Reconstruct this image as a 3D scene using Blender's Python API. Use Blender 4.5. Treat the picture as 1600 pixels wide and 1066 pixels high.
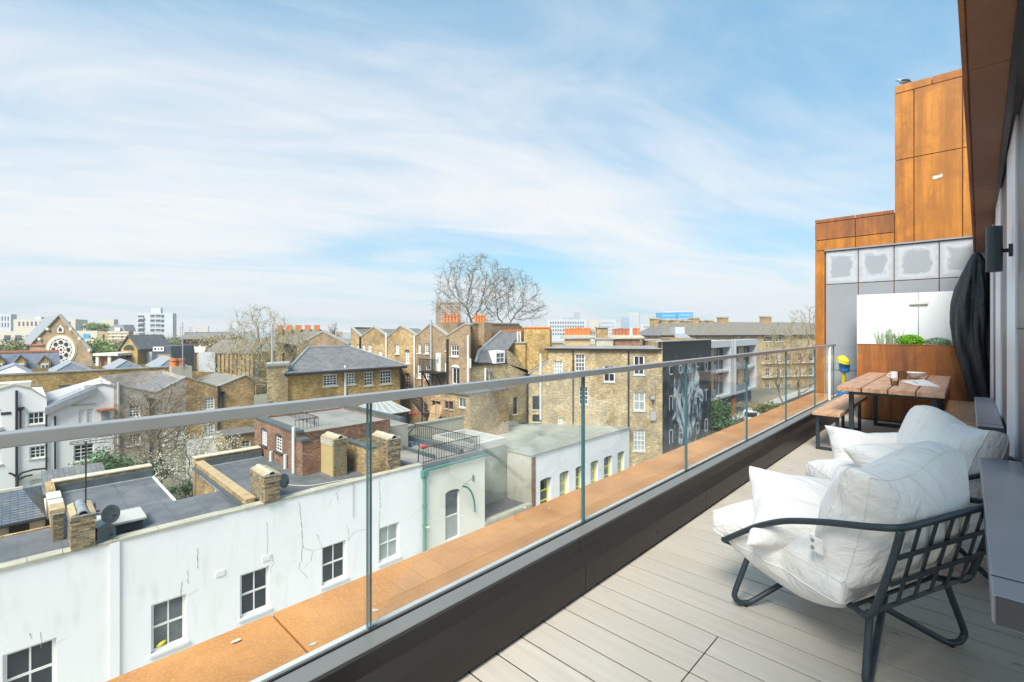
import bpy, bmesh, math, random
from mathutils import Vector, Matrix, noise
R = math.radians
random.seed(7)
for o in list(bpy.data.objects): bpy.data.objects.remove(o)
scene = bpy.context.scene
C = scene.collection
H = 1.4                      # eye height above the deck
# ---------------------------------------------------------------- camera
cam_d = bpy.data.cameras.new('camera'); cam = bpy.data.objects.new('camera', cam_d); C.objects.link(cam)
cam.location = (0, 0, H); cam.rotation_euler = (R(90), 0, R(43.86))
cam_d.sensor_width = 36; cam_d.lens = 742 / 1600 * 36; cam_d.shift_y = -18 / 1600
cam_d.clip_start = 0.05; cam_d.clip_end = 6000
scene.camera = cam
# ---------------------------------------------------------------- sky and sun
SUN_AZ, SUN_EL = 159, 50      # compass-like: 0 = +Y, 90 = +X
world = bpy.data.worlds.new("World"); scene.world = world; world.use_nodes = True
wn, wl = world.node_tree.nodes, world.node_tree.links
wn.clear()
def W(t, **k):
    n = wn.new('ShaderNode' + t)
    for a, b in k.items(): setattr(n, a, b)
    return n
out = W('OutputWorld'); bg = W('Background'); bg.inputs[1].default_value = 1.0
sky = W('TexSky', sky_type='NISHITA'); sky.sun_disc = False
sky.sun_elevation = R(SUN_EL); sky.sun_rotation = R(SUN_AZ); sky.air_density = 1.0; sky.dust_density = 1.2; sky.ozone_density = 1.5
tc = W('TexCoord'); sep = W('SeparateXYZ'); wl.new(tc.outputs['Generated'], sep.inputs[0])
def wm(op, a, b=None, c=None, clamp=False):
    n = W('Math', operation=op); n.use_clamp = clamp
    for i, x in enumerate((a, b, c)):
        if x is None: continue
        if hasattr(x, 'is_output'): wl.new(x, n.inputs[i])
        else: n.inputs[i].default_value = x
    return n.outputs[0]
zz = wm('MAXIMUM', sep.outputs[2], 0.0)
den = wm('ADD', zz, 0.13)
cx = wm('DIVIDE', sep.outputs[0], den); cy = wm('DIVIDE', sep.outputs[1], den)
cmb = W('CombineXYZ'); wl.new(cx, cmb.inputs[0]); wl.new(cy, cmb.inputs[1])
def cloud_noise(rot, sc, loc, scale, detail, rough, dist):
    m0 = W('Mapping'); m0.inputs['Rotation'].default_value = (0, 0, R(rot)); wl.new(cmb.outputs[0], m0.inputs[0])
    m = W('Mapping'); m.inputs['Scale'].default_value = sc; m.inputs['Location'].default_value = loc
    wl.new(m0.outputs[0], m.inputs[0])
    n = W('TexNoise'); n.inputs['Scale'].default_value = scale; n.inputs['Detail'].default_value = detail
    n.inputs['Roughness'].default_value = rough; n.inputs['Distortion'].default_value = dist
    wl.new(m.outputs[0], n.inputs[0]); return n.outputs[0]
n1 = cloud_noise(-75, (0.42, 1.0, 1), (5.4, 9.8, 0), 0.62, 6, 0.50, 0.9)     # long streaks
n2 = cloud_noise(-50, (0.7, 1.0, 1), (1.6, 6.8, 0), 0.30, 4, 0.5, 0.4)      # wide fields
n3 = cloud_noise(-68, (0.40, 1.0, 1), (8.0, 1.0, 0), 1.9, 7, 0.60, 1.6)       # fine wisps
s = wm('ADD', wm('MULTIPLY', n1, 0.40), wm('ADD', wm('MULTIPLY', n2, 0.42), wm('MULTIPLY', n3, 0.18)))
s = wm('ADD', s, wm('MULTIPLY', wm('POWER', wm('SUBTRACT', 1.0, zz), 3.0), 0.16))
mr = W('MapRange', interpolation_type='SMOOTHSTEP'); wl.new(s, mr.inputs[0])
mr.inputs[1].default_value = 0.43; mr.inputs[2].default_value = 0.67; mr.inputs[3].default_value = 0.08; mr.inputs[4].default_value = 0.96
skyk = W('MixRGB', blend_type='MULTIPLY'); skyk.inputs[0].default_value = 1
wl.new(sky.outputs[0], skyk.inputs[1]); skyk.inputs[2].default_value = (0.080, 0.122, 0.120, 1)
cl = W('MixRGB'); wl.new(n3, cl.inputs[0]); cl.inputs[1].default_value = (0.465, 0.485, 0.505, 1); cl.inputs[2].default_value = (0.555, 0.548, 0.54, 1)
flat = W('MixRGB'); flat.inputs[0].default_value = .55; wl.new(skyk.outputs[0], flat.inputs[1]); flat.inputs[2].default_value = (.075, .265, .43, 1)
mix = W('MixRGB'); wl.new(mr.outputs[0], mix.inputs[0]); wl.new(flat.outputs[0], mix.inputs[1]); wl.new(cl.outputs[0], mix.inputs[2])
wl.new(mix.outputs[0], bg.inputs[0]); wl.new(bg.outputs[0], out.inputs[0])
sd = bpy.data.lights.new('sun', 'SUN'); sd.energy = 3.6; sd.angle = R(28); sd.color = (1, 0.955, 0.885)
sun = bpy.data.objects.new('sun', sd); C.objects.link(sun)
sdir = Vector((math.sin(R(SUN_AZ)) * math.cos(R(SUN_EL)), math.cos(R(SUN_AZ)) * math.cos(R(SUN_EL)), math.sin(R(SUN_EL))))
sun.rotation_euler = sdir.to_track_quat('Z', 'Y').to_euler(); sun.location = (0, 0, 60)
vs = scene.view_settings; vs.view_transform = 'Standard'; vs.look = 'None'; vs.gamma = 1; vs.exposure = 0.90; vs.use_curve_mapping = False
scene.render.engine = 'CYCLES'
# ---------------------------------------------------------------- photo geometry: a pixel + a known plane -> a place
FW = Vector((-.6929, .7210, 0)); RT = Vector((.7210, .6929, 0))
def ray(u, v): return FW + RT * ((u - 800) / 742) + Vector((0, 0, -(v - 515) / 742))
def at_d(u, v, d): return Vector((0, 0, H)) + ray(u, v) * d
def at_z(u, v, z): return at_d(u, v, (H - z) * 742 / (v - 515))
class Fac:                    # a vertical plane through two ground points; s along it, z up, off towards the eye
    def __init__(s, p, q):
        s.p = Vector((p[0], p[1], 0)); s.e = (Vector((q[0], q[1], 0)) - s.p).normalized()
        s.n = Vector((s.e.y, -s.e.x, 0))
        if s.n.dot(-s.p) < 0: s.n = -s.n
        s.k = 0.0
    def px(s, u, v):
        r = ray(u, v); t = s.n.dot(s.p) / s.n.dot(r)
        w = Vector((0, 0, H)) + r * t
        return (w - s.p).dot(s.e), w.z
    def at(s, a, z, off=0.0): return s.p + s.e * (a + (s.k * off if off < -.55 else 0)) + s.n * off + Vector((0, 0, z))
def FX(x): return Fac((x, 0), (x, 10))
def FY(y): return Fac((-10, y), (0, y))
# ---------------------------------------------------------------- materials
MATS = {}
def newmat(name):
    m = bpy.data.materials.new(name); m.use_nodes = True
    nt = m.node_tree; b = nt.nodes['Principled BSDF']; MATS[name] = m
    return m, nt, b
def nd(nt, t, ins=None, **k):
    n = nt.nodes.new('ShaderNode' + t)
    for a, b in k.items(): setattr(n, a, b)
    for a, b in (ins or {}).items():
        if hasattr(b, 'is_output'): nt.links.new(b, n.inputs[a])
        else: n.inputs[a].default_value = b
    return n
def c4(c): return (c[0], c[1], c[2], 1)
def mixc(nt, f, a, b, mode='MIX'):
    n = nt.nodes.new('ShaderNodeMixRGB'); n.blend_type = mode
    for i, x in enumerate((f, a, b)):
        if hasattr(x, 'is_output'): nt.links.new(x, n.inputs[i])
        elif isinstance(x, tuple): n.inputs[i].default_value = c4(x)
        else: n.inputs[i].default_value = x
    return n.outputs[0]
def ramp(nt, f, stops):
    n = nt.nodes.new('ShaderNodeValToRGB'); nt.links.new(f, n.inputs[0]); r = n.color_ramp
    while len(r.elements) < len(stops): r.elements.new(0.5)
    for e, (p, c) in zip(r.elements, stops):
        e.position = p; e.color = c4(c) if isinstance(c, tuple) else (c, c, c, 1)
    return n.outputs[0]
def coords(nt, kind='UV', scale=(1, 1, 1), rot=(0, 0, 0)):
    t = nt.nodes.new('ShaderNodeTexCoord'); m = nd(nt, 'Mapping', {'Scale': scale, 'Rotation': rot}); nt.links.new(t.outputs[kind], m.inputs[0]); return m.outputs[0]
def nz(nt, vec, scale, detail=4, rough=0.55, dist=0.0):
    return nd(nt, 'TexNoise', {0: vec, 'Scale': scale, 'Detail': detail, 'Roughness': rough, 'Distortion': dist}).outputs[0]
def bump(nt, b, h, st=0.3, dist=0.01):
    n = nd(nt, 'Bump', {'Strength': st, 'Distance': dist, 'Height': h}); nt.links.new(n.outputs[0], b.inputs['Normal'])
def plain(name, col, rough=0.5, metal=0.0, var=0.12, vs_=3.0, bmp=0.0, spec=None, coord='UV'):
    m, nt, b = newmat(name)
    v = coords(nt, coord); n = nz(nt, v, vs_, 5, 0.6)
    hi = tuple(min(1, x * (1 + var)) for x in col); lo = tuple(x * (1 - var) for x in col)
    nt.links.new(ramp(nt, n, [(0.3, lo), (0.7, hi)]), b.inputs['Base Color'])
    b.inputs['Roughness'].default_value = rough; b.inputs['Metallic'].default_value = metal
    if spec is not None: b.inputs['Specular IOR Level'].default_value = spec
    if bmp: bump(nt, b, nz(nt, v, vs_ * 12, 4), bmp, 0.01)
    return m
def brickmat(name, c1, c2, mortar, patch, dirt, psc=1.0, dsc=0.35, dirt_amt=(0.46, 0.70), bs=1.0):
    m, nt, b = newmat(name)
    v = coords(nt)
    br = nd(nt, 'TexBrick', {0: v, 'Color1': c4(c1), 'Color2': c4(c2), 'Mortar': c4(mortar), 'Scale': 1.0, 'Mortar Size': 0.007 * bs,
            'Mortar Smooth': 0.3, 'Bias': 0.0, 'Brick Width': 0.225 * bs, 'Row Height': 0.075 * bs})
    br.offset = 0.5
    vv = coords(nt, 'UV', (3.4 / bs, 10.5 / bs, 1))
    n = nz(nt, vv, 1.0, 3, 0.7)
    col = mixc(nt, ramp(nt, n, [(0.50, 0.0), (0.62, 1.0)]), br.outputs[0], patch)
    col = mixc(nt, ramp(nt, nz(nt, coords(nt, 'UV', (2.2, 6.5, 1)), 1.0, 3, .8), [(0.34, 0.85), (0.42, 0.0)]), col, tuple(x * .28 for x in c1))
    col = mixc(nt, ramp(nt, nz(nt, v, 0.9 * psc, 5, 0.65), [(0.42, 0.0), (0.68, 0.55)]), col, tuple(x * 0.55 for x in c2))
    col = mixc(nt, ramp(nt, nz(nt, v, dsc, 6, 0.7), [(dirt_amt[0], 0.0), (dirt_amt[1], 0.85)]), col, dirt)
    nt.links.new(col, b.inputs['Base Color']); b.inputs['Roughness'].default_value = 0.9
    bump(nt, b, br.outputs[1], -0.5, 0.012)
    return m
brickmat('stock_brick', (.54, .34, .125), (.35, .21, .085), (.44, .37, .26), (.74, .57, .31), (.10, .075, .045))
brickmat('gold_brick', (.56, .36, .10), (.38, .23, .07), (.42, .33, .19), (.72, .53, .24), (.13, .085, .035), dirt_amt=(.48, .72))
brickmat('pale_brick', (.55, .40, .19), (.38, .26, .125), (.45, .39, .28), (.78, .65, .41), (.15, .12, .075))
brickmat('brown_brick', (.42, .28, .15), (.29, .19, .10), (.36, .31, .24), (.46, .35, .22), (.12, .10, .06))
brickmat('grey_brick', (.52, .46, .38), (.40, .35, .29), (.50, .46, .40), (.64, .58, .50), (.22, .20, .16))
brickmat('red_brick', (.30, .125, .07), (.19, .085, .05), (.34, .30, .25), (.44, .28, .17), (.13, .07, .05))
brickmat('stack_brick', (.36, .27, .14), (.17, .13, .075), (.50, .46, .38), (.55, .45, .26), (.07, .065, .045), psc=3, dsc=1.5, dirt_amt=(.36, .58))
def render_wall(name, base, stain, amt=(0.55, 0.8), vert=True, fleck=0.0):
    m, nt, b = newmat(name); v = coords(nt)
    st = nz(nt, coords(nt, 'UV', (3.0, 0.5, 1)), 1.0, 6, 0.65)
    sp = nz(nt, v, 0.8, 6, 0.7, 0.4)
    f = nd(nt, 'Math', {0: ramp(nt, st, [(amt[0], 0.0), (amt[1], 1.0)]), 1: ramp(nt, sp, [(0.40, 0.0), (0.75, 1.0)])}, operation='MULTIPLY').outputs[0]
    col = mixc(nt, f, base, stain)
    col = mixc(nt, ramp(nt, nz(nt, v, 0.5, 3), [(0.3, 0.0), (0.8, 0.35)]), col, tuple(x * .88 for x in base))
    if fleck:
        vo = nd(nt, 'TexVoronoi', {0: v, 'Scale': 4.0}, feature='DISTANCE_TO_EDGE').outputs[0]
        col = mixc(nt, ramp(nt, nz(nt, v, 7, 5, 0.8), [(0.62, 0.0), (0.70, fleck)]), col, stain)
    nt.links.new(col, b.inputs['Base Color']); b.inputs['Roughness'].default_value = 0.85
    bump(nt, b, nz(nt, v, 14, 6, 0.7), 0.18, 0.02)
    return m
render_wall('white_render', (.87, .865, .85), (.60, .585, .52), (.50, .74), fleck=0.25)
render_wall('cream_render', (.86, .83, .72), (.56, .53, .42))
render_wall('white_paint_wall', (.88, .85, .83), (.50, .47, .42), fleck=0.35)
render_wall('yellow_render', (.50, .38, .18), (.36, .24, .10), (.4, .7), fleck=0.5)
render_wall('grey_render', (.40, .38, .31), (.20, .19, .14), (.42, .7), fleck=0.4)
render_wall('concrete', (.50, .49, .45), (.28, .27, .24))
render_wall('moss_stone', (.50, .47, .38), (.20, .20, .10), (.35, .6), fleck=0.9)
def felt(name, base, patch, light, seam=1.0):
    m, nt, b = newmat(name); v = coords(nt)
    col = mixc(nt, ramp(nt, nz(nt, v, 0.7, 6, 0.65, 0.5), [(0.42, 0.0), (0.66, 1.0)]), base, patch)
    col = mixc(nt, ramp(nt, nz(nt, v, 1.9, 5, 0.7, 0.3), [(0.58, 0.0), (0.74, 0.7)]), col, light)
    br = nd(nt, 'TexBrick', {0: v, 'Color1': c4((1, 1, 1)), 'Color2': c4((.9, .9, .9)), 'Mortar': c4((.80, .80, .80)), 'Scale': 1.0, 'Mortar Size': 0.03, 'Brick Width': 6.0, 'Row Height': seam})
    col = mixc(nt, 1.0, col, br.outputs[0], 'MULTIPLY')
    nt.links.new(col, b.inputs['Base Color'])
    nt.links.new(ramp(nt, nz(nt, v, 0.9, 4), [(0.35, .75), (0.65, .38)]), b.inputs['Roughness'])
    bump(nt, b, nz(nt, v, 30, 4), 0.2, 0.01)
    return m
felt('roof_felt', (.115, .12, .13), (.185, .185, .19), (.30, .27, .22))
felt('green_felt', (.34, .36, .31), (.24, .26, .21), (.44, .43, .37), 1.4)
felt('pale_felt', (.34, .32, .28), (.26, .25, .22), (.46, .44, .39), 1.2)
def slate(name, base, w=0.3, h=0.2):
    m, nt, b = newmat(name); v = coords(nt)
    br = nd(nt, 'TexBrick', {0: v, 'Color1': c4(base), 'Color2': c4(tuple(x * .72 for x in base)), 'Mortar': c4(tuple(x * .4 for x in base)), 'Scale': 1.0, 'Mortar Size': 0.012, 'Brick Width': w, 'Row Height': h})
    col = mixc(nt, ramp(nt, nz(nt, v, 1.1, 6, 0.7), [(0.45, 0.0), (0.75, 0.6)]), br.outputs[0], (.30, .28, .20))
    nt.links.new(col, b.inputs['Base Color']); b.inputs['Roughness'].default_value = 0.6
    bump(nt, b, br.outputs[1], -0.4, 0.02); return m
slate('slate', (.19, .19, .20)); slate('blue_slate', (.15, .18, .23)); slate('brown_tile', (.23, .20, .16)); slate('old_slate', (.26, .25, .21))
def corten(name, bright, dark, coarse, rain=0.0, gloss=0.55):
    m, nt, b = newmat(name); v = coords(nt)
    n = nz(nt, v, coarse, 8, 0.68, 0.5)
    col = ramp(nt, n, [(0.25, dark), (0.45, tuple((a + c) / 2 for a, c in zip(bright, dark))), (0.62, bright), (0.85, tuple(min(1, x * 1.25) for x in bright))])
    if rain:
        st = nz(nt, coords(nt, 'UV', (5.0, 0.35, 1)), 1.0, 6, 0.7, 0.2)
        col = mixc(nt, ramp(nt, st, [(0.40, rain), (0.60, 0.0)]), col, tuple(x * .75 for x in dark))
    col = mixc(nt, ramp(nt, nz(nt, v, 90, 2), [(0.45, 0.0), (0.7, 0.35)]), col, tuple(min(1, x * 1.5) for x in bright))
    oi = nd(nt, 'ObjectInfo'); col = mixc(nt, ramp(nt, oi.outputs['Random'], [(0, 0.0), (1, .35)]), col, tuple(x * .62 for x in bright))
    nt.links.new(col, b.inputs['Base Color']); b.inputs['Roughness'].default_value = gloss
    bump(nt, b, nz(nt, v, 160, 3), 0.15, 0.003); return m
corten('corten_coping', (.74, .335, .105), (.36, .14, .04), 1.8)
corten('corten_panel', (.62, .235, .018), (.19, .052, .012), 2.3, 0.75)
corten('corten_dark', (.44, .15, .022), (.12, .045, .025), 1.6, 0.9)
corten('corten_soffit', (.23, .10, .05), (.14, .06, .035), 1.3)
plain('zinc_tile', (.27, .285, .305), 0.5, 0.0, 0.08, 1.5)
# tile with a pale lime bloom round its edge
m, nt, b = newmat('bloom_tile'); v = coords(nt)
g = coords(nt, 'Generated'); sp = nd(nt, 'SeparateXYZ', {0: g})
def edge(o):
    a = nd(nt, 'Math', {0: o, 1: 0.5}, operation='SUBTRACT').outputs[0]; return nd(nt, 'Math', {0: a}, operation='ABSOLUTE').outputs[0]
e = nd(nt, 'Math', {0: edge(sp.outputs[0]), 1: edge(sp.outputs[2])}, operation='MAXIMUM').outputs[0]
e = nd(nt, 'Math', {0: e, 1: nd(nt, 'Math', {0: nz(nt, v, 2.6, 7, .75), 1: 0.62}, operation='MULTIPLY').outputs[0]}, operation='ADD').outputs[0]
nt.links.new(mixc(nt, ramp(nt, e, [(0.58, 0.0), (0.66, 0.75), (0.80, 0.25)]), (.30, .32, .345), (.52, .54, .57)), b.inputs['Base Color']); b.inputs['Roughness'].default_value = .55
# metals, plastics
plain('steel_rail', (.50, .485, .47), 0.36, 0.8, 0.05, 8, coord='UV')
plain('grey_alu', (.22, .215, .20), 0.42, 0.35, 0.05, 4)
plain('white_trim', (.72, .71, .68), 0.5, 0, 0.06, 4)
plain('dark_fascia', (.024, .020, .018), 0.42, 0.0, 0.12, 2, spec=.3)
plain('flat_black', (.01, .01, .01), 0.6)
plain('ledge_grey', (.36, .34, .355), 0.38, 0.15, 0.08, 2, bmp=0.03)
plain('dark_face', (.085, .075, .08), .45); plain('pier_grey', (.13, .12, .125), 0.45, 0.1, 0.06)
plain('lilac_white', (.80, .79, .84), 0.4, 0, 0.03)
plain('black_metal', (.022, .026, .030), 0.38, 0.2, 0.1, 6)
plain('frame_metal', (.040, .055, .065), 0.42, 0.3, 0.15, 10)
plain('iron', (.030, .030, .030), 0.5, 0.2)
plain('pipe_black', (.025, .027, .035), 0.5); plain('pipe_white', (.66, .65, .62), 0.5); plain('pipe_grey', (.40, .41, .40), 0.55)
plain('green_metal', (.10, .25, .21), 0.5, 0, 0.2, 5); plain('lead', (.30, .32, .34), 0.5, 0.2, 0.15, 3); plain('dark_lead', (.10, .12, .125), 0.5, 0.1, 0.25, 3)
plain('window_white', (.78, .77, .74), 0.5, 0, 0.05); plain('window_yellow', (.78, .70, .05), 0.5); plain('window_dark', (.05, .05, .055), 0.5)
plain('terracotta', (.62, .20, .055), 0.7, 0, 0.3, 6); plain('old_terracotta', (.40, .15, .08), 0.7, 0, 0.3, 6)
plain('paint_grey', (.58, .60, .61), .8, 0, .3, 6); plain('cream_stone', (.56, .50, .38), .85, 0, .25, 4); plain('stone_white', (.62, .59, .52), 0.8, 0, 0.15, 3); plain('ochre_stone', (.46, .34, .19), 0.8, 0, 0.25, 4); plain('mortar', (.34, .33, .30), 0.85, 0, 0.3, 9)
plain('blue_plastic', (.03, .20, .55), 0.35); plain('yellow_plastic', (.75, .62, .03), 0.35); plain('blue_pot', (.015, .07, .24), 0.3)
plain('red_cloth', (.55, .03, .05), 0.7, 0, .3, 8); plain('blue_cloth', (.04, .10, .22), 0.7); plain('orange_board', (.72, .22, .03), 0.6)
plain('plywood', (.55, .36, .20), 0.7, 0, .2, 2)
plain('ground', (.16, .16, .12), 0.95, 0, 0.4, 0.05, coord='Object')
plain('asphalt', (.055, .055, .055), 0.9, 0, 0.2, .5); plain('paving', (.44, .425, .39), 0.85, 0, .2, 1)
plain('van_white', (.80, .80, .80), 0.25); plain('tyre', (.02, .02, .02), .8)
plain('skin_white', (.78, .78, .78), 0.4); plain('ceramic', (.70, .66, .58), 0.3); plain('brown_glaze', (.13, .05, .02), 0.3)
plain('crack', (.28, .26, .22), 0.9, 0, .3, 4); plain('crack_pale', (.50, .48, .44), 0.9)
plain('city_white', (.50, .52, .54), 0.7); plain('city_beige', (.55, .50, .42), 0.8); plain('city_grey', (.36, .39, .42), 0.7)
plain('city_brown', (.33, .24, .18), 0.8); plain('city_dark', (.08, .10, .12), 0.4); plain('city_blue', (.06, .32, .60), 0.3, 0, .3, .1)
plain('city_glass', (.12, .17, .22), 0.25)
def glassmat(name, tint, refl, ior=1.5, rough=0.0):
    m, nt, b = newmat(name); nt.nodes.remove(b)
    o = nt.nodes['Material Output']
    t = nd(nt, 'BsdfTransparent', {0: c4(tint)}); g = nd(nt, 'BsdfGlossy', {0: (1, 1, 1, 1), 1: rough})
    fr = nd(nt, 'Fresnel', {0: ior}).outputs[0]
    f = nd(nt, 'Math', {0: fr, 1: refl}, operation='MULTIPLY').outputs[0]
    mx = nt.nodes.new('ShaderNodeMixShader'); nt.links.new(f, mx.inputs[0]); nt.links.new(t.outputs[0], mx.inputs[1]); nt.links.new(g.outputs[0], mx.inputs[2])
    nt.links.new(mx.outputs[0], o.inputs[0]); return m
glassmat('clear_glass', (.97, .982, .978), 0.22)
m, nt, b = newmat('glass_edge'); b.inputs['Base Color'].default_value = (.07, .15, .165, 1); b.inputs['Roughness'].default_value = .1
m, nt, b = newmat('opal_glass'); b.inputs['Base Color'].default_value = (.74, .76, .77, 1); b.inputs['Roughness'].default_value = .18
def pane(name, col, rough=0.06, spots=None):
    m, nt, b = newmat(name); v = coords(nt)
    n = nz(nt, v, 1.2, 3, .6)
    nt.links.new(ramp(nt, n, [(.35, col), (.7, spots or tuple(x * 1.6 for x in col))]), b.inputs['Base Color'])
    b.inputs['Roughness'].default_value = rough; b.inputs['Specular IOR Level'].default_value = .6
    bump(nt, b, nz(nt, v, 2.0, 2), .06, .02); return m
pane('pane_dark', (.022, .028, .034)); pane('pane_net', (.30, .33, .32), .2, (.42, .44, .42)); pane('pane_mid', (.075, .09, .095), .08, (.16, .18, .18))
# fabric
m, nt, b = newmat('canvas'); v = coords(nt, 'UV', (1, 1, 1))
wv = nd(nt, 'TexWave', {0: v, 'Scale': 260.0, 'Distortion': 0.5}).outputs[1]
col = mixc(nt, ramp(nt, nz(nt, coords(nt, 'Object'), 3, 5), [(0.35, 0.0), (0.7, .5)]), (.85, .81, .76), (.79, .75, .69))
nt.links.new(col, b.inputs['Base Color']); b.inputs['Roughness'].default_value = .95; b.inputs['Sheen Weight'].default_value = .2
oc = coords(nt, 'Object')
wr = nd(nt, 'Math', {0: nz(nt, coords(nt, 'Object', (3, 9, 5)), 1.3, 5, .55, 1.2), 1: nd(nt, 'Math', {0: nz(nt, oc, 300, 2), 1: .02}, operation='MULTIPLY').outputs[0]}, operation='ADD').outputs[0]
bump(nt, b, wr, .6, .05)
m, nt, b = newmat('black_cover'); b.inputs['Base Color'].default_value = (.030, .037, .042, 1); b.inputs['Roughness'].default_value = .42
bump(nt, b, nz(nt, coords(nt, 'Object', (4, 4, 1.2)), 2, 5, .6, 1.0), .8, .05)
# deck board: pale grey composite with grain, stains
m, nt, b = newmat('deck_board'); ob = coords(nt, 'Object')
geo = nd(nt, 'NewGeometry'); 
t = nt.nodes.new('ShaderNodeTexCoord')
oi = nd(nt, 'ObjectInfo')
mp = nd(nt, 'Mapping', {0: geo.outputs['Position'], 'Scale': (1.5, 22, 1)})
g1 = nz(nt, mp.outputs[0], 1.5, 6, .6)
g2 = nz(nt, geo.outputs['Position'], 1.3, 5, .65)
col = mixc(nt, ramp(nt, g1, [(.3, 0.0), (.75, 1.0)]), (.47, .42, .35), (.58, .53, .45))
col = mixc(nt, ramp(nt, g2, [(.50, 0.0), (.72, .55)]), col, (.56, .46, .33))
col = mixc(nt, ramp(nt, oi.outputs['Random'], [(0, 0.0), (1, .45)]), col, (.42, .38, .33))
col = mixc(nt, ramp(nt, nz(nt, geo.outputs['Position'], 9, 3, .5), [(.70, 0.0), (.80, .4)]), col, (.34, .31, .28))
nt.links.new(col, b.inputs['Base Color']); nt.links.new(ramp(nt, g2, [(.4, .55), (.7, .35)]), b.inputs['Roughness'])
bump(nt, b, nz(nt, nd(nt, 'Mapping', {0: geo.outputs['Position'], 'Scale': (4, 60, 1)}).outputs[0], 2, 4), .25, .004)
# timber
def wood(name, a, c, axis):
    m, nt, b = newmat(name); geo = nd(nt, 'NewGeometry')
    sc = {'y': (26, 2, 26), 'x': (2, 26, 26)}[axis]
    mp = nd(nt, 'Mapping', {0: geo.outputs['Position'], 'Scale': sc})
    n = nz(nt, mp.outputs[0], 1.2, 6, .6, .6)
    col = ramp(nt, n, [(.3, a), (.55, tuple((x + y) / 2 for x, y in zip(a, c))), (.75, c)])
    nt.links.new(mixc(nt, ramp(nt, nz(nt, geo.outputs['Position'], 4, 4), [(.45, 0.0), (.75, .5)]), col, (.42, .33, .27)), b.inputs['Base Color'])
    b.inputs['Roughness'].default_value = .5; bump(nt, b, n, .3, .004); return m
wood('table_wood', (.34, .15, .08), (.66, .42, .28), 'y'); wood('bench_wood', (.40, .21, .10), (.68, .44, .27), 'y')
def leafm(name, a, c):
    m, nt, b = newmat(name); oi = nd(nt, 'NewGeometry')
    nt.links.new(mixc(nt, ramp(nt, nz(nt, oi.outputs['Position'], 1.7, 4), [(.35, 0.0), (.65, 1.0)]), a, c), b.inputs['Base Color']); b.inputs['Roughness'].default_value = .7; return m
leafm('leaf_dark', (.035, .07, .035), (.07, .13, .06)); leafm('leaf_fresh', (.15, .22, .05), (.24, .33, .09)); leafm('leaf_grey', (.16, .24, .13), (.25, .34, .20))
leafm('leaf_olive', (.13, .15, .05), (.21, .22, .09)); leafm('leaf_bush', (.06, .13, .05), (.13, .22, .09)); leafm('blossom', (.60, .62, .45), (.78, .78, .68))
leafm('bark', (.14, .12, .08), (.22, .19, .13)); leafm('twig', (.14, .105, .06), (.22, .17, .10)); leafm('twig_gold', (.28, .23, .11), (.38, .32, .18)); leafm('twig_green', (.20, .21, .10), (.30, .30, .16))
leafm('parsley', (.12, .36, .01), (.28, .60, .04)); leafm('rosemary', (.14, .27, .13), (.28, .44, .26))
# painted mural: pale swirling cloth-like brush marks on near-black
m, nt, b = newmat('mural_paint'); v = coords(nt, 'UV', (.42, .24, 1))
wp = nz(nt, v, .8, 3, .5, 0.0)
n = nz(nt, v, 1.3, 5, .5, 2.2)
col = ramp(nt, n, [(.40, (.030, .042, .052)), (.50, (.10, .13, .15)), (.57, (.34, .39, .42)), (.64, (.62, .67, .70)), (.78, (.14, .17, .20))])
uvs = nd(nt, 'SeparateXYZ', {0: nd(nt, 'VectorMath', {0: coords(nt)}, operation='ABSOLUTE').outputs[0]})
tz = nd(nt, 'MapRange', {0: uvs.outputs[1], 1: 1.5, 2: .5, 3: 0.0, 4: 1.0}); 
dx = nd(nt, 'MapRange', {0: uvs.outputs[0], 1: 36.4, 2: 47.0, 3: -1.25, 4: 1.25}).outputs[0]; dz = nd(nt, 'MapRange', {0: uvs.outputs[1], 1: 11.0, 2: .2, 3: -1.1, 4: 1.1}).outputs[0]
r2 = nd(nt, 'Math', {0: nd(nt, 'Math', {0: dx, 1: dx}, operation='MULTIPLY').outputs[0], 1: nd(nt, 'Math', {0: dz, 1: dz}, operation='MULTIPLY').outputs[0]}, operation='ADD').outputs[0]
r2 = nd(nt, 'Math', {0: r2, 1: nd(nt, 'Math', {0: nz(nt, v, 2.0, 3), 1: .8}, operation='MULTIPLY').outputs[0]}, operation='ADD').outputs[0]
col = mixc(nt, ramp(nt, r2, [(.95, 0.0), (1.0, .9)]), col, (.022, .028, .032))
col = mixc(nt, tz.outputs[0], col, (.024, .027, .028))
nt.links.new(col, b.inputs['Base Color']); b.inputs['Roughness'].default_value = .8
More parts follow.
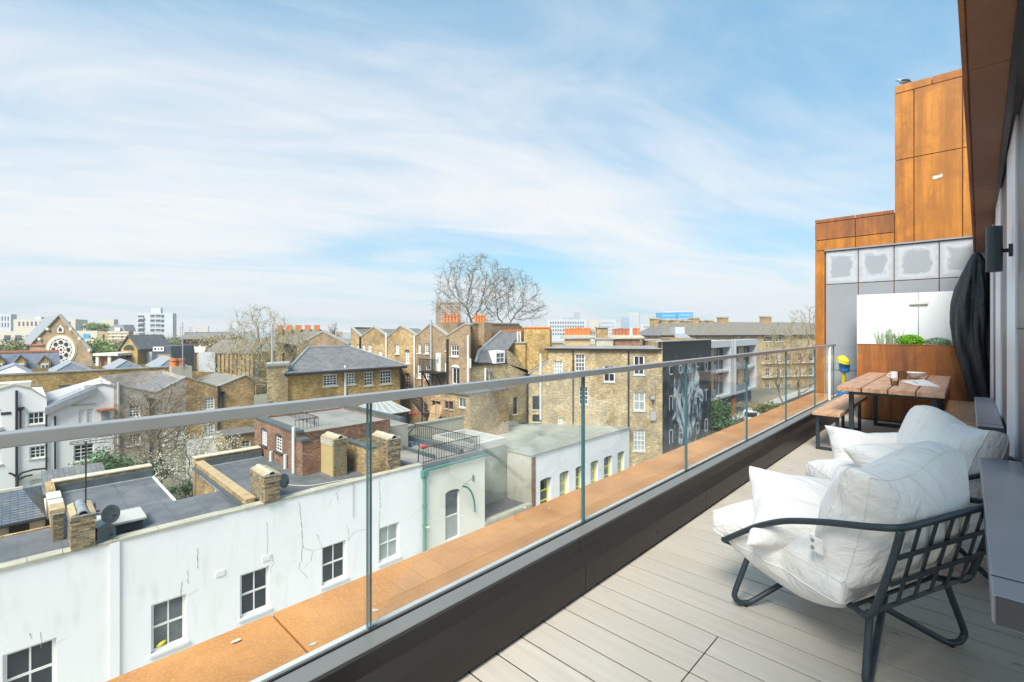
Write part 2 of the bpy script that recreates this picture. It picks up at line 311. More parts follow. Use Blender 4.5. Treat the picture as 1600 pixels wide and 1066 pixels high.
# ---------------------------------------------------------------- mesh helpers
V = Vector
def tagp(o, label=None, cat=None, group=None, kind=None):
    if label: o['label'] = label
    if cat: o['category'] = cat
    if group: o['group'] = group
    if kind: o['kind'] = kind
    return o
def root(name, loc, label, cat, group=None):
    o = bpy.data.objects.new(name, None); C.objects.link(o); o.location = loc; o.empty_display_size = .1
    return tagp(o, label, cat, group)
def top(o):
    while o.parent: o = o.parent
    return o
class MB:
    def __init__(s): s.v = []; s.f = []; s.sm = False
    def poly(s, pts):
        n = len(s.v); s.v += [V(p) for p in pts]; s.f.append(tuple(range(n, n + len(pts)))); return s
    def hexa(s, a):           # a: 8 corners, 0-3 bottom ring, 4-7 top ring
        n = len(s.v); s.v += [V(p) for p in a]
        for q in ((0, 3, 2, 1), (4, 5, 6, 7), (0, 1, 5, 4), (1, 2, 6, 5), (2, 3, 7, 6), (3, 0, 4, 7)): s.f.append(tuple(n + i for i in q))
        return s
    def box(s, x0, x1, y0, y1, z0, z1):
        return s.hexa([(x0, y0, z0), (x1, y0, z0), (x1, y1, z0), (x0, y1, z0), (x0, y0, z1), (x1, y0, z1), (x1, y1, z1), (x0, y1, z1)])
    def fbox(s, F, a0, a1, z0, z1, o0, o1):
        return s.hexa([F.at(a0, z0, o0), F.at(a1, z0, o0), F.at(a1, z0, o1), F.at(a0, z0, o1), F.at(a0, z1, o0), F.at(a1, z1, o0), F.at(a1, z1, o1), F.at(a0, z1, o1)])
    def seg(s, F, a0, z0, a1, z1, o0, o1, th):   # slab whose top follows a sloping line in the facade plane
        return s.hexa([F.at(a0, z0 - th, o0), F.at(a1, z1 - th, o0), F.at(a1, z1 - th, o1), F.at(a0, z0 - th, o1), F.at(a0, z0, o0), F.at(a1, z1, o0), F.at(a1, z1, o1), F.at(a0, z0, o1)])
    def slab(s, pts, d):      # polygon pushed along vector d
        d = V(d); p = [V(q) for q in pts]; n = len(s.v); k = len(p)
        s.v += p + [q + d for q in p]
        s.f.append(tuple(range(n + k - 1, n - 1, -1))); s.f.append(tuple(range(n + k, n + 2 * k)))
        for i in range(k):
            j = (i + 1) % k; s.f.append((n + i, n + j, n + k + j, n + k + i))
        return s
    def tube(s, path, r, n=6, cap=True, closed=False):
        P = [V(p) for p in path]; k = len(P); rr = r if isinstance(r, (list, tuple)) else [r] * k
        b0 = len(s.v); up = None
        for i in range(k):
            if closed: t = P[(i + 1) % k] - P[i - 1]
            else: t = P[min(i + 1, k - 1)] - P[max(i - 1, 0)]
            if t.length < 1e-9: t = V((0, 0, 1))
            t.normalize()
            if up is None:
                up = t.orthogonal().normalized()
            else:
                up = up - t * up.dot(t)
                up = up.normalized() if up.length > 1e-6 else t.orthogonal().normalized()
            w = t.cross(up)
            for j in range(n):
                a = 2 * math.pi * j / n; s.v.append(P[i] + (up * math.cos(a) + w * math.sin(a)) * rr[i])
        for i in range(k if closed else k - 1):
            i2 = (i + 1) % k
            for j in range(n): s.f.append((b0 + i * n + j, b0 + i * n + (j + 1) % n, b0 + i2 * n + (j + 1) % n, b0 + i2 * n + j))
        if cap and not closed:
            s.f.append(tuple(b0 + j for j in range(n - 1, -1, -1))); s.f.append(tuple(b0 + (k - 1) * n + j for j in range(n)))
        return s
    def lathe(s, c, prof, n=16, axis=None):
        c = V(c); A = (V(axis).normalized() if axis else V((0, 0, 1))); u = A.orthogonal().normalized(); w = A.cross(u); b0 = len(s.v); k = len(prof)
        for r, h in prof:
            for j in range(n):
                a = 2 * math.pi * j / n; s.v.append(c + A * h + (u * math.cos(a) + w * math.sin(a)) * r)
        for i in range(k - 1):
            for j in range(n): s.f.append((b0 + i * n + j, b0 + i * n + (j + 1) % n, b0 + (i + 1) * n + (j + 1) % n, b0 + (i + 1) * n + j))
        s.f.append(tuple(b0 + j for j in range(n - 1, -1, -1))); s.f.append(tuple(b0 + (k - 1) * n + j for j in range(n)))
        return s
    def build(s, name, mat, parent=None, label=None, cat=None, group=None, kind=None, smooth=False, bev=0, loc=None, uv=True, segs=2, auto=False):
        if not s.v: s.poly([(0, 0, 0), (0.01, 0, 0), (0, 0.01, 0)])
        if parent is not None: L = top(parent).location.copy()
        elif loc is not None: L = V(loc)
        else:
            xs = [p.x for p in s.v]; ys = [p.y for p in s.v]; zs = [p.z for p in s.v]
            L = V(((min(xs) + max(xs)) / 2, (min(ys) + max(ys)) / 2, min(zs)))
        me = bpy.data.meshes.new(name); me.from_pydata([p - L for p in s.v], [], s.f)
        if uv:
            me.validate(); ul = me.uv_layers.new(name='uv'); dat = [0.0] * (2 * len(me.loops)); vv = me.vertices
            for p in me.polygons:
                n = p.normal
                if abs(n.z) > .94: t1, t2 = V((1, 0, 0)), V((0, 1, 0))
                else:
                    t1 = V((-n.y, n.x, 0)).normalized(); t2 = n.cross(t1)
                    if t2.z < 0: t2 = -t2
                for li in p.loop_indices:
                    w = vv[me.loops[li].vertex_index].co + L; dat[2 * li] = w.dot(t1); dat[2 * li + 1] = w.dot(t2)
            ul.data.foreach_set('uv', dat)
        me.materials.append(MATS[mat])
        if smooth: me.shade_smooth()
        o = bpy.data.objects.new(name, me); C.objects.link(o)
        if parent is not None:
            o.parent = parent
        else: o.location = L
        if bev:
            b = o.modifiers.new('bevel', 'BEVEL'); b.width = bev; b.segments = segs; b.limit_method = 'ANGLE'; b.angle_limit = R(35)
        if auto: me.shade_smooth(); me.set_sharp_from_angle(angle=R(40))
        return tagp(o, label, cat, group, kind)
def copy_tree(o, parent=None):
    c = o.copy(); C.objects.link(c); c.parent = parent
    for ch in [x for x in bpy.data.objects if x.parent == o]: copy_tree(ch, c)
    return c
def smooth_path(pts, n=8, closed=False):
    P = [V(p) for p in pts]; k = len(P); o = []
    rng = range(k) if closed else range(k - 1)
    for i in rng:
        if closed: a, b, c, d = P[i - 1], P[i], P[(i + 1) % k], P[(i + 2) % k]
        else: a, b, c, d = P[max(i - 1, 0)], P[i], P[i + 1], P[min(i + 2, k - 1)]
        for j in range(n):
            t = j / n; o.append(0.5 * ((2 * b) + (c - a) * t + (2 * a - 5 * b + 4 * c - d) * t * t + (3 * b - a - 3 * c + d) * t ** 3))
    if not closed: o.append(P[-1])
    return o
# ---------------------------------------------------------------- terrace deck
XW = 0.20                                     # face of the penthouse wall
deck = MB().box(-1.62, 1.2, -0.8, 10.0, -.20, -.008).build('terrace_deck', 'flat_black', kind='structure', loc=(0, 0, -.03))  # near-black base just under the board tops paints the shadow in the gaps
def board(x0, x1):
    return MB().box(x0, x1, 0, .1465, -.007, 0)
PITCH = .156
me_full = None
Y0 = 1.44 - 3 * PITCH
protos = {}
for k in range(58):
    y = Y0 + k * PITCH
    spans = [(-1.475, -.826), (-.821, XW + .3)] if k <= 7 and k >= 0 else [(-1.475, XW + .3)]
    for sp in spans:
        if sp not in protos:
            o = board(*sp).build('deck_board', 'deck_board', deck, bev=.0015, uv=False)
            o.data.transform(Matrix.Translation(deck.location)); protos[sp] = o
        else:
            o = protos[sp].copy(); C.objects.link(o)
        o.location = V((0, y, 0)) - deck.location
# slim parapet under the glass: fascia panels, aluminium shoe, corten coping
pw = root('parapet_wall', (-1.7, 4, -.2), 'low parapet of dark folded fascia and orange corten coping along the deck edge', 'parapet')
pr = [(-1.492, .282), (-1.492, .212), (-1.452, .160), (-1.452, .022), (-1.51, .022), (-1.51, .282)]
ys = [-1.13, .47, 2.07, 3.67, 5.27, 6.87, 8.47, 10.0]
for a, b in zip(ys[:-1], ys[1:]):
    MB().slab([(x, a + .002, z) for x, z in pr], (0, b - a - .004, 0)).build('fascia_panel', 'dark_fascia', pw, bev=.0015)
for a, b in zip(ys[:-1], ys[1:]):
    for yy in (a + .06, a + .8, b - .06):
        MB().lathe((-1.452, yy, .09), [(.006, -.001), (.006, .002), (.003, .004)], 8, (1, 0, 0)).build('screw', 'flat_black', pw)
    for yy in (a + .4, b - .3):
        MB().lathe((-1.492, yy, .245), [(.005, -.001), (.005, .002), (.003, .003)], 8, (1, 0, 0)).build('screw', 'flat_black', pw)
MB().box(-1.512, -1.56, -1.2, 10, -.05, .20).build('upstand_core', 'flat_black', pw)
cy_ = [-2.35, .71, 3.76, 6.81, 9.98]
for a, b in zip(cy_[:-1], cy_[1:]):
    MB().hexa([(-2.03, a + .004, .225), (-1.625, a + .004, .225), (-1.625, b - .004, .225), (-2.03, b - .004, .225), (-2.03, a + .004, .252), (-1.625, a + .004, .262), (-1.625, b - .004, .262), (-2.03, b - .004, .252)]).build('coping_panel', 'corten_coping', pw, bev=.002)
MB().box(-2.0, -1.60, -2.4, 10, -.9, .222).build('outer_wall', 'corten_dark', pw)
MB().box(-1.95, -1.5, -12, 10.2, -11.8, -.902).build('facade_below', 'pale_brick', pw)
# droppings and dents on the coping, flat marks
for u, v in ((722, 806), (858, 794), (820, 793), (370, 1001), (488, 1006), (668, 824), (585, 954), (1140, 692)):
    p = at_z(u, v, .2625); m_ = MB(); n = 9
    m_.poly([p + V((math.cos(2 * math.pi * i / n) * .012 * random.uniform(.4, 1.3), math.sin(2 * math.pi * i / n) * .018 * random.uniform(.4, 1.3), 0)) for i in range(n)])
    m_.build('bird_dropping', 'stone_white', pw, uv=False)
gb = root('glass_balustrade', (-1.6, 4, .2), 'frameless glass balustrade with square steel handrail along the terrace', 'balustrade')
MB().box(-1.588, -1.508, -1.2, 9.98, .2, .286).build('glazing_shoe', 'grey_alu', gb, bev=.003)
MB().box(-1.588 - .010, -1.589, -1.2, 9.98, .2, .289).build('gasket_strip', 'flat_black', gb)
MB().box(-1.640, -1.616, -1.2, 9.98, .2, .287).build('outer_trim', 'white_trim', gb, bev=.002)
gy = [-.93, .475 - .0, .915 + .0, 2.27, 3.66, 5.08, 6.50, 8.02, 9.35]
gy = [-.50, .905, 2.265, 3.655, 5.075, 6.50, 8.02, 9.35]
for a, b in zip(gy[:-1], gy[1:]):
    g = MB().box(-1.6145, -1.5985, a + .007, b - .007, .21, 1.135).build('glass_panel', 'clear_glass', gb)
    for yy in (a + .0065, b - .0065):
        MB().box(-1.6147, -1.5983, yy - .0008, yy + .0008, .29, 1.134).build('polished_edge', 'glass_edge', g, uv=False)
for a, b in ((-1.2, 1.868), (1.872, 5.2), (5.204, 9.36)):
    MB().box(-1.628, -1.578, a, b, 1.130, 1.162).build('handrail', 'steel_rail', gb, bev=.002)
# return pane at the far end
MB().box(-1.60, -1.27, 9.352, 9.366, .03, 1.15).build('glass_panel', 'clear_glass', gb, label='short end pane turning towards the planter')
MB().box(-1.6, -1.57, 8.9, 8.915, .28, 1.13).build('clamp', 'white_trim', gb)
# ---------------------------------------------------------------- penthouse wall on the right
ph = root('penthouse_wall', (1.0, 5, -.2), 'dark panelled penthouse wall with pale frames beside the terrace', 'wall')
MB().box(XW + .04, 1.2, -.8, 3.3, 2.62, 3.0).build('lintel', 'pier_grey', ph)
seq = [(3.3, 3.86, 'pier_grey', 0), (3.86, 4.65, 'lilac_white', .012), (4.65, 5.56, 'pier_grey', 0), (5.56, 6.5, 'lilac_white', .012), (6.5, 7.4, 'pier_grey', 0), (7.4, 8.2, 'lilac_white', .008), (8.2, 10.05, 'pier_grey', 0)]
for a, b, mt, off in seq:
    MB().box(XW - off, XW + .2, a, b - .004, 0, 2.62).build('cladding_panel' if mt == 'pier_grey' else 'pale_frame', mt, ph, bev=.002)
MB().box(XW - .004, XW + .01, 3.3, 3.86, .68 + .72, .688 + .72).build('panel_joint', 'flat_black', ph)
for i, (a, b) in enumerate(((1.79, 3.68), (4.85, 6.9), (9.0, 10.02))):
    bx = MB(); bx.slab([(.045, a, .70), (.045, a, .625), (.055, a, .617), (1.1 if i == 0 else XW - .015, a, .617), (1.1 if i == 0 else XW - .015, a, .70)], (0, b - a, 0))
    o = bx.build('window_ledge', 'ledge_grey', ph, bev=.004)
    MB().box(.052, (1.1 if i == 0 else XW - .02), a - .006, a + .001, .622, .697).build('near_face', 'dark_face', o, bev=.001)  # near end face coloured darker than the rest of the ledge
    MB().box(.047, XW - .02, a + .13, a + .134, .7003, .7015).build('joint', 'flat_black', o)
MB().lathe((.13, 5.05, 0), [(.035, 0), (.035, .61)], 20).build('downpipe', 'pipe_grey', ph, auto=True)
# overhanging corten soffit
def sx(y, a, b): return a + (b - a) * (y - 2.3) / 7.7
zs = 2.565
sj = [-.8, .9, 2.97, 5.4, 7.75, 10.04]
for a, b in zip(sj[:-1], sj[1:]):
    L = [sx(a, -.022, .078), sx(b, -.022, .078)]; Rr = [sx(a, .125, .225), sx(b, .125, .225)]
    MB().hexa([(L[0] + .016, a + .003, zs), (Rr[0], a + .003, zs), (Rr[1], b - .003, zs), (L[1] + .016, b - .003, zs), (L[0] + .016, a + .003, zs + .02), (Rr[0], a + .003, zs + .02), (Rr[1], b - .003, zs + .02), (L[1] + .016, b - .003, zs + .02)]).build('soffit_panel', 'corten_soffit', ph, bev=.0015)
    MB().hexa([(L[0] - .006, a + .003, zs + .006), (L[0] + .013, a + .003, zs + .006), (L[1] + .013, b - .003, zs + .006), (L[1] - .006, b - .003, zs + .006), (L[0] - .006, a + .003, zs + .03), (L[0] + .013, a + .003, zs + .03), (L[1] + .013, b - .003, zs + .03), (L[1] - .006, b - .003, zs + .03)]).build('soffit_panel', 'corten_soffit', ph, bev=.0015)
MB().hexa([(-.062, -.8, zs - .004), (-.045, -.8, zs - .004), (.073, 10.04, zs - .004), (.056, 10.04, zs - .004), (-.02, -.8, zs + .32), (.0, -.8, zs + .32), (.12, 10.04, zs + .32), (.10, 10.04, zs + .32)]).build('fascia', 'corten_dark', ph, bev=.002)
MB().hexa([(sx(-.8, .125, .225), -.8, zs - .01), (sx(-.8, .15, .25), -.8, zs - .01), (.25, 10.04, zs - .01), (.225, 10.04, zs - .01), (sx(-.8, .125, .225), -.8, zs + .03), (sx(-.8, .15, .25), -.8, zs + .03), (.25, 10.04, zs + .03), (.225, 10.04, zs + .03)]).build('black_trim', 'black_metal', ph)  # narrow black strip along the inner soffit edge
MB().box(.16, 1.3, -.8, 10.04, zs + .035, 3.0).build('roof_edge', 'pier_grey', ph)
# wall lamp
wl_ = root('wall_lamp', (.115, 4.05, 1.75), 'black cylindrical up and down lamp on the penthouse wall under the soffit', 'wall lamp')
MB().lathe((.112, 4.05, 1.745), [(.034, 0), (.037, .003), (.037, .267), (.034, .27)], 32).build('lamp_body', 'frame_metal', wl_, auto=True)
MB().lathe((.16, 4.07, 1.87), [(.012, -.02), (.012, .02)], 14, (1, 0, 0)).build('arm', 'black_metal', wl_, auto=True)
MB().lathe((.172, 4.07, 1.87), [(.038, 0), (.038, .02), (.034, .024)], 24, (1, 0, 0)).build('mount', 'frame_metal', wl_, auto=True)
# ---------------------------------------------------------------- corten stair tower / end wall
G = FY(10.05)
ew = root('end_wall', (-1, 10.3, -.2), 'rusty corten and grey tiled wall closing the far end of the terrace', 'wall')
def su(u): return G.px(u, 515)[0]
def zv(u, v): return G.px(u, v)[1]
s0, s1, s2, s3 = su(1273), su(1289), su(1397.5), G.px(1600, 515)[0] - 3.0
s3 = 10.9
MB().fbox(G, s0 + .02, s3, -6, 2.8, -1.6, -.03).build('core', 'corten_dark', ew)
MB().fbox(G, s0 + .02, s2, 2.8, 3.34, -1.6, -.03).build('core', 'corten_dark', ew)
MB().fbox(G, s2 + .02, s3, 2.8, 5.38, -1.6, -.03).build('core', 'corten_dark', ew)
g_ = .006
def cp(a, b, z0, z1, mt='corten_panel'):
    MB().fbox(G, a + g_, b - g_, z0 + g_, z1 - g_, -.028, 0).build('corten_plate' if 'corten' in mt else 'zinc_tile', mt, ew, bev=.003)
zA, zB, zC, zD = 3.39, 3.32, 3.01, 2.82
sj1 = su(1336.5)
cp(s0, s1, -1.2, zD, 'corten_dark' if 0 else 'corten_panel')
for a, b in ((s0, sj1), (sj1, s2)):
    cp(a, b, zB, zA, 'corten_dark'); cp(a, b, zC, zB, 'corten_dark')
cp(s0, sj1, zD, zC); cp(sj1, s2, zD, zC)
t1, t2 = su(1428), su(1504)
for a, b in ((s2, su(1456)), (su(1456), s3)): cp(a, b, 5.29, 5.42)
cp(s2, t1, 4.19, 5.29, 'corten_dark' if 0 else 'corten_panel'); cp(t1, t2, 4.19, 5.29); cp(t2, s3, 4.19, 5.29)
cp(s2, t1, zD, 4.19); cp(t1, t2, zD, 4.19); cp(t2, s3, zD, 4.19)
gs = [s1 + .01, su(1341), su(1397), su(1467.5), su(1545), s3]
for i in range(5):
    for (z0, z1, mt) in ((2.205, 2.795, 'bloom_tile'), (.68, 2.205, 'zinc_tile'), (-.9, .68, 'zinc_tile')):
        cp(gs[i], gs[i + 1], z0, z1, mt)
MB().fbox(G, s1, s3, 2.80, 2.822, -.02, .03).build('drip_trim', 'lead', ew)
lt = FY(10.045)
a_, z_ = G.px(1465, 276)
m_ = MB(); m_.poly([G.at(a_ + x, z_ + y, .004) for x, y in ((-.06, -.03), (-.02, -.035), (.03, -.02), (.06, -.01), (.055, .03), (.03, .035), (.02, .015), (-.03, .02), (-.058, .012))]).build('paint_patch', 'stone_white', ew)
# pigeon on the tower
pg = root('pigeon', G.at(su(1411), 5.42, -.05), 'grey pigeon perched on the corten tower edge', 'pigeon')
def P_(x, z, y=0): return G.at(su(1411) + x * .72, 5.42 + z * .72, -.05 + y)
b = MB(); b.tube([P_(-.115, .145), P_(-.10, .15), P_(-.08, .145), P_(-.06, .12), P_(-.02, .10), P_(.05, .085), P_(.10, .06), P_(.16, .035)], [.012, .022, .02, .026, .045, .042, .022, .012], 10)
b.build('body', 'city_grey', pg, smooth=True)
MB().tube([P_(-.118, .143), P_(-.14, .135)], [.007, .002], 6).build('beak', 'flat_black', pg)
for d in (-.015, .015): MB().tube([P_(0, .07, d), P_(0, 0, d), P_(-.03, .002, d)], .005, 5).build('leg', 'old_terracotta', pg)
for d in (-.04, .04): MB().tube([P_(-.03, .11, d), P_(.05, .095, d), P_(.13, .055, d * .6)], [.012, .022, .006], 6).build('wing', 'city_dark', pg, smooth=True)
# ---------------------------------------------------------------- planter with screen
pl = root('planter_box', (-.62, 9.35, 0), 'tall rusty corten planter box standing before the white screen', 'planter')
px0, px1, py0, py1 = -1.26, .02, 9.14, 9.52
MB().box(px0, px1, py0, py0 + .012, .02, 1.165).build('front_plate', 'corten_dark', pl, bev=.002)
MB().box(px0, px0 + .01, py0 + .013, py1, .02, 1.165).build('side_plate', 'corten_dark', pl)
MB().box(px0 + .011, px1, py1 - .01, py1, .02, 1.165).build('back_plate', 'corten_dark', pl)
MB().box(px0 - .004, px1, py0 - .006, py0 + .03, 1.167, 1.178).build('rim', 'corten_dark', pl, bev=.002)
MB().box(px0 + .012, px1, py0 + .014, py1 - .011, .9, 1.12).build('soil', 'ground', pl)
sc_ = root('privacy_screen', (-.62, 9.6, 0), 'white opal glass screen behind the herb planter', 'screen')
Gs = FY(9.62)
a0, am, a1 = Gs.px(1338.5, 500)[0], Gs.px(1435, 500)[0], 10.15
for a, b in ((a0, am), (am, a1)):
    MB().fbox(Gs, a + .004, b - .004, .05, 1.97, -.012, 0).build('screen_panel', 'opal_glass', sc_, bev=.002)
ac, zc = Gs.px(1436, 474)
MB().fbox(Gs, ac - .11, ac + .11, zc - .025, zc + .025, .001, .03).build('clamp', 'stone_white', sc_, bev=.012)
# herbs
def leaves(mb, c, rx, ry, rz, n, size, up=0.3, shape=1):
    for i in range(n):
        while True:
            p = V((random.uniform(-1, 1), random.uniform(-1, 1), random.uniform(-1, 1)))
            if p.length < 1: break
        if random.random() < .6: p = p.normalized() * random.uniform(.75, 1)
        q = V((c[0] + p.x * rx, c[1] + p.y * ry, c[2] + p.z * rz)); a = V((random.gauss(0, 1), random.gauss(0, 1), random.gauss(0, 1) + up)).normalized(); t = a.orthogonal().normalized()
        t = (t * math.cos(i) + a.cross(t) * math.sin(i)); w = a.cross(t); s_ = size * random.uniform(.6, 1.3)
        mb.poly([q - t * s_ * .5, q + w * s_ * .4 * shape, q + t * s_ * .5, q - w * s_ * .4 * shape])
def herb(name, label, cat, u, kind):
    base = at_d(u, 538, 1); G2 = FY(9.3); a, _ = G2.px(u, 538); p = G2.at(a, 1.12)
    rt_ = root(name, p, label, cat, 'herbs growing in the corten planter')
    st, lf = MB(), MB()
    if kind == 'rosemary':
        for i in range(34):
            q = p + V((random.uniform(-.14, .14), random.uniform(-.08, .08), 0)); h = random.uniform(.18, .31); l = V((random.uniform(-.06, .06), random.uniform(-.04, .04), h))
            st.tube([q, q + l * .5 + V((.01, 0, 0)), q + l], [.004, .003, .002], 4)
            for k in range(34):
                t = random.uniform(.15, 1); c = q + l * t; d = V((random.gauss(0, 1), random.gauss(0, 1), .7)).normalized(); w = d.orthogonal() * .003
                lf.poly([c - w, c + d * .028, c + w])
        st.build('stem', 'twig_green', rt_, uv=False); lf.build('foliage', 'rosemary', rt_, uv=False)
    elif kind == 'parsley':
        for i in range(30):
            q = p + V((random.uniform(-.1, .1), random.uniform(-.07, .07), 0)); st.tube([q, q + V((random.uniform(-.05, .05), random.uniform(-.03, .03), .1))], .003, 4)
        leaves(lf, p + V((0, 0, .11)), .165, .10, .095, 2200, .024, .8)
        st.build('stem', 'parsley', rt_, uv=False); lf.build('foliage', 'parsley', rt_, uv=False)
    else:
        for i in range(30):
            q = p + V((random.uniform(-.1, .1), random.uniform(-.07, .07), 0)); st.tube([q, q + V((random.uniform(-.08, .08), random.uniform(-.03, .03), .1))], .003, 4)
        leaves(lf, p + V((0, 0, .085)), .16, .09, .08, 1800, .015, .4)
        st.build('stem', 'twig_green', rt_, uv=False); lf.build('foliage', 'rosemary', rt_, uv=False)
herb('rosemary_plant', 'upright grey-green rosemary at the left end of the corten planter', 'herb', 1389, 'rosemary')
herb('parsley_plant', 'bright green bushy parsley in the middle of the corten planter', 'herb', 1422, 'parsley')
herb('thyme_plant', 'low dull green thyme at the right of the planter beside the black cover', 'herb', 1465, 'thyme')
# ---------------------------------------------------------------- table and benches
tb = root('dining_table', (-.63, 7.8, 0), 'outdoor dining table with four thick timber planks on black steel legs', 'table')
tx0, tx1, ty0, ty1 = -1.10, -.165, 6.54, 9.0
w4 = (tx1 - tx0) / 4
for i in range(4):
    MB().box(tx0 + i * w4 + .006, tx0 + (i + 1) * w4 - .006, ty0 + (.0, .012, .005, -.005)[i], ty1, .695, .75).build('tabletop_plank', 'table_wood', tb, bev=.006)
T = .045
for yy in (ty0 + .13, ty1 - .35):
    for xx in (tx0 + .1, tx1 - .12):
        MB().box(xx, xx + T, yy, yy + T, .0, .655).build('leg', 'frame_metal', tb, bev=.003)
    MB().box(tx0 + .1 + T, tx1 - .12, yy, yy + T, .0, T).build('foot_bar', 'frame_metal', tb, bev=.003)
    MB().box(tx0 + .1, tx1 - .12 + T, yy, yy + T, .656, .694).build('crossbar', 'frame_metal', tb, bev=.003)
def bench(x0, x1, y0, y1, label, n=1):
    r_ = root('bench', ((x0 + x1) / 2, (y0 + y1) / 2, 0), label, 'bench', 'timber benches at the dining table')
    MB().box(x0, x1, y0, y1, .405, .45).build('seat', 'bench_wood', r_, bev=.006)
    for yy in (y0 + .06, y1 - .42):
        for xx in (x0 + .025, x1 - .06): MB().box(xx, xx + .035, yy, yy + .035, 0, .404).build('leg', 'frame_metal', r_, bev=.002)
        MB().box(x0 + .06, x1 - .06, yy, yy + .035, .0, .035).build('foot_bar', 'frame_metal', r_, bev=.002)
bench(-1.315, -1.04, 6.42, 8.45, 'timber bench between the dining table and the glass balustrade')
bench(-.20, .065, 6.72, 8.7, 'timber bench on the penthouse wall side of the dining table')
# things on the table
def tp(u, v, z=.7505): return at_z(u, v, z)
c = tp(1428, 592)
bw = MB().lathe(c, [(.035, 0), (.04, .004), (.045, .012), (.10, .045), (.125, .085), (.121, .085), (.09, .042), (.02, .016)], 32).build('cereal_bowl', 'ceramic', auto=True)
tagp(bw, 'cream ceramic bowl standing on the dining table', 'bowl')
c = tp(1410, 592)
mg = root('brown_mug', c, 'dark brown glazed mug beside the cream bowl on the table', 'mug')
MB().lathe(c, [(.04, 0), (.045, .005), (.047, .10), (.042, .10), (.04, .012)], 24).build('cup', 'brown_glaze', mg, auto=True)
MB().tube([c + V((-.045 + -.03 * math.sin(t * math.pi / 6), 0, .05 + .03 * math.cos(t * math.pi / 6))) for t in range(7)], .006, 8).build('handle', 'brown_glaze', mg, smooth=True)
c = tp(1396, 592)
wm_ = root('white_mug', c, 'plain white mug behind the brown mug on the table', 'mug')
MB().lathe(c + V((0, .05, 0)), [(.035, 0), (.04, .005), (.042, .09), (.038, .09), (.035, .012)], 24).build('cup', 'skin_white', wm_, auto=True)
MB().tube([c + V((-.04 - .025 * math.sin(t * math.pi / 6), .05, .045 + .025 * math.cos(t * math.pi / 6))) for t in range(7)], .005, 8).build('handle', 'skin_white', wm_, smooth=True)
c = tp(1398, 602)
jr = root('tea_glass', c, 'small glass of amber tea at the near edge of the table', 'glass')
plain('amber', (.60, .30, .01), .15); glassmat('tumbler', (.93, .95, .95), 1.0)
MB().lathe(c, [(.032, .006), (.036, .05)], 20).build('tea', 'amber', jr, auto=True)
MB().lathe(c, [(.035, 0), (.043, .075), (.041, .075), (.033, .004)], 24).build('tumbler', 'tumbler', jr, auto=True)
MB().lathe(c, [(.030, .0005), (.030, .0055)], 20).build('base', 'brown_glaze', jr)
bk = root('open_magazine', tp(1440, 600), 'open white magazine lying on the dining table', 'magazine')
q = [tp(1408, 597), tp(1444, 593.5), tp(1469, 605), tp(1428, 602.5)]
mid0, mid1 = (q[0] + q[1]) / 2, (q[2] + q[3]) / 2
MB().slab([q[0], mid0, mid1, q[3]], (0, 0, .012)).build('page_block', 'skin_white', bk, bev=.002)
MB().slab([mid0 + V((.001, 0, 0)), q[1], q[2], mid1 + V((.001, 0, 0))], (0, 0, .008)).build('page_block', 'skin_white', bk, bev=.002)
MB().slab([q[0] - V((.006, .004, .0)), q[3] - V((.0, .008, 0)), (q[3] + V((.1, -.004, 0))), (q[3] + V((.1, .01, 0))), q[0]], (0, 0, .0015)).build('cover', 'red_cloth', bk)
ph_ = [mid0 + (mid1 - mid0) * .3, mid0 + (mid1 - mid0) * .7]
MB().poly([p + V((-.06, 0, .0128)) for p in ph_] + [p + V((-.02, 0, .0128)) for p in reversed(ph_)]).build('printed_picture', 'city_grey', bk)
# blue pot under the table
c = V((-.42, 8.25, 0))
bp = root('blue_pot', c, 'glazed blue plant pot on the deck under the table', 'pot')
MB().lathe(c, [(.10, 0), (.17, .02), (.20, .28), (.21, .30), (.185, .30), (.18, .24)], 32).build('pot', 'blue_pot', bp, auto=True)
MB().lathe(c + V((0, 0, .2)), [(.17, 0), (.17, .03)], 24).build('soil', 'ground', bp)
# toy behind the glass
c = V((-1.42, 8.75, .0)); c = at_d(1318, 560, 7.6); c = V((-1.50, 9.62, 0))
ty = root('water_play_toy', V(c), 'blue and yellow plastic toy stand behind the glass by the planter', 'toy')
MB().lathe(c, [(.14, .28), (.16, .30), (.15, .36), (.05, .37)], 20).build('base_tub', 'blue_plastic', ty, auto=True)
MB().lathe(c + V((-.02, 0, 0)), [(.05, .37), (.045, .72), (.05, .74)], 14).build('column', 'yellow_plastic', ty, auto=True)
MB().lathe(c, [(.08, .70), (.12, .72), (.13, .84), (.10, .87)], 20).build('bucket', 'blue_plastic', ty, auto=True)
MB().lathe(c + V((-.21, 0, .02)), [(.155, .88), (.14, .94), (.08, .98), (.02, 1.0)], 20, (.22, -.1, 1)).build('canopy', 'yellow_plastic', ty, auto=True)
for a in range(3): MB().tube([c + V((.1 * math.cos(a * 2.1), .1 * math.sin(a * 2.1), .29)), c + V((.16 * math.cos(a * 2.1), .16 * math.sin(a * 2.1), 0))], .014, 8).build('leg', 'blue_plastic', ty)
ty.scale = (.62, .62, .97)
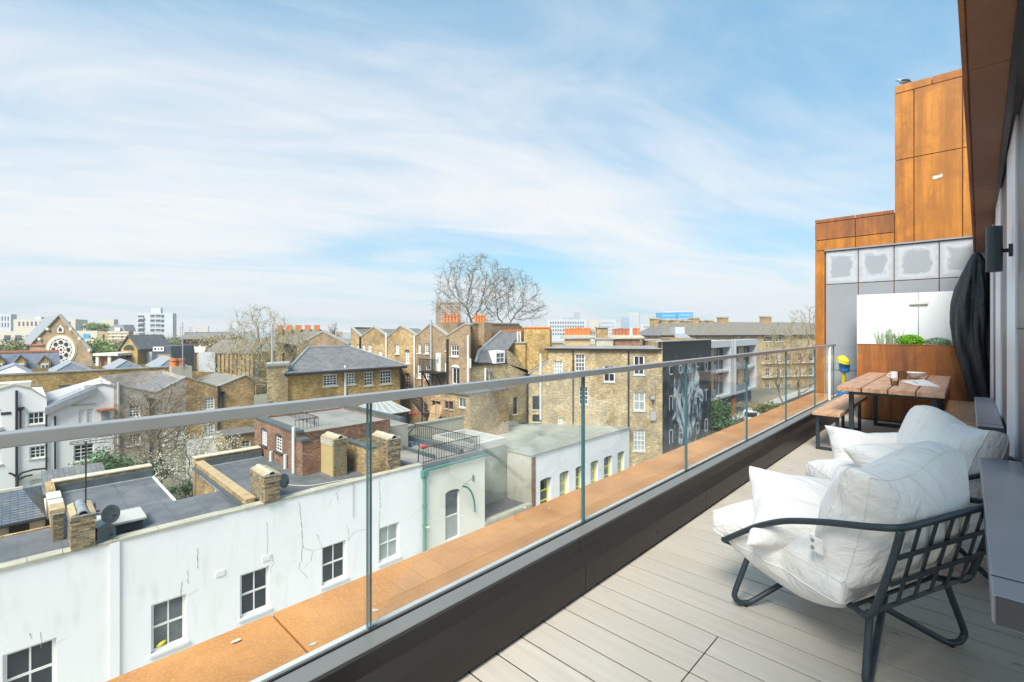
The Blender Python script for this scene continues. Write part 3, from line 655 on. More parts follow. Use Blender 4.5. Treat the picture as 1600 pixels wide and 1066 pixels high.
# draped black cover
cv = MB(); n = 72; prof = []
base = V((.075, 8.9, 0))
rings = [(2.44, .012), (2.41, .05), (2.26, .11), (2.02, .18), (1.8, .225), (1.5, .24), (1.2, .23), (.9, .20), (.6, .16), (.3, .12), (.03, .10)]
rr0 = rings; rings = []
for (z0_, r0_), (z1_, r1_) in zip(rr0[:-1], rr0[1:]):
    for q_ in range(4): rings.append((z0_ + (z1_ - z0_) * q_ / 4, r0_ + (r1_ - r0_) * q_ / 4))
rings.append(rr0[-1])
for k, (z, r) in enumerate(rings):
    for j in range(n):
        a = 2 * math.pi * j / n
        fz = min(1, (2.5 - z) * 2); rr = r * (1.06 - .30 * fz * abs(math.sin(a * 3 + .8 * math.sin(z * 1.9) + .3)) ** 3 * (1 if z > .3 else .6) - .11 * fz * abs(math.sin(a * 7.5 + z * 1.1)) ** 4 + .025 * max(0, math.sin(z * 9 + a * 3)) ** 4 * max(0, math.sin(a * 2 + z)))
        cv.v.append(base + V((rr * math.cos(a) * .95 + (.02 * math.sin(z * 3)) - .01 + + max(0, .10 * (1 - z / 1.2)), rr * math.sin(a), z)))
for k in range(len(rings) - 1):
    for j in range(n): cv.f.append((k * n + j, (k + 1) * n + j, (k + 1) * n + (j + 1) % n, k * n + (j + 1) % n))
cv.f.append(tuple(range(n)))
o = cv.build('parasol_cover', 'black_cover', smooth=True, label='tall folded parasol under a wrinkled black cover by the penthouse wall', cat='parasol cover')
sb = o.modifiers.new('sub', 'SUBSURF'); sb.levels = 2; sb.render_levels = 2
tx = bpy.data.textures.new('folds', 'CLOUDS'); tx.noise_scale = .13; tx.noise_depth = 3
dm = o.modifiers.new('folds', 'DISPLACE'); dm.texture = tx; dm.strength = .012; dm.mid_level = .5; dm.texture_coords = 'LOCAL'
# small leaves and drips on the boards
for i, (u, v) in enumerate(((1236, 735), (1192, 730), (1262, 733), (1187, 708), (1400, 990), (1590, 1038))):
    p = at_z(u, v, .001); m_ = MB(); n = 7
    m_.poly([p + V((math.cos(2 * math.pi * k / n) * .022 * random.uniform(.5, 1.2), math.sin(2 * math.pi * k / n) * .010, .0008)) for k in range(n)])
    m_.build('dirt_spot', 'mortar', deck, uv=False)
# ================================================================ the town beyond the balustrade
GZ = -11.8
gnd = MB().box(-3500, 3000, -3000, 4000, GZ - 1, GZ).build('ground', 'ground', kind='structure', loc=(0, 0, GZ), uv=False)
def windowpart(F, par, r, cols=2, rows=4, fm='window_white', pm='pane_dark', rec=.12, sash=True, sill=True, fw=.07, bw=.035, arch=0, sillm=None, label=None):
    a0, a1, z0, z1 = r; m = MB()
    if pm == 'pane_dark':
        q_ = random.random(); pm = 'pane_net' if q_ < .16 else ('pane_mid' if q_ < .42 else pm)
    f0, f1 = -rec, -rec + .05
    m.fbox(F, a0, a0 + fw, z0, z1, f0, f1); m.fbox(F, a1 - fw, a1, z0, z1, f0, f1)
    m.fbox(F, a0 + fw, a1 - fw, z0, z0 + fw, f0, f1); m.fbox(F, a0 + fw, a1 - fw, z1 - fw, z1, f0, f1)
    for i in range(1, cols):
        a = a0 + fw + (a1 - a0 - 2 * fw) * i / cols; m.fbox(F, a - bw / 2, a + bw / 2, z0 + fw, z1 - fw, f0 + .01, f1 - .012)
    for i in range(1, rows):
        z = z0 + fw + (z1 - z0 - 2 * fw) * i / rows; b = bw
        if sash and i * 2 == rows: b = bw * 1.6
        m.fbox(F, a0 + fw, a1 - fw, z - b / 2, z + b / 2, f0 + .012, f1 - (.004 if sash and i * 2 == rows else .014))
    w = m.build('window', fm, par, label=label)
    MB().poly([F.at(a0, z0, f0 + .012), F.at(a1, z0, f0 + .012), F.at(a1, z1, f0 + .012), F.at(a0, z1, f0 + .012)]).build('pane', pm, w)
    if sill: MB().fbox(F, a0 - .07, a1 + .07, z0 - .09, z0 - .002, -rec, .07).build('sill', sillm or ('stone_white'), w)
    if arch:                  # dark brick arch above the opening
        k = 6; a_m = (a0 + a1) / 2; hw = (a1 - a0) / 2 + .02
        pts = [F.at(a_m + hw * math.cos(math.pi * i / k), z1 + arch * math.sin(math.pi * i / k), -rec + .04) for i in range(k + 1)]
        MB().slab(pts, F.n * (rec - .03)).build('arch', 'window_dark' if arch < .2 else fm, w)
    return w
def rects_px(F, lst):
    o = []
    for w in lst:
        u0, v0, u1, v1 = w[:4]; a0 = F.px(u0, (v0 + v1) / 2)[0]; a1 = F.px(u1, (v0 + v1) / 2)[0]
        if a0 > a1: a0, a1 = a1, a0
        uc = (u0 + u1) / 2; z1 = F.px(uc, v0)[1]; z0 = F.px(uc, v1)[1]; o.append((a0, a1, z0, z1))
    return o
def holed(mb, F, a0, a1, z0, z1, rects, rec=.14):
    xs = sorted(set([a0, a1] + [x for r in rects for x in r[:2] if a0 < x < a1])); zs_ = sorted(set([z0, z1] + [z for r in rects for z in r[2:4] if z0 < z < z1]))
    for i in range(len(xs) - 1):
        for j in range(len(zs_) - 1):
            xm, zm = (xs[i] + xs[i + 1]) / 2, (zs_[j] + zs_[j + 1]) / 2
            if any(r[0] < xm < r[1] and r[2] < zm < r[3] for r in rects): continue
            mb.poly([F.at(xs[i], zs_[j]), F.at(xs[i + 1], zs_[j]), F.at(xs[i + 1], zs_[j + 1]), F.at(xs[i], zs_[j + 1])])
    for r in rects:
        a, b, c_, d = r[:4]; p = [(a, c_), (b, c_), (b, d), (a, d)]
        for k in range(4):
            q, w = p[k], p[(k + 1) % 4]; mb.poly([F.at(q[0], q[1]), F.at(w[0], w[1]), F.at(w[0], w[1], -rec), F.at(q[0], q[1], -rec)])
def block(F, rt, a0, a1, zb, zt, depth, mat, wins=(), prof=None, name='wall', rects=None, back=True):
    """front wall with openings, two sides and back; prof = [(s,z)...] silhouette above the straight part"""
    rc = rects if rects is not None else rects_px(F, wins)
    mb = MB(); holed(mb, F, a0, a1, zb, zt, rc)
    zl = zr = zt
    if prof:
        mb.poly([F.at(a0, zt)] + [F.at(a1, zt)] + [F.at(a, z) for a, z in reversed(prof)])
        zl, zr = prof[0][1], prof[-1][1]
    for a, z in ((a0, zl), (a1, zr)):
        mb.poly([F.at(a, zb), F.at(a, zb, -depth), F.at(a, z, -depth), F.at(a, z)])
    if back: mb.poly([F.at(a0, zb, -depth), F.at(a1, zb, -depth), F.at(a1, zr, -depth), F.at(a0, zl, -depth)])
    mb.build(name, mat, rt)
    for w, r in zip(wins, rc):
        o = w[4] if len(w) > 4 else {}
        windowpart(F, rt, r, **o)
    return rc
def vroof(F, rt, prof, depth, rm='slate', cm='mortar', drop=.22, cop=.12, cw=.28):
    for (a0, z0), (a1, z1) in zip(prof[:-1], prof[1:]):
        MB().seg(F, a0, z0 - drop, a1, z1 - drop, -cw, -depth, .1).build('roof', rm, rt)
        MB().seg(F, a0, z0 + .05, a1, z1 + .05, .05, -cw, cop).build('coping', cm, rt)
def pipe(F, rt, u, v0, v1, mt='pipe_black', r=.055, hop=False, u2=None, wires=None):
    a, z1 = F.px(u, v0); b, z0 = F.px(u2 or u, v1)
    m = MB().tube([F.at(a, z0, .10), F.at(a, z1, .10)], r, 6)
    if hop: m.hexa([F.at(a - .1, z1 - .25, .02), F.at(a + .1, z1 - .25, .02), F.at(a + .1, z1 - .25, .2), F.at(a - .1, z1 - .25, .2), F.at(a - .2, z1, .02), F.at(a + .2, z1, .02), F.at(a + .2, z1, .3), F.at(a - .2, z1, .3)])
    return m.build('downpipe', mt, rt)
def pots(rt, F, par, a0, a1, z, off, n, h=.9, r=.15, mt='terracotta', rows=1):
    for k in range(n):
        a = a0 + (a1 - a0) * (k + .5) / n
        for q in range(rows):
            MB().lathe(F.at(a, z, off - q * .4), [(r * .85, 0), (r * .8, h * .75), (r, h * .8), (r * .95, h), (r * .6, h)], 8).build('chimney_pot', mt, par, uv=False)
# ---------------------------------------------------------------- the long white building in front
F1 = FX(-20); ZT = 1.4 - .3419 * 20
wb = root('white_building', (-24, 4, GZ), 'long white rendered building with cracked wall and flat grey roof below the terrace', 'building')
yE = F1.px(660, 900)[0]
yW = -9.0
WW = dict(cols=2, rows=2, rec=.16, fw=.09, bw=.045, sillm='window_white')
wins = [(-60, 1015, 5 - 70 + 76, 1120, WW), (236, 936, 291, 1012, WW), (375, 892, 421, 962, WW), (503, 850, 541, 910, WW), (592, 820, 624, 872, WW)]
wins[0] = (4, 1018, 88, 1130, WW)
MBw = MB(); rc = rects_px(F1, wins)
rc[0] = (rc[0][0], rc[0][1], rc[1][2] + .05, rc[1][3] + .02)
zm = sum(r[3] for r in rc[1:]) / 4; zn = sum(r[2] for r in rc[1:]) / 4
rc = [(r[0], r[1], zn, zm) for r in rc]
holed(MBw, F1, yW, yE, GZ, ZT, rc, .16)
MBw.poly([(-20, yW, GZ), (-28.4, yW, GZ), (-28.4, yW, ZT - .2), (-20, yW, ZT - .2)])
MBw.poly([(-20, yE, GZ), (-28.4, yE, GZ), (-28.4, yE, ZT - .2), (-20, yE, ZT - .2)])
MBw.build('wall', 'white_render', wb)
lb = ['', 'sash window with a yellow cushion on its inner ledge', '', '', '']
for r, l in zip(rc, lb): windowpart(F1, wb, r, label=l or None, **WW)
r = rc[1]
cu = MB().tube([F1.at(r[0] + .16, r[2] + .13, -.12), F1.at(r[0] + .25, r[2] + .16, -.12), F1.at(r[0] + .36, r[2] + .2, -.12), F1.at(r[0] + .44, r[2] + .24, -.12)], [.02, .06, .06, .02], 10).build('cushion', 'yellow_plastic', smooth=True)
tagp(cu, 'yellow cushion on the inner sill of a window in the white building', 'cushion')
ZR = ZT - .16
wb_r = [(-20.3, -9), (-20.3, yE), (-28.1, 9.4), (-28.1, 6.3), (-23.4, 6.3), (-23.4, 4.45), (-28.2, 4.45), (-28.2, 1.1), (-23.5, 1.1), (-23.5, -9)]
def rr(x0, x1, y0, y1, z, mt='roof_felt', nm='roof_sheet', par=None): return MB().box(x0, x1, y0, y1, z - .12, z).build(nm, mt, par or wb)
rr(-23.4, -20.3, yW, 6.2, ZR); rr(-28.1, -23.41, 1.1, 4.45, ZR); rr(-28.1, -20.3, 6.35, 11.5, ZR + .004); rr(-23.5, -20.3, 11.51, yE, ZR + .004)
MB().hexa([(-23.4, 3.1, ZR + .004), (-20.4, 3.1, ZR + .004), (-20.4, 6.2, ZR + .004), (-23.4, 6.2, ZR + .004), (-23.0, 3.6, ZR + .10), (-20.9, 3.6, ZR + .10), (-20.9, 5.8, ZR + .10), (-23.0, 5.8, ZR + .10)]).build('roof_sheet', 'roof_felt', wb)
# stone coping in pieces, slightly uneven
y = yW
while y < yE - .05:
    L = random.uniform(.7, 1.3); y2 = min(y + L, yE); j = random.uniform(-.012, .012)
    MB().box(-20.36, -19.955 + j, y + .006, y2 - .006, ZT - .07, ZT + .01 + j).build('coping_stone', 'moss_stone', wb, bev=.01); y = y2
MB().box(-20.30, -20.01, yW, yE, ZT - .3, ZT - .072).build('parapet', 'white_render', wb)
for y0, y1 in ((1.0, 4.45), (6.2, 9.3)):
    MB().box(-28.55, -28.15, y0, y1, GZ, ZT + .30).build('rear_parapet', 'stock_brick', wb)
    n_ = int((y1 - y0) / .8)
    for i in range(n_): MB().box(-28.62, -28.08, y0 + (y1 - y0) * i / n_ + .005, y0 + (y1 - y0) * (i + 1) / n_ - .005, ZT + .302, ZT + .36).build('coping_stone', 'cream_stone', wb, bev=.01)
    MB().box(-28.14, -28.0, y0, y1, ZR, ZT + .18).build('flashing', 'dark_lead', wb); MB().box(-27.99, -27.8, y0, y1, ZR, ZR + .03).build('flashing', 'lead', wb)
# party wall with yellow coping bricks
MB().box(-28.1, -20.4, 6.22, 6.50, GZ, ZT + .12).build('party_wall', 'stock_brick', wb)
for i in range(22):
    x = -28.1 + i * .35; MB().box(x + .004, x + .345, 6.17, 6.55, ZT + .122, ZT + .19).build('coping_brick', 'ochre_stone', wb, bev=.008)
MB().box(-28.0, -20.45, 6.05, 6.20, ZR, ZR + .10).build('flashing', 'dark_lead', wb); MB().box(-26.5, -20.45, 6.0, 6.04, ZR, ZR + .03).build('flashing', 'lead', wb)
MB().tube([(-24.2, 6.15, GZ), (-24.2, 6.15, ZT - .1)], .07, 8).build('vent_pipe', 'pipe_white', wb)
MB().box(-28.2, -23.4, 4.40, 4.5, GZ, ZR + .02).build('party_wall', 'cream_render', wb)
MB().box(-23.4, -28.4, .95, 1.08, GZ, ZR + .02).build('party_wall', 'stock_brick', wb)
MB().box(-23.6, -23.45, yW, 1.0, GZ, ZR + .02).build('party_wall', 'stock_brick', wb)
# cables, lightning rod pilaster
MB().box(-19.98, -19.999 + .06, 2.05, 2.30, GZ, ZT - .08).build('pilaster', 'white_render', wb)
MB().tube([(-19.96, F1.px(551, 800)[0], ZT - .05), (-19.96, F1.px(551, 800)[0], ZT - 1.6)], .015, 5).build('cable', 'pipe_grey', wb)
for u, v in ((344, 896), (416, 872)):
    a, z = F1.px(u, v); MB().fbox(F1, a - .15, a + .15, z - .1, z + .1, .0, .03).build('air_brick', 'window_white', wb)
# cracks, following the photograph
def crack(pts, w=.012, mt='crack', F=F1, par=None):
    m = MB(); P = []
    for (u, v), (u2, v2) in zip(pts[:-1], pts[1:]):
        k = max(2, int(math.hypot(u2 - u, v2 - v) / 3))
        P += [(u + (u2 - u) * i / k + random.uniform(-1, 1) * .8, v + (v2 - v) * i / k + random.uniform(-.6, .6)) for i in range(k)]
    P.append(pts[-1]); n = len(P)
    for i in range(n - 1):
        a, z = F.px(*P[i]); b, y_ = F.px(*P[i + 1]); w0 = w * .55 * (.4 + random.random()); 
        m.hexa([F.at(a - w0, z - w0 * .3, .001), F.at(a + w0, z + w0 * .3, .001), F.at(b + w0, y_ + w0 * .3, .001), F.at(b - w0, y_ - w0 * .3, .001), F.at(a - w0, z - w0 * .3, .005), F.at(a + w0, z + w0 * .3, .005), F.at(b + w0, y_ + w0 * .3, .005), F.at(b - w0, y_ - w0 * .3, .005)])
    m.build('crack', mt, par or wb, uv=False)
crack([(467, 784), (470, 806), (472, 830), (473, 852), (471, 874), (466, 888)], .016)
crack([(471, 853), (478, 858), (490, 861), (503, 857), (499, 844), (495, 835)], .012)
crack([(467, 888), (474, 896), (481, 905)], .014); crack([(466, 874), (453, 880)], .008); crack([(488, 862), (486, 876), (474, 888)], .010)
crack([(544, 843), (552, 833), (563, 829), (574, 827)], .014); crack([(417, 816), (418, 846), (417, 868)], .020, 'crack_pale'); crack([(425, 866), (428, 880), (420, 895)], .010)
crack([(309, 857), (309, 888)], .016); crack([(284, 910), (283, 932)], .018); crack([(295, 930), (309, 921)], .012); crack([(293, 892), (294, 912)], .02, 'crack_pale')
crack([(63, 988), (65, 1000), (64, 1012)], .012); crack([(47, 990), (50, 998)], .012); crack([(88, 1006), (101, 998)], .010)
crack([(593, 752), (594, 790), (592, 826)], .03, 'crack_pale'); crack([(637, 812), (647, 805), (655, 797)], .010); crack([(541, 820), (545, 832), (543, 846)], .014, 'crack_pale')
crack([(525, 770), (528, 782)], .03, 'crack_pale'); crack([(519, 780), (514, 790)], .03, 'crack_pale'); crack([(430, 1050 - 140), (417, 912)], .01, 'crack_pale')
# brick-by-brick chimney stacks on this roof
def stack(par, x0, x1, y0, y1, z0, z1, mats=('stack_brick',), face_render=None, tiles=True, mossy=True, bh=.079, bl=.236, top_corbel=2):
    nc = max(3, round((z1 - z0) / bh)); bh = (z1 - z0) / nc
    MB().box(x0 + .012, x1 - .012, y0 + .012, y1 - .012, z0, z1 - .01).build('mortar_core', 'mortar', par)
    ny = max(2, round((y1 - y0) / bl)); nx = max(2, round((x1 - x0) / bl)); cnt = 0
    meshes = {}
    for k in range(nc):
        z = z0 + k * bh; ex = .03 if k >= nc - top_corbel - 1 and k < nc - 1 else 0
        off = .5 if k % 2 else 0
        def brick(a0, a1, b0, b1):
            key = (round(a1 - a0, 3), round(b1 - b0, 3), random.randint(0, 2))
            c_ = V(((a0 + a1) / 2, (b0 + b1) / 2, z + .004))
            if key not in meshes:
                o = MB().box(a0, a1, b0, b1, z + .004, z + bh - .004).build('brick', ('stack_brick', 'brown_brick', 'stack_brick')[key[2]], par)
                L = top(par).location; o.data.transform(Matrix.Translation(L - c_)); o.location = c_ - L; meshes[key] = o
            else:
                o = meshes[key].copy(); C.objects.link(o); o.location = c_ - top(par).location
        # +x face
        w = (y1 - y0 + 2 * ex) / ny
        for i in range(ny):
            a = y0 - ex + i * w; brick(x1 - .1, x1 + ex + random.choice((0, .003, -.003)), a + .005, a + w - .005) if not off else None
        if off:
            e_ = [y0 - ex, y0 - ex + w / 2] + [y0 - ex + w / 2 + w * (i + 1) for i in range(ny - 1)] + [y1 + ex]
            for a, b in zip(e_[:-1], e_[1:]): brick(x1 - .1, x1 + ex + random.choice((0, .003, -.003)), a + .005, b - .005)
        # -y face
        if face_render is None:
            w = (x1 - x0 + 2 * ex - .1) / nx; X = x0 - ex
            e_ = [X + w * i for i in range(nx + 1)] if not off else [X, X + w / 2] + [X + w / 2 + w * (i + 1) for i in range(nx - 1)] + [x1 - .1]
            e_[-1] = x1 - .104
            for a, b in zip(e_[:-1], e_[1:]): brick(a + .005, b - .005, y0 - ex + random.choice((0, .003)), y0 + .1)
    if face_render: MB().box(x0, x1 - .104, y0 - .02, y0 + .1, z0, z1 - bh * 4).build('rendered_face', face_render, par); MB().box(x0 - .02, x1 - .104, y0 - .04, y0 + .1, z1 - bh * 4, z1 - .01).build('corbel', 'moss_stone', par)
    MB().box(x0 - .02, x1 + .02, y0 - .02, y1 + .02, z1, z1 + .04).build('flaunching', 'mortar', par)
    if tiles:
        n = max(3, round((x1 - x0) / .38)); L = (x1 - x0 + .04) / n; ym = (y0 + y1) / 2; r = (y1 - y0) * .23
        for i in range(n):
            xa = x0 - .02 + i * L; r1 = r + .012 * (i % 2)
            m_ = MB(); k = 8; ring = [(ym + r1 * math.cos(math.pi * j / k), z1 + .04 + r1 * math.sin(math.pi * j / k)) for j in range(k + 1)] + [(ym - (r1 - .03) * math.cos(math.pi * j / k), z1 + .04 + (r1 - .03) * math.sin(math.pi * j / k)) for j in range(k + 1)]
            for j in range(k):
                a, b, c_, d = ring[j], ring[j + 1], ring[2 * k - j], ring[2 * k + 1 - j]
                m_.slab([(xa, *a), (xa, *b), (xa, *c_), (xa, *d)], (L - .004, 0, 0))
            m_.build('ridge_tile', 'moss_stone' if mossy else 'lead', par)
        for s_ in (-1, 1):
            ya, yb = (y0 - .015, ym - r - .02) if s_ < 0 else (ym + r + .02, y1 + .015)
            k = max(1, round((x1 - x0) / .5))
            for i in range(k): MB().hexa([(x0 + (x1 - x0) * i / k, ya, z1 + .042), (x0 + (x1 - x0) * (i + 1) / k - .01, ya, z1 + .042), (x0 + (x1 - x0) * (i + 1) / k - .01, yb, z1 + .042), (x0 + (x1 - x0) * i / k, yb, z1 + .042)] + [(x0 + (x1 - x0) * i / k, ya, z1 + (.10 if s_ > 0 else .06)), (x0 + (x1 - x0) * (i + 1) / k - .01, ya, z1 + (.10 if s_ > 0 else .06)), (x0 + (x1 - x0) * (i + 1) / k - .01, yb, z1 + (.06 if s_ > 0 else .12)), (x0 + (x1 - x0) * i / k, yb, z1 + (.06 if s_ > 0 else .12))]).build('coping_brick', 'ochre_stone', par, bev=.01)
s = root('chimney_stack', (-20.4, 1.4, ZT), 'left weathered brick chimney with three half-round tiles, dishes fixed behind it', 'chimney', 'chimneys on the white building roof')
stack(s, -21.3, -19.9, 1.13, 1.70, ZT + .012, ZT + 1.02, mossy=False)
s = root('chimney_stub', (-22.2, 1, ZR), 'low broken brick party wall stub with loose coping bricks left of the chimney', 'wall')
stack(s, -23.2, -21.7, .80, 1.06, ZR + .005, ZT + .72, tiles=False, top_corbel=-1)
for x0, x1, mt, dz in ((-22.5, -21.75, 'ochre_stone', .05), (-23.1, -22.55, 'stone_white', .05), (-24.5, -23.6, 'stone_white', -.02)): MB().box(x0, x1, .72, 1.1, ZT + .72 + dz, ZT + .84 + dz).build('coping_brick', mt, s, bev=.01)
MB().box(-24.5, -23.21, .80, 1.06, ZR + .005, ZT + .69).build('wall_end', 'stock_brick', s)
MB().box(-28.4, -24.51, .80, 1.06, ZR + .005, ZT + .35).build('wall_end', 'stock_brick', s)
s = root('chimney_stack', (-20.6, 7, ZT), 'middle banded brick chimney on the white parapet with a dish behind', 'chimney', 'chimneys on the white building roof')
stack(s, -21.4, -19.85, 6.68, 7.26, ZT + .012, ZT + 1.05)
s = root('chimney_stack', (-22.2, 10.6, ZR), 'chimney with a yellow rendered face and mossy tiles standing against the red brick wall', 'chimney', 'chimneys on the white building roof')
stack(s, -22.95, -21.6, 10.35, 11.0, ZR + .008, ZR + 1.75, face_render='yellow_render')
s = root('chimney_stack', (-21, 12.9, ZT), 'wide brick chimney at the right end of the white building roof beside the red bundles', 'chimney', 'chimneys on the white building roof')
stack(s, -21.9, -20.3, 12.45, 13.15, ZR + .008, ZT + 1.45)
# rooflight box behind the dishes
rl = root('roof_box', (-21.2, 2.6, ZR), 'pale-topped dark roof box behind the two satellite dishes', 'roof box')
MB().box(-22.1, -20.95, 1.75, 3.05, ZR + .01, ZR + .34).build('side', 'window_dark', rl); MB().box(-22.2, -20.85, 1.74, 3.15, ZR + .342, ZR + .42).build('lid', 'concrete', rl, bev=.01)
def dish(c, r, az, el, label, mast, mt='dark_lead'):
    c = V(c); A = V((math.sin(R(az)) * math.cos(R(el)), math.cos(R(az)) * math.cos(R(el)), math.sin(R(el))))
    d = root('satellite_dish', c, label, 'satellite dish')
    MB().lathe(c, [(.02, 0), (r * .5, r * .07), (r * .85, r * .2), (r, r * .3), (r * .98, r * .31), (r * .5, r * .09), (.01, .012)], 28, A).build('reflector', mt, d, smooth=True)
    tip = c + A * r * 1.05 + V((0, 0, -r * .25)); MB().tube([c + A * r * .2 - V((0, 0, r * .95)), tip], .012, 6).build('feed_arm', 'flat_black', d)
    MB().tube([tip, tip - A * .12], [.035, .03], 8).build('feed_horn', 'flat_black', d)
    MB().tube([c - A * .03, c - A * .12, V(mast)], .02, 6).build('bracket', 'pipe_black', d)
def zat(u, v, x):
    a, z = FX(x).px(u, v); return V((x, a, z))
dish(zat(170, 804, -20.6), .30, 60, 15, 'upper dark satellite dish above the pale-topped roof box', (-20.9, 1.72, ZT + .75))
dish(zat(163, 834, -20.2), .31, 55, 15, 'lower dark satellite dish over the parapet beside the left chimney', (-20.3, 1.72, ZT + .45))
dish(zat(149, 798, -21.4), .27, 200, 10, 'satellite dish seen from behind between chimney and roof box', (-21.2, 1.5, ZT + .6))
dish(zat(441, 752, -20.6), .30, 60, 12, 'dark satellite dish behind the middle chimney', (-20.8, 7.3, ZT + .5))
an = root('tv_aerial', (-21.3, 1.5, ZT), 'tall thin dark aerial mast rising from the left chimney', 'aerial')
p = zat(134, 790, -21.0); q = zat(134.5, 690, -21.0)
MB().tube([p, q], .024, 6).build('mast', 'iron', an)
for k, dz in ((0, 0), (1, .12), (2, -.12)):
    MB().tube([q + V((0, -.4, dz * .3)), q + V((0, .8 - k * .1, dz))], .012, 4).build('boom', 'iron', an)
    for j in range(6): MB().tube([q + V((-.12, .15 * j - .2, dz * j / 6)), q + V((.12, .15 * j - .2, dz * j / 6))], .008, 4).build('element', 'iron', an)
MB().tube(smooth_path([at_z(441, 757, ZR + .03), at_z(480, 759, ZR + .03), at_z(520, 753, ZR + .03), at_z(572, 744, ZR + .03)], 4), .018, 5).build('cable', 'stone_white', wb, uv=False)
MB().tube(smooth_path([at_z(200, 812, ZR + .03), at_z(260, 800, ZR + .03), at_z(300, 803, ZR + .03), at_z(330, 796, ZR + .03)], 4), .014, 5).build('cable', 'flat_black', wb, uv=False)
# slate-roofed outbuilding at the far left
so = root('slate_outbuilding', (-26, -3, GZ), 'low brick outbuilding under a blue-grey slate roof left of the white building', 'building')
MB().box(-29.5, -25.2, -9, .75, GZ, ZT - .22).build('wall', 'cream_render', so)
for u0, u1 in ((14, 46), (71, 86)):
    Fs = FX(-25.15); a0 = Fs.px(u0, 828)[0]; a1 = Fs.px(u1, 828)[0]; MB().fbox(Fs, a0, a1, ZT - .85, ZT - .35, -.03, .02).build('window', 'pane_dark', so)
e0, r0 = ZT - .18, ZT + .42
nr = 14
for k in range(nr):                                # slate courses
    f0, f1 = k / nr, (k + 1) / nr
    x0, x1 = -24.9 - 2.6 * f0, -24.9 - 2.6 * f1; z0, z1 = e0 + (r0 - e0) * f0, e0 + (r0 - e0) * f1
    MB().hexa([(x0, -9, z0), (x0, .72 - .6 * f0, z0), (x1, .72 - .6 * f1, z1), (x1, -9, z1), (x0, -9, z0 + .035), (x0, .72 - .6 * f0, z0 + .035), (x1, .72 - .6 * f1, z1 + .01), (x1, -9, z1 + .01)]).build('slate_course', 'blue_slate', so)
MB().poly([(-24.9, .74, e0), (-30.1, .74, e0), (-27.5, .14, r0)]).build('hip', 'blue_slate', so)
MB().slab([(-27.5, -9, r0), (-27.5, .14, r0), (-30.1, .74, e0), (-30.1, -9, e0)], (0, 0, -.05)).build('roof', 'blue_slate', so)
MB().tube([(-27.5, -9, r0 + .02), (-27.5, .14, r0 + .02)], .09, 6).build('ridge', 'moss_stone', so)
MB().tube([(-24.87, -9, e0 - .03), (-24.87, .76, e0 - .03)], .05, 6).build('gutter', 'pipe_black', so)
sh = root('garden_shed', (-31, 1.6, GZ), 'small dark roofed lean-to behind the white building parapet', 'shed')
MB().box(-33, -30.2, .9, 3.0, GZ, -6.3).build('wall', 'cream_render', sh); MB().slab([(-33.2, .8, -5.7), (-30, .8, -6.2), (-30, 3.1, -6.2), (-33.2, 3.1, -5.7)], (0, 0, .06)).build('roof', 'slate', sh)
# ---------------------------------------------------------------- red brick and cream building
rb = root('red_brick_building', (-26, 11, GZ), 'red brick rear block with flat grey felt roof and white pipes', 'building')
FA = FY(9.42)
zt = 1.4 - 5.07
a0 = FA.px(398, 700)[0]; a1 = FA.px(463.5, 700)[0]; a2 = FA.px(503, 700)[0]; a3 = FA.px(540, 700)[0]
RW = dict(cols=3, rows=5, rec=.12, fw=.04, bw=.035, arch=.10, sillm='window_dark')
wn_ = [(408, 672, 417, 696, RW), (430, 681, 441, 706, RW)]
block(FA, rb, a0, a1, GZ, zt, 5.2, 'red_brick', wn_)
block(FA, rb, a1 + .002, -12.95, GZ, zt - .30, 2.1, 'red_brick', [])
MB().fbox(FA, a0 - .1, a1 + .05, zt, zt + .12, -.35, .06).build('coping', 'green_metal' if 0 else 'dark_lead', rb)
MB().fbox(FA, a1 + .06, -12.9, zt - .30, zt - .18, -.35, .06).build('coping', 'dark_lead', rb)
MB().fbox(FA, a0, a1, zt - .13, zt - .11, -5.2, -.36).build('roof_sheet', 'pale_felt', rb)
FB = FY(11.6)
b0_ = -12.94; b1_ = -10.5; zb2 = 1.4 - 5.7
block(FB, rb, b0_, b1_, GZ, zb2, 1.2, 'stock_brick', [])
MB().fbox(FB, b0_, b1_ + .03, zb2, zb2 + .10, -.3, .05).build('coping', 'dark_lead', rb)
for u, v0, v1, mt in ((462, 667, 742, 'pipe_white'), (426.5, 705, 725, 'pipe_white'), (449, 710, 736, 'pipe_white')):
    pipe(FA, rb, u, v0, v1, mt, .09)
MB().fbox(FA, FA.px(456, 700)[0], FA.px(459, 700)[0], -4.9, -4.1, -.05, .01).build('slot_window', 'pane_dark', rb)
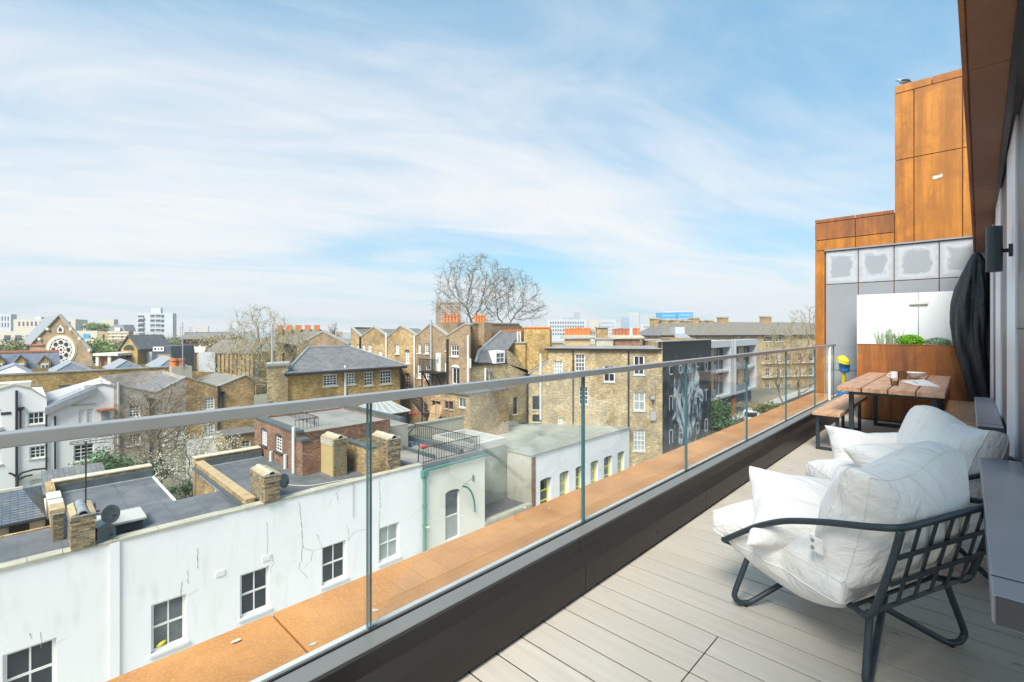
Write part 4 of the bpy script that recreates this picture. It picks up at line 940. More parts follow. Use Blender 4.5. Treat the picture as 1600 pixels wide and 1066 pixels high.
# big felt roof behind
ZB = zt - .62
FP_ = [(-28.2, 9.9), (-33.3, 10.8), (-33.3, 16.2), (-24.2, 16.2), (-24.2, 9.9)]
MB().slab([(x, y, GZ) for x, y in FP_], (0, 0, ZB - GZ - .001)).build('wall', 'grey_render', rb)
MB().slab([(x, y, ZB) for x, y in FP_], (0, 0, .05)).build('roof_sheet', 'pale_felt', rb)
MB().slab([(-28.1, 9.75, ZB), (-33.4, 10.65, ZB), (-33.4, 10.95, ZB), (-28.1, 10.05, ZB)], (0, 0, .16)).build('kerb', 'green_felt', rb)
MB().box(-33.6, -25, 16.2, 16.5, ZB - .5, ZB + .3).build('gutter_upstand', 'dark_lead', rb)
def railing(name, pts, h, label, par=None, sp=.13, mt='iron', curve=0, group=None, r=.014):
    rt_ = root(name, pts[0], label, 'railing', group)
    m = MB()
    for a, b in zip(pts[:-1], pts[1:]):
        a, b = V(a), V(b); m.tube([a + V((0, 0, h)), b + V((0, 0, h))], .022, 5); m.tube([a + V((0, 0, .1)), b + V((0, 0, .1))], .018, 5)
    m.build('rail', mt, rt_, uv=False)
    proto = None; k = 0
    for a, b in zip(pts[:-1], pts[1:]):
        a, b = V(a), V(b); n = int((b - a).length / sp)
        for i in range(n + 1):
            q = a + (b - a) * i / n
            if proto is None: proto = MB().tube([q, q + V((0, 0, h))], r, 4, cap=False).build('bar', mt, rt_, uv=False); p0 = q
            else: c_ = proto.copy(); C.objects.link(c_); c_.location = proto.location + (q - p0)
    return rt_
railing('roof_railing', [(-32.6, 11.3, ZB + .06), (-25.0, 11.1, ZB + .06), (-25.0, 9.9, ZB + .06)], .95, 'dark iron railing on the flat roof behind the red brick wall', sp=.2)
# cream building
cb = root('cream_building', (-24, 16, GZ), 'cream rendered building with green gutter and a green door bracket', 'building')
yC = F1.px(757.5, 800)[0]; ZC = 1.4 - 7.14
rcC = rects_px(F1, [(696, 768, 718, 838)])
rcC = [(F1.px(696, 800)[0], F1.px(717.5, 800)[0], F1.px(707, 842)[1], F1.px(707, 770)[1])]
mb = MB(); holed(mb, F1, yE + .002, yC, GZ, ZC, rcC, .12)
for y_ in (yE + .002, yC): mb.poly([(-20, y_, GZ), (-38, y_, GZ), (-38, y_, ZC), (-20, y_, ZC)])
mb.build('wall', 'cream_render', cb)
w = windowpart(F1, cb, rcC[0], cols=1, rows=2, rec=.12, fw=.05, bw=.05, arch=.16)
MB().fbox(F1, rcC[0][0] + .05, rcC[0][1] - .05, rcC[0][2] + .04, (rcC[0][2] + rcC[0][3]) / 2 - .05, -.10, -.085).build('frosted_pane', 'pane_net', w)
MB().box(-38, -20.1, 16.2, yC, ZC - .1, ZC + .02).build('roof_sheet', 'pale_felt', cb)
MB().box(-24.1, -20.1, 12.0, 16.199, ZC - .1, ZC + .02).build('roof_sheet', 'pale_felt', cb)
MB().slab([(-20.3, yE, ZC + .02), (-19.85, yE, ZC + .02), (-19.85, yE, ZC + .12), (-19.95, yE, ZC + .16), (-20.3, yE, ZC + .16)], (0, yC - yE + .1, 0)).build('cornice', 'dark_lead', cb)
MB().tube([(-19.86, yE, ZC + .0), (-19.86, yC + .1, ZC + .0)], .08, 8).build('gutter', 'green_metal', cb)
dp = MB().tube([(-19.87, yE + .05, GZ), (-19.87, yE + .05, ZC - .1)], .09, 8); 
for z in (-6.2, -7.6, -8.6): dp.tube([(-19.87, yE + .05, z), (-19.87, yE + .05, z + .12)], .12, 8)
dp.box(-20.0, -19.74, yE - .12, yE + .2, ZC - .3, ZC - .02); dp.build('downpipe', 'green_metal', cb)
pts = [F1.px(*p) for p in ((711, 756), (722, 759), (731, 769), (737, 783), (740, 799))]
MB().tube(smooth_path([F1.at(a, z, .10 + .5 * (1 if i == 0 else (1 - i / 4.0))) for i, (a, z) in enumerate(pts)], 4), .05, 6).build('bracket', 'green_metal', cb)
a, z = F1.px(739, 746); a_b, z_b = F1.px(712, 756)
MB().tube([F1.at(a_b, z_b, .55), F1.at(a, z, .05)], .012, 4).build('stay_rod', 'iron', cb); MB().fbox(F1, a - .05, a + .05, z - .2, z + .15, 0, .06).build('wall_plate', 'green_metal', cb)
railing('roof_railing', [(-20.35, yE + .3, ZC + .16), (-20.35, yC - .1, ZC + .16)], .85, 'iron railing along the front edge of the cream building roof', sp=.17)
railing('roof_railing', [(-20.6, yC - .1, ZC + .05), (-30.5, yC - .6, ZC + .05)], .85, 'iron railing along the far side of the cream building roof', sp=.2)
MB().box(-31.5, -20.9, yC - 1.15, yC - .85, ZC + .02, ZC + .30).build('kerb', 'dark_lead', cb)
MB().box(-30, -21.2, yE + 1.6, yE + 1.72, ZC + .02, ZC + .22).build('kerb', 'dark_lead', cb)
m = MB().tube([(-30.2, yC - 1.2, ZC + .9), (-29.9, yC - 1.8, ZC + .02)], .03, 4); m.tube([(-25.5, yC - .9, ZC + 1.0), (-25.9, yC - 1.8, ZC + .02)], .03, 4); m.tube([(-20.7, yE + .3, ZC + 1.1), (-20.6, yE + .15, ZC + .1)], .03, 5)
m.build('stay_rod', 'iron', cb)
def bundle(c, n, r, mt, name, label, cat):
    m = MB(); c = V(c)
    for i in range(n):
        p = c + V((random.uniform(-.2, .2), random.uniform(-.32, .32), random.uniform(.05, .12))); m.lathe(p, [(.01, -r * .7), (r * .8, -r * .4), (r, 0), (r * .6, r * .5), (.01, r * .6)], 7)
    tagp(m.build(name, mt, smooth=True, uv=False), label, cat)
p = at_z(659, 700, ZC + .05); bundle(p, 6, .10, 'red_cloth', 'cloth_heap', 'crumpled red bags lying on the cream building roof', 'bags')
p = at_z(645, 696, ZC + .05); bundle(p, 6, .10, 'blue_cloth', 'cloth_heap', 'dark blue bag beside the red bags on the roof', 'bag')
# grey rear wall and raised roof pit
Fg = FX(-26.4); gw = root('grey_rear_wall', (-26.5, 22, GZ), 'grey rendered garden wall with stone top behind the railings', 'wall')
g0, zg = Fg.px(604, 673.5); g1, _ = Fg.px(733, 651)
zg = 1.4 - .241 * 26.4
MB().fbox(Fg, g0, g1 + .3, GZ, zg, -.3, 0).build('wall_face', 'grey_render', gw); MB().fbox(Fg, g0 - .05, g1 + .35, zg, zg + .09, -.36, .05).build('coping', 'green_felt', gw)
pit = root('roof_pit', (-24, 20, GZ), 'raised kerb round a sunken skylight beside the grey wall', 'skylight')
zp = ZC - .25
MB().box(-26.3, -22.2, yC + .06, yC + 4.0, GZ, zp - .25).build('base', 'green_felt', pit)
for bx in ((-26.3, -26.0, yC + 1, yC + 4), (-22.5, -22.2, yC + 1, yC + 4), (-26.0, -22.5, yC + 3.7, yC + 4.0), (-26, -22.5, yC + 1, yC + 1.25)):
    MB().box(*bx, zp - .25, zp + .2).build('kerb', 'concrete', pit)
# ---------------------------------------------------------------- workshop with yellow windows
yb = root('yellow_window_building', (-23, 27, GZ), 'white workshop with yellow framed arched windows and pale green flat roof', 'building')
ZY = 1.4 - 8.06; y0_ = F1.px(831, 760)[0]; y1_ = F1.px(983.5, 700)[0]
YW = dict(cols=1, rows=3, fm='window_yellow', pm='pane_mid', rec=.32, fw=.10, bw=.09, sill=False, sash=False, arch=.10)
yl = [(844, 861), (874.5, 888.5), (899.5, 910.5), (923, 934.5), (944, 956), (965, 975.5)]
rz1 = F1.px(852, 750)[1]; rz0 = rz1 - 2.2
rcY = [(F1.px(a, 740)[0], F1.px(b, 740)[0], rz0, rz1) for a, b in yl]
mb = MB(); holed(mb, F1, y0_, y1_, GZ, ZY, rcY, .34); mb.build('wall', 'white_render', yb)
for r, pmt in zip(rcY, ('pane_dark', 'pane_net', 'pane_mid', 'pane_net', 'pane_mid', 'pane_net')):
    o = dict(YW); o['pm'] = pmt; windowpart(F1, yb, r, **o)
MB().poly([(-20, y0_, GZ), (-27.6, y0_, GZ), (-27.6, y0_, ZY), (-20, y0_, ZY)]).build('side_wall', 'grey_render', yb)
MB().box(-20.02, -19.97, y0_ - .02, y0_ + .35, GZ, ZY - .1).build('brick_pier', 'red_brick', yb)
Dp, Dq = V((-27.3, 30.1, 0)), V((-19.4, 35.4, 0))
MB().slab([(-19.95, y0_ - .06, ZY), (-19.95, y1_, ZY), (-20.3, y1_ + .3, ZY), (-27.5, 30.2, ZY), (-27.6, y0_ - .06, ZY)], (0, 0, .06)).build('roof_sheet', 'green_felt', yb)
MB().box(-20.0, -19.9, y0_ - .08, y1_, ZY + .0, ZY + .10).build('roof_edge', 'mortar', yb)
MB().box(-27.4, -27.0, y0_ + 2, 29.9, ZY + .06, ZY + .2).build('kerb', 'dark_lead', yb)
lr = root('low_roof', (-23, 20.5, GZ), 'low dark flat roof in the gap between cream building and workshop', 'roof')
MB().box(-27, -20, yC + .01, y0_ - .01, GZ, -9.85).build('wall', 'grey_render', lr); MB().box(-26.9, -20.3, yC + .02, y0_ - .02, -9.85, -9.80).build('roof_sheet', 'roof_felt', lr); MB().box(-20.35, -19.95, yC + .01, y0_ - .01, -9.85, -9.65).build('coping', 'moss_stone', lr)
# ================================================================ brick terraces behind
# hipped brick house
FH = FX(-34); FH.k = -.45; hb = root('hipped_brick_house', (-43, 18, GZ), 'yellow brick house with hipped grey slate roof and four white sash windows', 'house')
h0 = FH.px(415, 600)[0]; h1 = FH.px(626, 600)[0]; hw = FH.px(448, 600)[0]; ZH = FH.px(530, 577.5)[1]
SW = dict(cols=4, rows=4, fw=.07, bw=.05)
hwins = [(505, 585.5, 527, 603, dict(SW, sash=False)), (540, 583, 555, 601, dict(SW, cols=3)), (569, 581.5, 583, 602.5, dict(SW, cols=3)), (594, 579, 612, 600, SW),
         (505, 630, 528, 646, SW), (539, 630, 555, 651, SW), (569, 627, 584, 652, dict(SW, cols=3)), (594, 624, 612, 650, SW)]
block(FH, hb, hw, h1, GZ, ZH, 4, 'gold_brick', hwins)
rdg = [FH.at(FH.px(468, 600)[0] + .6, 0, -2.6), FH.at(h1 - 4.4, 0, -2.6)]
zr = ZH + 1.62; ea = [FH.at(hw - .3, ZH, .35), FH.at(h1 + .35, ZH, .35), FH.at(h1 + .1, ZH, -4.4), FH.at(hw - .3, ZH, -4.4)]; rg = [V((p.x, p.y, zr)) for p in rdg]
MB().slab([ea[0], ea[1], rg[1], rg[0]], (0, 0, -.08)).build('roof_slope', 'slate', hb); MB().slab([ea[1], ea[2], rg[1]], (0, 0, -.08)).build('roof_slope', 'slate', hb)
MB().slab([ea[2], ea[3], rg[0], rg[1]], (0, 0, -.08)).build('roof_slope', 'slate', hb); MB().slab([ea[3], ea[0], rg[0]], (0, 0, -.08)).build('roof_slope', 'slate', hb)
for a, b in ((rg[0], rg[1]), (ea[0], rg[0]), (ea[1], rg[1])): MB().tube([a + V((0, 0, .02)), b + V((0, 0, .02))], .09, 5).build('ridge', 'lead', hb)
MB().tube([ea[0] + V((.05, 0, -.1)), ea[1] + V((.05, 0, -.1))], .09, 6).build('gutter', 'pipe_black', hb)
MB().fbox(FH, h0, hw - .02, GZ, FH.px(430, 572)[1], -1.6, .25).build('chimney_breast', 'pale_brick', hb); MB().fbox(FH, h0 - .08, hw + .06, FH.px(430, 572)[1] + .003, FH.px(430, 568)[1], -1.7, .33).build('cap', 'mortar', hb)
pipe(FH, hb, 538.5, 571, 652, 'pipe_white', .09); pipe(FH, hb, 625, 570, 640, 'pipe_black', .07)
p = FH.at(FH.px(424.5, 570)[0], 0, .1); m = MB().tube([V((p.x, p.y, FH.px(424.5, 572)[1])), V((p.x, p.y, FH.px(424.5, 506)[1]))], .06, 6); m.build('flue_pole', 'pipe_grey', hb)
# skylight pyramid
sk = root('glass_lantern', (-34, 20, -4.4), 'white framed pyramid rooflight on a dark base near the black stair', 'rooflight')
zk = -4.75; q = [at_z(585, 664, zk), at_z(612, 667, zk)]
q = [V((-30.4, 17.2, zk)), V((-30.4, 20.6, zk)), V((-33.6, 20.6, zk)), V((-33.6, 17.2, zk))]; tpk = [V((-31.2, 18.5, zk + .75)), V((-32.8, 18.5, zk + .75))]
apx = [V((-32, 18.3, zk + .8)), V((-32, 19.5, zk + .8))]
for f in ([q[0], q[1], apx[1], apx[0]], [q[1], q[2], apx[1]], [q[2], q[3], apx[0], apx[1]], [q[3], q[0], apx[0]]): MB().slab(f, (0, 0, -.03)).build('glazing', 'pane_net', sk)
for a, b in ((q[0], apx[0]), (q[1], apx[1]), (q[2], apx[1]), (q[3], apx[0]), (apx[0], apx[1]), (q[0], q[1]), (q[1], q[2]), (q[3], q[0])) + tuple((q[0] + (q[1] - q[0]) * t, apx[0] + (apx[1] - apx[0]) * t) for t in (.2, .4, .6, .8)): MB().tube([a, b], .045, 5).build('glazing_bar', 'concrete', sk)
MB().box(-33.4, -30.6, 17.4, 20.4, -6.5, zk - .04).build('base', 'dark_lead', sk)
# rear court: low wing with hoarding, iron stair
cw = root('court_wing', (-30, 23, GZ), 'low yellow brick wing with dark windows below the gabled terrace', 'building')
FQ = FY(22.4); c0 = FQ.px(668, 630)[0]; c1 = FQ.px(734, 630)[0]
DW = dict(cols=2, rows=1, fm='window_dark', sillm='moss_stone', fw=.06)
block(FQ, cw, c0, c1, GZ, FQ.px(700, 613)[1], 4, 'stock_brick', [(675, 626, 688, 637, DW), (695, 624, 708, 639, DW), (716, 622, 727.5, 637, dict(DW, fm='window_white'))])
MB().fbox(FQ, c0, c1, FQ.px(700, 613)[1], FQ.px(700, 613)[1] + .12, -4, .15).build('roof_sheet', 'slate', cw)
for u0, u1 in ((674, 689), (694, 709)): MB().fbox(FQ, FQ.px(u0, 624)[0], FQ.px(u1, 624)[0], FQ.px(u0, 625)[1], FQ.px(u0, 622)[1], 0, .06).build('lintel', 'ochre_stone', cw)
hd = root('hoarding', (-33, 25.5, GZ), 'leaning orange plywood boards next to the black iron stair', 'boards')
Fh = FY(21.4); a0, z1 = Fh.px(672, 634); a1, z0 = Fh.px(688, 658)
MB().slab([Fh.at(a0 - .3, z0 - .2, 0), Fh.at(a1 - .3, z0, 0), Fh.at(a1, z1 + .1, -.2), Fh.at(a0 + .6, z1 + .2, -.2), Fh.at(a0, z1, -.2)], (.05, 0, 0)).build('board', 'plywood', hd)
st = root('iron_stair', (-34, 24, GZ), 'black iron fire escape stair leading down beside the orange boards', 'stair')
Fi = FY(21.8); A = Fi.px(640, 622); B = Fi.px(664, 650); n = 13
for o_ in (0, -.9): MB().tube([Fi.at(A[0], A[1], o_), Fi.at(B[0], B[1], o_)], .07, 4).build('stringer', 'iron', st); MB().tube([Fi.at(A[0], A[1] + .9, o_), Fi.at(B[0], B[1] + .9, o_)], .03, 4).build('handrail', 'iron', st)
for i in range(n):
    t = (i + .5) / n; a = A[0] + (B[0] - A[0]) * t; z = A[1] + (B[1] - A[1]) * t; MB().fbox(Fi, a - .13, a + .13, z, z + .04, -.9, 0).build('tread', 'iron', st)
MB().fbox(Fi, B[0], B[0] + 1.3, B[1] - .05, B[1] + .02, -1, .1).build('landing', 'iron', st); MB().tube([Fi.at(B[0] + .6, B[1], 0), Fi.at(B[0] - 1.2, B[1] - 1.8, 0)], .07, 4).build('stringer', 'iron', st)
p = at_d(647, 648, 37); bundle(p, 4, .13, 'red_cloth', 'cloth_heap', 'red cloth hanging by the foot of the iron stair', 'cloth')
railing('court_railing', [(-29.6, 21.2, -4.9), (-26.6, 21.2, -4.9)], 1.2, 'rusty brown railing before the dark windows of the court wing', sp=1.2, mt='old_terracotta', r=.03)
# gabled terrace facing left
FT = FY(23.7); FT.k = 1.12; gt_ = [(548, 511), (564, 526), (584, 510.5), (606, 526), (626, 509), (651, 524), (673, 505.5), (699, 524), (728, 505.5), (735, 507)]
gprof = [FT.px(*p) for p in gt_]
GW = dict(cols=2, rows=4, fw=.09, bw=.05); rows_ = []
gw_ = [[(558, 538, 563, 548, GW), (566, 538, 571, 548, GW), (575, 538, 580.5, 548.5, GW), (591, 548, 597, 557, GW)],
       [(618, 538, 624, 553, GW), (633, 549, 640, 568, dict(GW, arch=.15)), (633, 585, 640, 606, dict(GW, arch=.15))],
       [(653, 537, 658, 552, GW), (663.5, 537, 670, 552.5, GW), (652, 569, 658, 591, dict(GW, cols=2)), (665, 571, 671.5, 593, GW), (696, 537, 699, 548, GW), (704, 539, 716.5, 557, dict(GW, cols=3, rows=2, sash=False)), (706, 574, 718, 601, dict(GW, cols=2, rows=1, arch=.2)), (694, 565, 698, 582, dict(GW, cols=1))]]
cuts = [0, 4, 6, 9]
names = ['left yellow brick house of the zigzag-roofed terrace', 'middle yellow brick house of the zigzag-roofed terrace', 'right darker brick house of the zigzag-roofed terrace with iron balcony']
cuts = [0, 3, 5, 9]
for i in range(3):
    pr_ = gprof[cuts[i]:cuts[i + 1] + 1]; zt_ = min(z for a, z in pr_) - .6
    rt_ = root('terrace_house', FT.at(pr_[0][0], GZ), names[i], 'house', 'zigzag-roofed terrace houses')
    block(FT, rt_, pr_[0][0] + .002, pr_[-1][0], GZ, zt_, 9, ('stock_brick', 'stock_brick', 'brown_brick')[i], gw_[i], prof=[(pr_[0][0] + .002, pr_[0][1])] + pr_[1:])
    vroof(FT, rt_, pr_, 9, 'old_slate' if i < 2 else 'slate')
    for u, v0, mt in ([(564, 526, 'pipe_black'), (605, 520, 'pipe_white')], [(649, 524, 'pipe_white')], [(675, 500, 'pipe_grey'), (700.5, 530, 'pipe_black'), (733, 524, 'pipe_white')])[i]: pipe(FT, rt_, u, v0, 612, mt, .09)
    if i == 2:
        dr = rects_px(FT, [(682, 552, 689, 580)])[0]; MB().fbox(FT, dr[0], dr[1], dr[2], dr[3], .0, .06).build('door', 'window_white', rt_)
        MB().fbox(FT, dr[0] + .25, dr[1] - .25, dr[3] - .8, dr[3] - .25, .061, .075).build('door_light', 'pane_dark', rt_)
        MB().fbox(FT, dr[0] - .9, dr[1] + .9, dr[2] - .12, dr[2], 0, 1.1).build('balcony_floor', 'iron', rt_)
        m = MB()
        for k in range(14): a = dr[0] - .85 + k * (dr[1] - dr[0] + 1.7) / 13; m.tube([FT.at(a, dr[2], 1.05), FT.at(a, dr[2] + 1, 1.05)], .025, 4)
        m.tube([FT.at(dr[0] - .9, dr[2] + 1, 1.05), FT.at(dr[1] + .9, dr[2] + 1, 1.05)], .035, 4)
        for a in (dr[0] - .6, dr[1] + .6): m.tube([FT.at(a, dr[2], 1), FT.at(a, dr[2] - 1.6, .05)], .06, 4); m.tube([FT.at(a, dr[2] - .1, 1), FT.at(a, GZ, 1)], .05, 4)
        m.build('balcony_railing', 'iron', rt_, uv=False)
    # party chimneys with pots
    if i == 2:
        for u0, u1 in ((687, 712), (736, 753)):
            Fc = FY(28); a0 = Fc.px(u0, 500)[0]; a1 = Fc.px(u1, 500)[0]; zc_ = Fc.px(u0, 504)[1]
            cs = MB().fbox(Fc, a0 - .3, a1 + .3, .0, zc_, -.9, 0).build('chimney', 'brown_brick', rt_)
            pots(rt_, Fc, cs, a0, a1, zc_, -.4, 5 if u0 < 700 else 4, Fc.px(u0, 492.5)[1] - zc_, .15)
# windowless wall with mansard house in front
mh = root('mansard_house', (-31, 31, GZ), 'brick house with slate mansard roof, dormer and high blank side wall', 'house')
FP = FX(-31); p0 = FP.px(734, 515)[0]; p1 = FP.px(811, 515)[0]
zp_ = FP.px(734, 506)[1]
MB().fbox(FP, p0, p1, GZ, zp_, -.6, 0).build('party_wall', 'brown_brick', mh); MB().fbox(FP, p0, p1, zp_, zp_ + .12, -.7, .08).build('coping', 'mortar', mh)
MB().slab([FP.at(p1, -2, 0), FP.at(p1, zp_, 0), FP.at(p1 + 1.6, zp_ - .9, 0), FP.at(p1 + 1.6, -2, 0)], (-.6, 0, 0)).build('party_wall', 'brown_brick', mh)
FD = FX(-27.3)
d0 = FD.px(735, 600)[0]; d1 = FD.px(792, 600)[0]; dv = FD.px(825, 600)[0]; zd = FD.px(764, 570.5)[1]
dw = [(766, 604, 779, 622, dict(cols=3, rows=2, fw=.08)), (766, 635.5, 779.5, 665, dict(cols=3, rows=4, fw=.08)), (743, 632, 750, 639.5, dict(cols=1, rows=1, fw=.1)), (802, 621, 808.5, 647, dict(cols=1, rows=3, fm='window_dark', sill=True, fw=.05))]
vprof = [FD.px(792, 545.5), FD.px(793, 560), (dv, FD.px(825, 583)[1])]
block(FD, mh, d0, dv, GZ, zd - .7, 3.3, 'pale_brick', dw, prof=[(d0, zd), (d1, zd), (d1 + .02, FD.px(793, 546)[1]), (d1 + 1.3, FD.px(800, 560)[1]), (dv, FD.px(825, 584)[1])])
MB().fbox(FD, d0, d1, zd, zd + .08, -.3, .12).build('gutter', 'pipe_black', mh)
def Q(u, v, x): a, z = FX(x).px(u, v); return V((x, a, z))
mb = MB().slab([Q(743, 566, -27.5), Q(792, 569, -27.5), Q(792, 548, -28.0), Q(748, 549, -28.0)], (-.1, 0, 0)); mb.build('mansard_slope', 'brown_tile' if 0 else 'slate', mh)
MB().slab([Q(750, 548, -28.0), Q(793, 547, -28.0), Q(816, 517.5, -30.6), Q(783, 518, -30.6)], (0, 0, -.1)).build('upper_slope', 'slate', mh)
MB().tube([Q(783, 518, -30.6), Q(816, 517, -30.6)], .12, 5).build('ridge', 'terracotta', mh)
MB().tube([Q(743, 566, -27.45), Q(748, 549, -27.95), Q(783, 518, -30.55)], .12, 5).build('verge', 'lead', mh)
MB().poly([Q(743, 566, -27.6), Q(748, 549, -28.1), Q(783, 519, -30.7), Q(760, 566, -30.9)]).build('gable', 'brown_brick', mh)
Fd = FX(-27.2); r_ = rects_px(Fd, [(775.5, 550, 790, 568.5)])[0]
MB().fbox(Fd, r_[0] - .1, r_[1] + .05, r_[2], r_[3] + .1, -1.6, -.12).build('dormer', 'window_white', mh); windowpart(Fd, mh, r_, cols=2, rows=2, rec=.12, sill=False, fw=.12)
for u in (809, 813): MB().tube([Q(u, 534, -29.4), Q(u, 518, -29.4)], .09, 6).build('flue', 'pipe_white', mh)
# chimney breasts behind the butterfly
Fz = Fac((-28.6, 31.2), (-20.7, 36.5))
z0, z1 = Fz.px(800, 583)[1], Fz.px(800, 536.5)[1]
MB().fbox(Fz, Fz.px(792, 540)[0], Fz.px(821, 540)[0], GZ, z1, -1.2, 0).build('chimney_breast', 'gold_brick', mh); MB().fbox(Fz, Fz.px(790, 540)[0], Fz.px(822, 540)[0], z1, z1 + .12, -1.3, .1).build('coping', 'mortar', mh)
z1 = Fz.px(840, 515)[1]; a0, a1 = Fz.px(818, 520)[0], Fz.px(859, 520)[0]
cz = MB().fbox(Fz, a0, a1, GZ, z1, -1.9, -.3).build('chimney', 'gold_brick', mh)
for k in range(9): MB().lathe(Fz.at(a0 + .1 + k * (a1 - a0 - .2) / 8, z1, -.5), [(.14, 0), (.15, .22), (.02, .25)], 8, Fz.n * .3 + V((0, 0, 1))).build('ridge_tile', 'terracotta', cz, uv=False)
pipe(FD, mh, 757, 575, 700, 'pipe_white', .09); pipe(FD, mh, 763, 578, 700, 'pipe_grey', .06, hop=True); pipe(FD, mh, 733.5, 560, 575, 'pipe_white', .08)
# main brick house, nearly facing us
FM = Fac((-27.3, 30.1), (-19.0, 35.67))
m0 = FM.px(825.2, 600)[0]; m1 = FM.px(857, 600)[0]; m2 = FM.px(1035, 600)[0]; zM = FM.px(950, 547)[1]
mn = root('brick_house', FM.at((m1 + m2) / 2, GZ), 'tall yellow stock brick house with dark gutter and white sash windows beside the mural', 'house')
S3 = dict(cols=3, rows=4, fw=.06, bw=.04); S2 = dict(cols=2, rows=2, fw=.09, bw=.05)
mw = [(865, 564, 879, 590, S3), (899, 554, 914, 580, S3), (943, 571, 961, 597, S2), (990, 556, 1007, 586, S2), (905, 605, 919, 632, S3), (990, 613, 1008, 642, dict(S2, pm='pane_net')),
      (990, 672, 1008, 705, dict(S3, rows=4)), (832, 619, 843, 640, dict(S2, fm='window_dark')), (832, 648, 844, 659, dict(S2, fm='window_dark')), (872, 653, 879, 662, dict(S2)), (952, 667, 960, 674, S2), (831, 596, 843, 610, dict(S2))]
mw = mw[:-1]
vm = [(m0, FM.px(825, 584)[1]), (m1 - .01, FM.px(857, 563)[1])]
zlow = vm[0][1] - .3
rcm = rects_px(FM, mw)
mb = MB(); holed(mb, FM, m0, m1, GZ, zlow, rcm); mb.poly([FM.at(m0, zlow), FM.at(m1, zlow), FM.at(*vm[1]), FM.at(*vm[0])])
holed(mb, FM, m1, m2, GZ, zM, rcm)
mb.poly([FM.at(m1, zlow), FM.at(m1, zM), FM.at(m1, zM, -6), FM.at(m1, zlow, -6)])
mb.build('wall', 'pale_brick', mn)
for w, r in zip(mw, rcm): windowpart(FM, mn, r, **w[4])
MB().fbox(FM, m1 - .3, m2, zM + .10, zM + .16, -9, .1).build('roof_sheet', 'pale_felt', mn); MB().fbox(FM, m1 - .3, m2 - .1, zM - .06, zM + .11, .0, .22).build('gutter', 'flat_black', mn)
MB().seg(FM, m0, vm[0][1] + .05, m1, vm[1][1] + .05, -.3, .05, .12).build('coping', 'mortar', mn)
MB().slab([FM.at(m0, vm[0][1] - .1, -.3), FM.at(m1, vm[1][1] - .05, -.3), FM.at(m1, vm[1][1] + .5, -4), FM.at(m0, vm[0][1] + .6, -4)], (0, 0, -.05)).build('butterfly_roof', 'slate', mn)
MB().slab([FD.at(dv, FD.px(825, 584)[1], -.2), FD.at(d1 + 1.0, FD.px(798, 560)[1], -.2), FD.at(d1 + 1.0, FD.px(798, 560)[1] + .4, -4), FD.at(dv, FD.px(825, 584)[1] + .6, -4)], (0, 0, -.05)).build('butterfly_roof', 'slate', mn)
pipe(FM, mn, 895.5, 548, 662, 'pipe_black', .06); pipe(FM, mn, 982, 548, 700, 'pipe_black', .07); pipe(FM, mn, 845, 553, 656, 'pipe_white', .10); pipe(FM, mn, 824.5, 584, 664, 'pipe_black', .07, hop=True); pipe(FM, mn, 1022, 585, 690, 'pipe_grey', .04)
a, z = FM.px(1021, 650); MB().fbox(FM, a - .25, a + .2, z - .35, z + .35, 0, .2).build('meter_box', 'pipe_grey', mn)
a, z = FM.px(1018, 621); MB().fbox(FM, a - .1, a + .2, z - .1, z + .1, 0, .5).build('lamp', 'pipe_grey', mn)
# stacks on its roof
Fk = Fac((-31, 35.6), (-22.7, 41.2))
for (u0, u1, vt, vm_, vb, n, bm, sm) in ((882, 922, 512.5, 524, 540, 9, 'ochre_stone', 'mortar'), (957, 1000, 513, 524, 543, 8, 'red_brick', 'grey_render')):
    a0 = Fk.px(u0, 520)[0]; a1 = Fk.px(u1, 520)[0]; zt_, zm_, zb_ = Fk.px(u0, vt)[1], Fk.px(u0, vm_)[1], Fk.px(u0, vb)[1]
    st_ = root('chimney_stack', Fk.at((a0 + a1) / 2, zb_), 'roof stack with a row of orange clay pots on a dark slab' if n == 9 else 'red brick stack with brown and pale clay pots on a thick slab', 'chimney', 'pot-topped stacks on the mural house roof')
    cs = MB().fbox(Fk, a0, a1, zb_ - 2, zm_ - .35, -1.0, 0).build('stack', bm, st_)
    MB().slab([Fk.at(a0 - .35, zm_ - .36, .2), Fk.at(a0 - .45, zm_ - .2, .25), Fk.at(a0 - .1, zm_, .1), Fk.at(a1 + .1, zm_, .1), Fk.at(a1 + .45, zm_ - .2, .25), Fk.at(a1 + .35, zm_ - .36, .2)], Fk.n * -1.4).build('slab', sm, st_)
    for k in range(n):
        a = a0 + (a1 - a0) * (k + .5) / n
        if n == 8 and k in (5,): mt = 'stone_white'
        else: mt = 'terracotta' if n == 9 or k == 7 else 'old_terracotta'
        hh = (zt_ - zm_) * (1.12 if (n == 8 and k == 7) else 1) * random.uniform(.92, 1.05)
        MB().lathe(Fk.at(a, zm_, -.35), [(.19, 0), (.17, hh * .2), (.155, hh * .8), (.19, hh * .84), (.18, hh), (.10, hh)], 10).build('chimney_pot', mt, st_, uv=False)
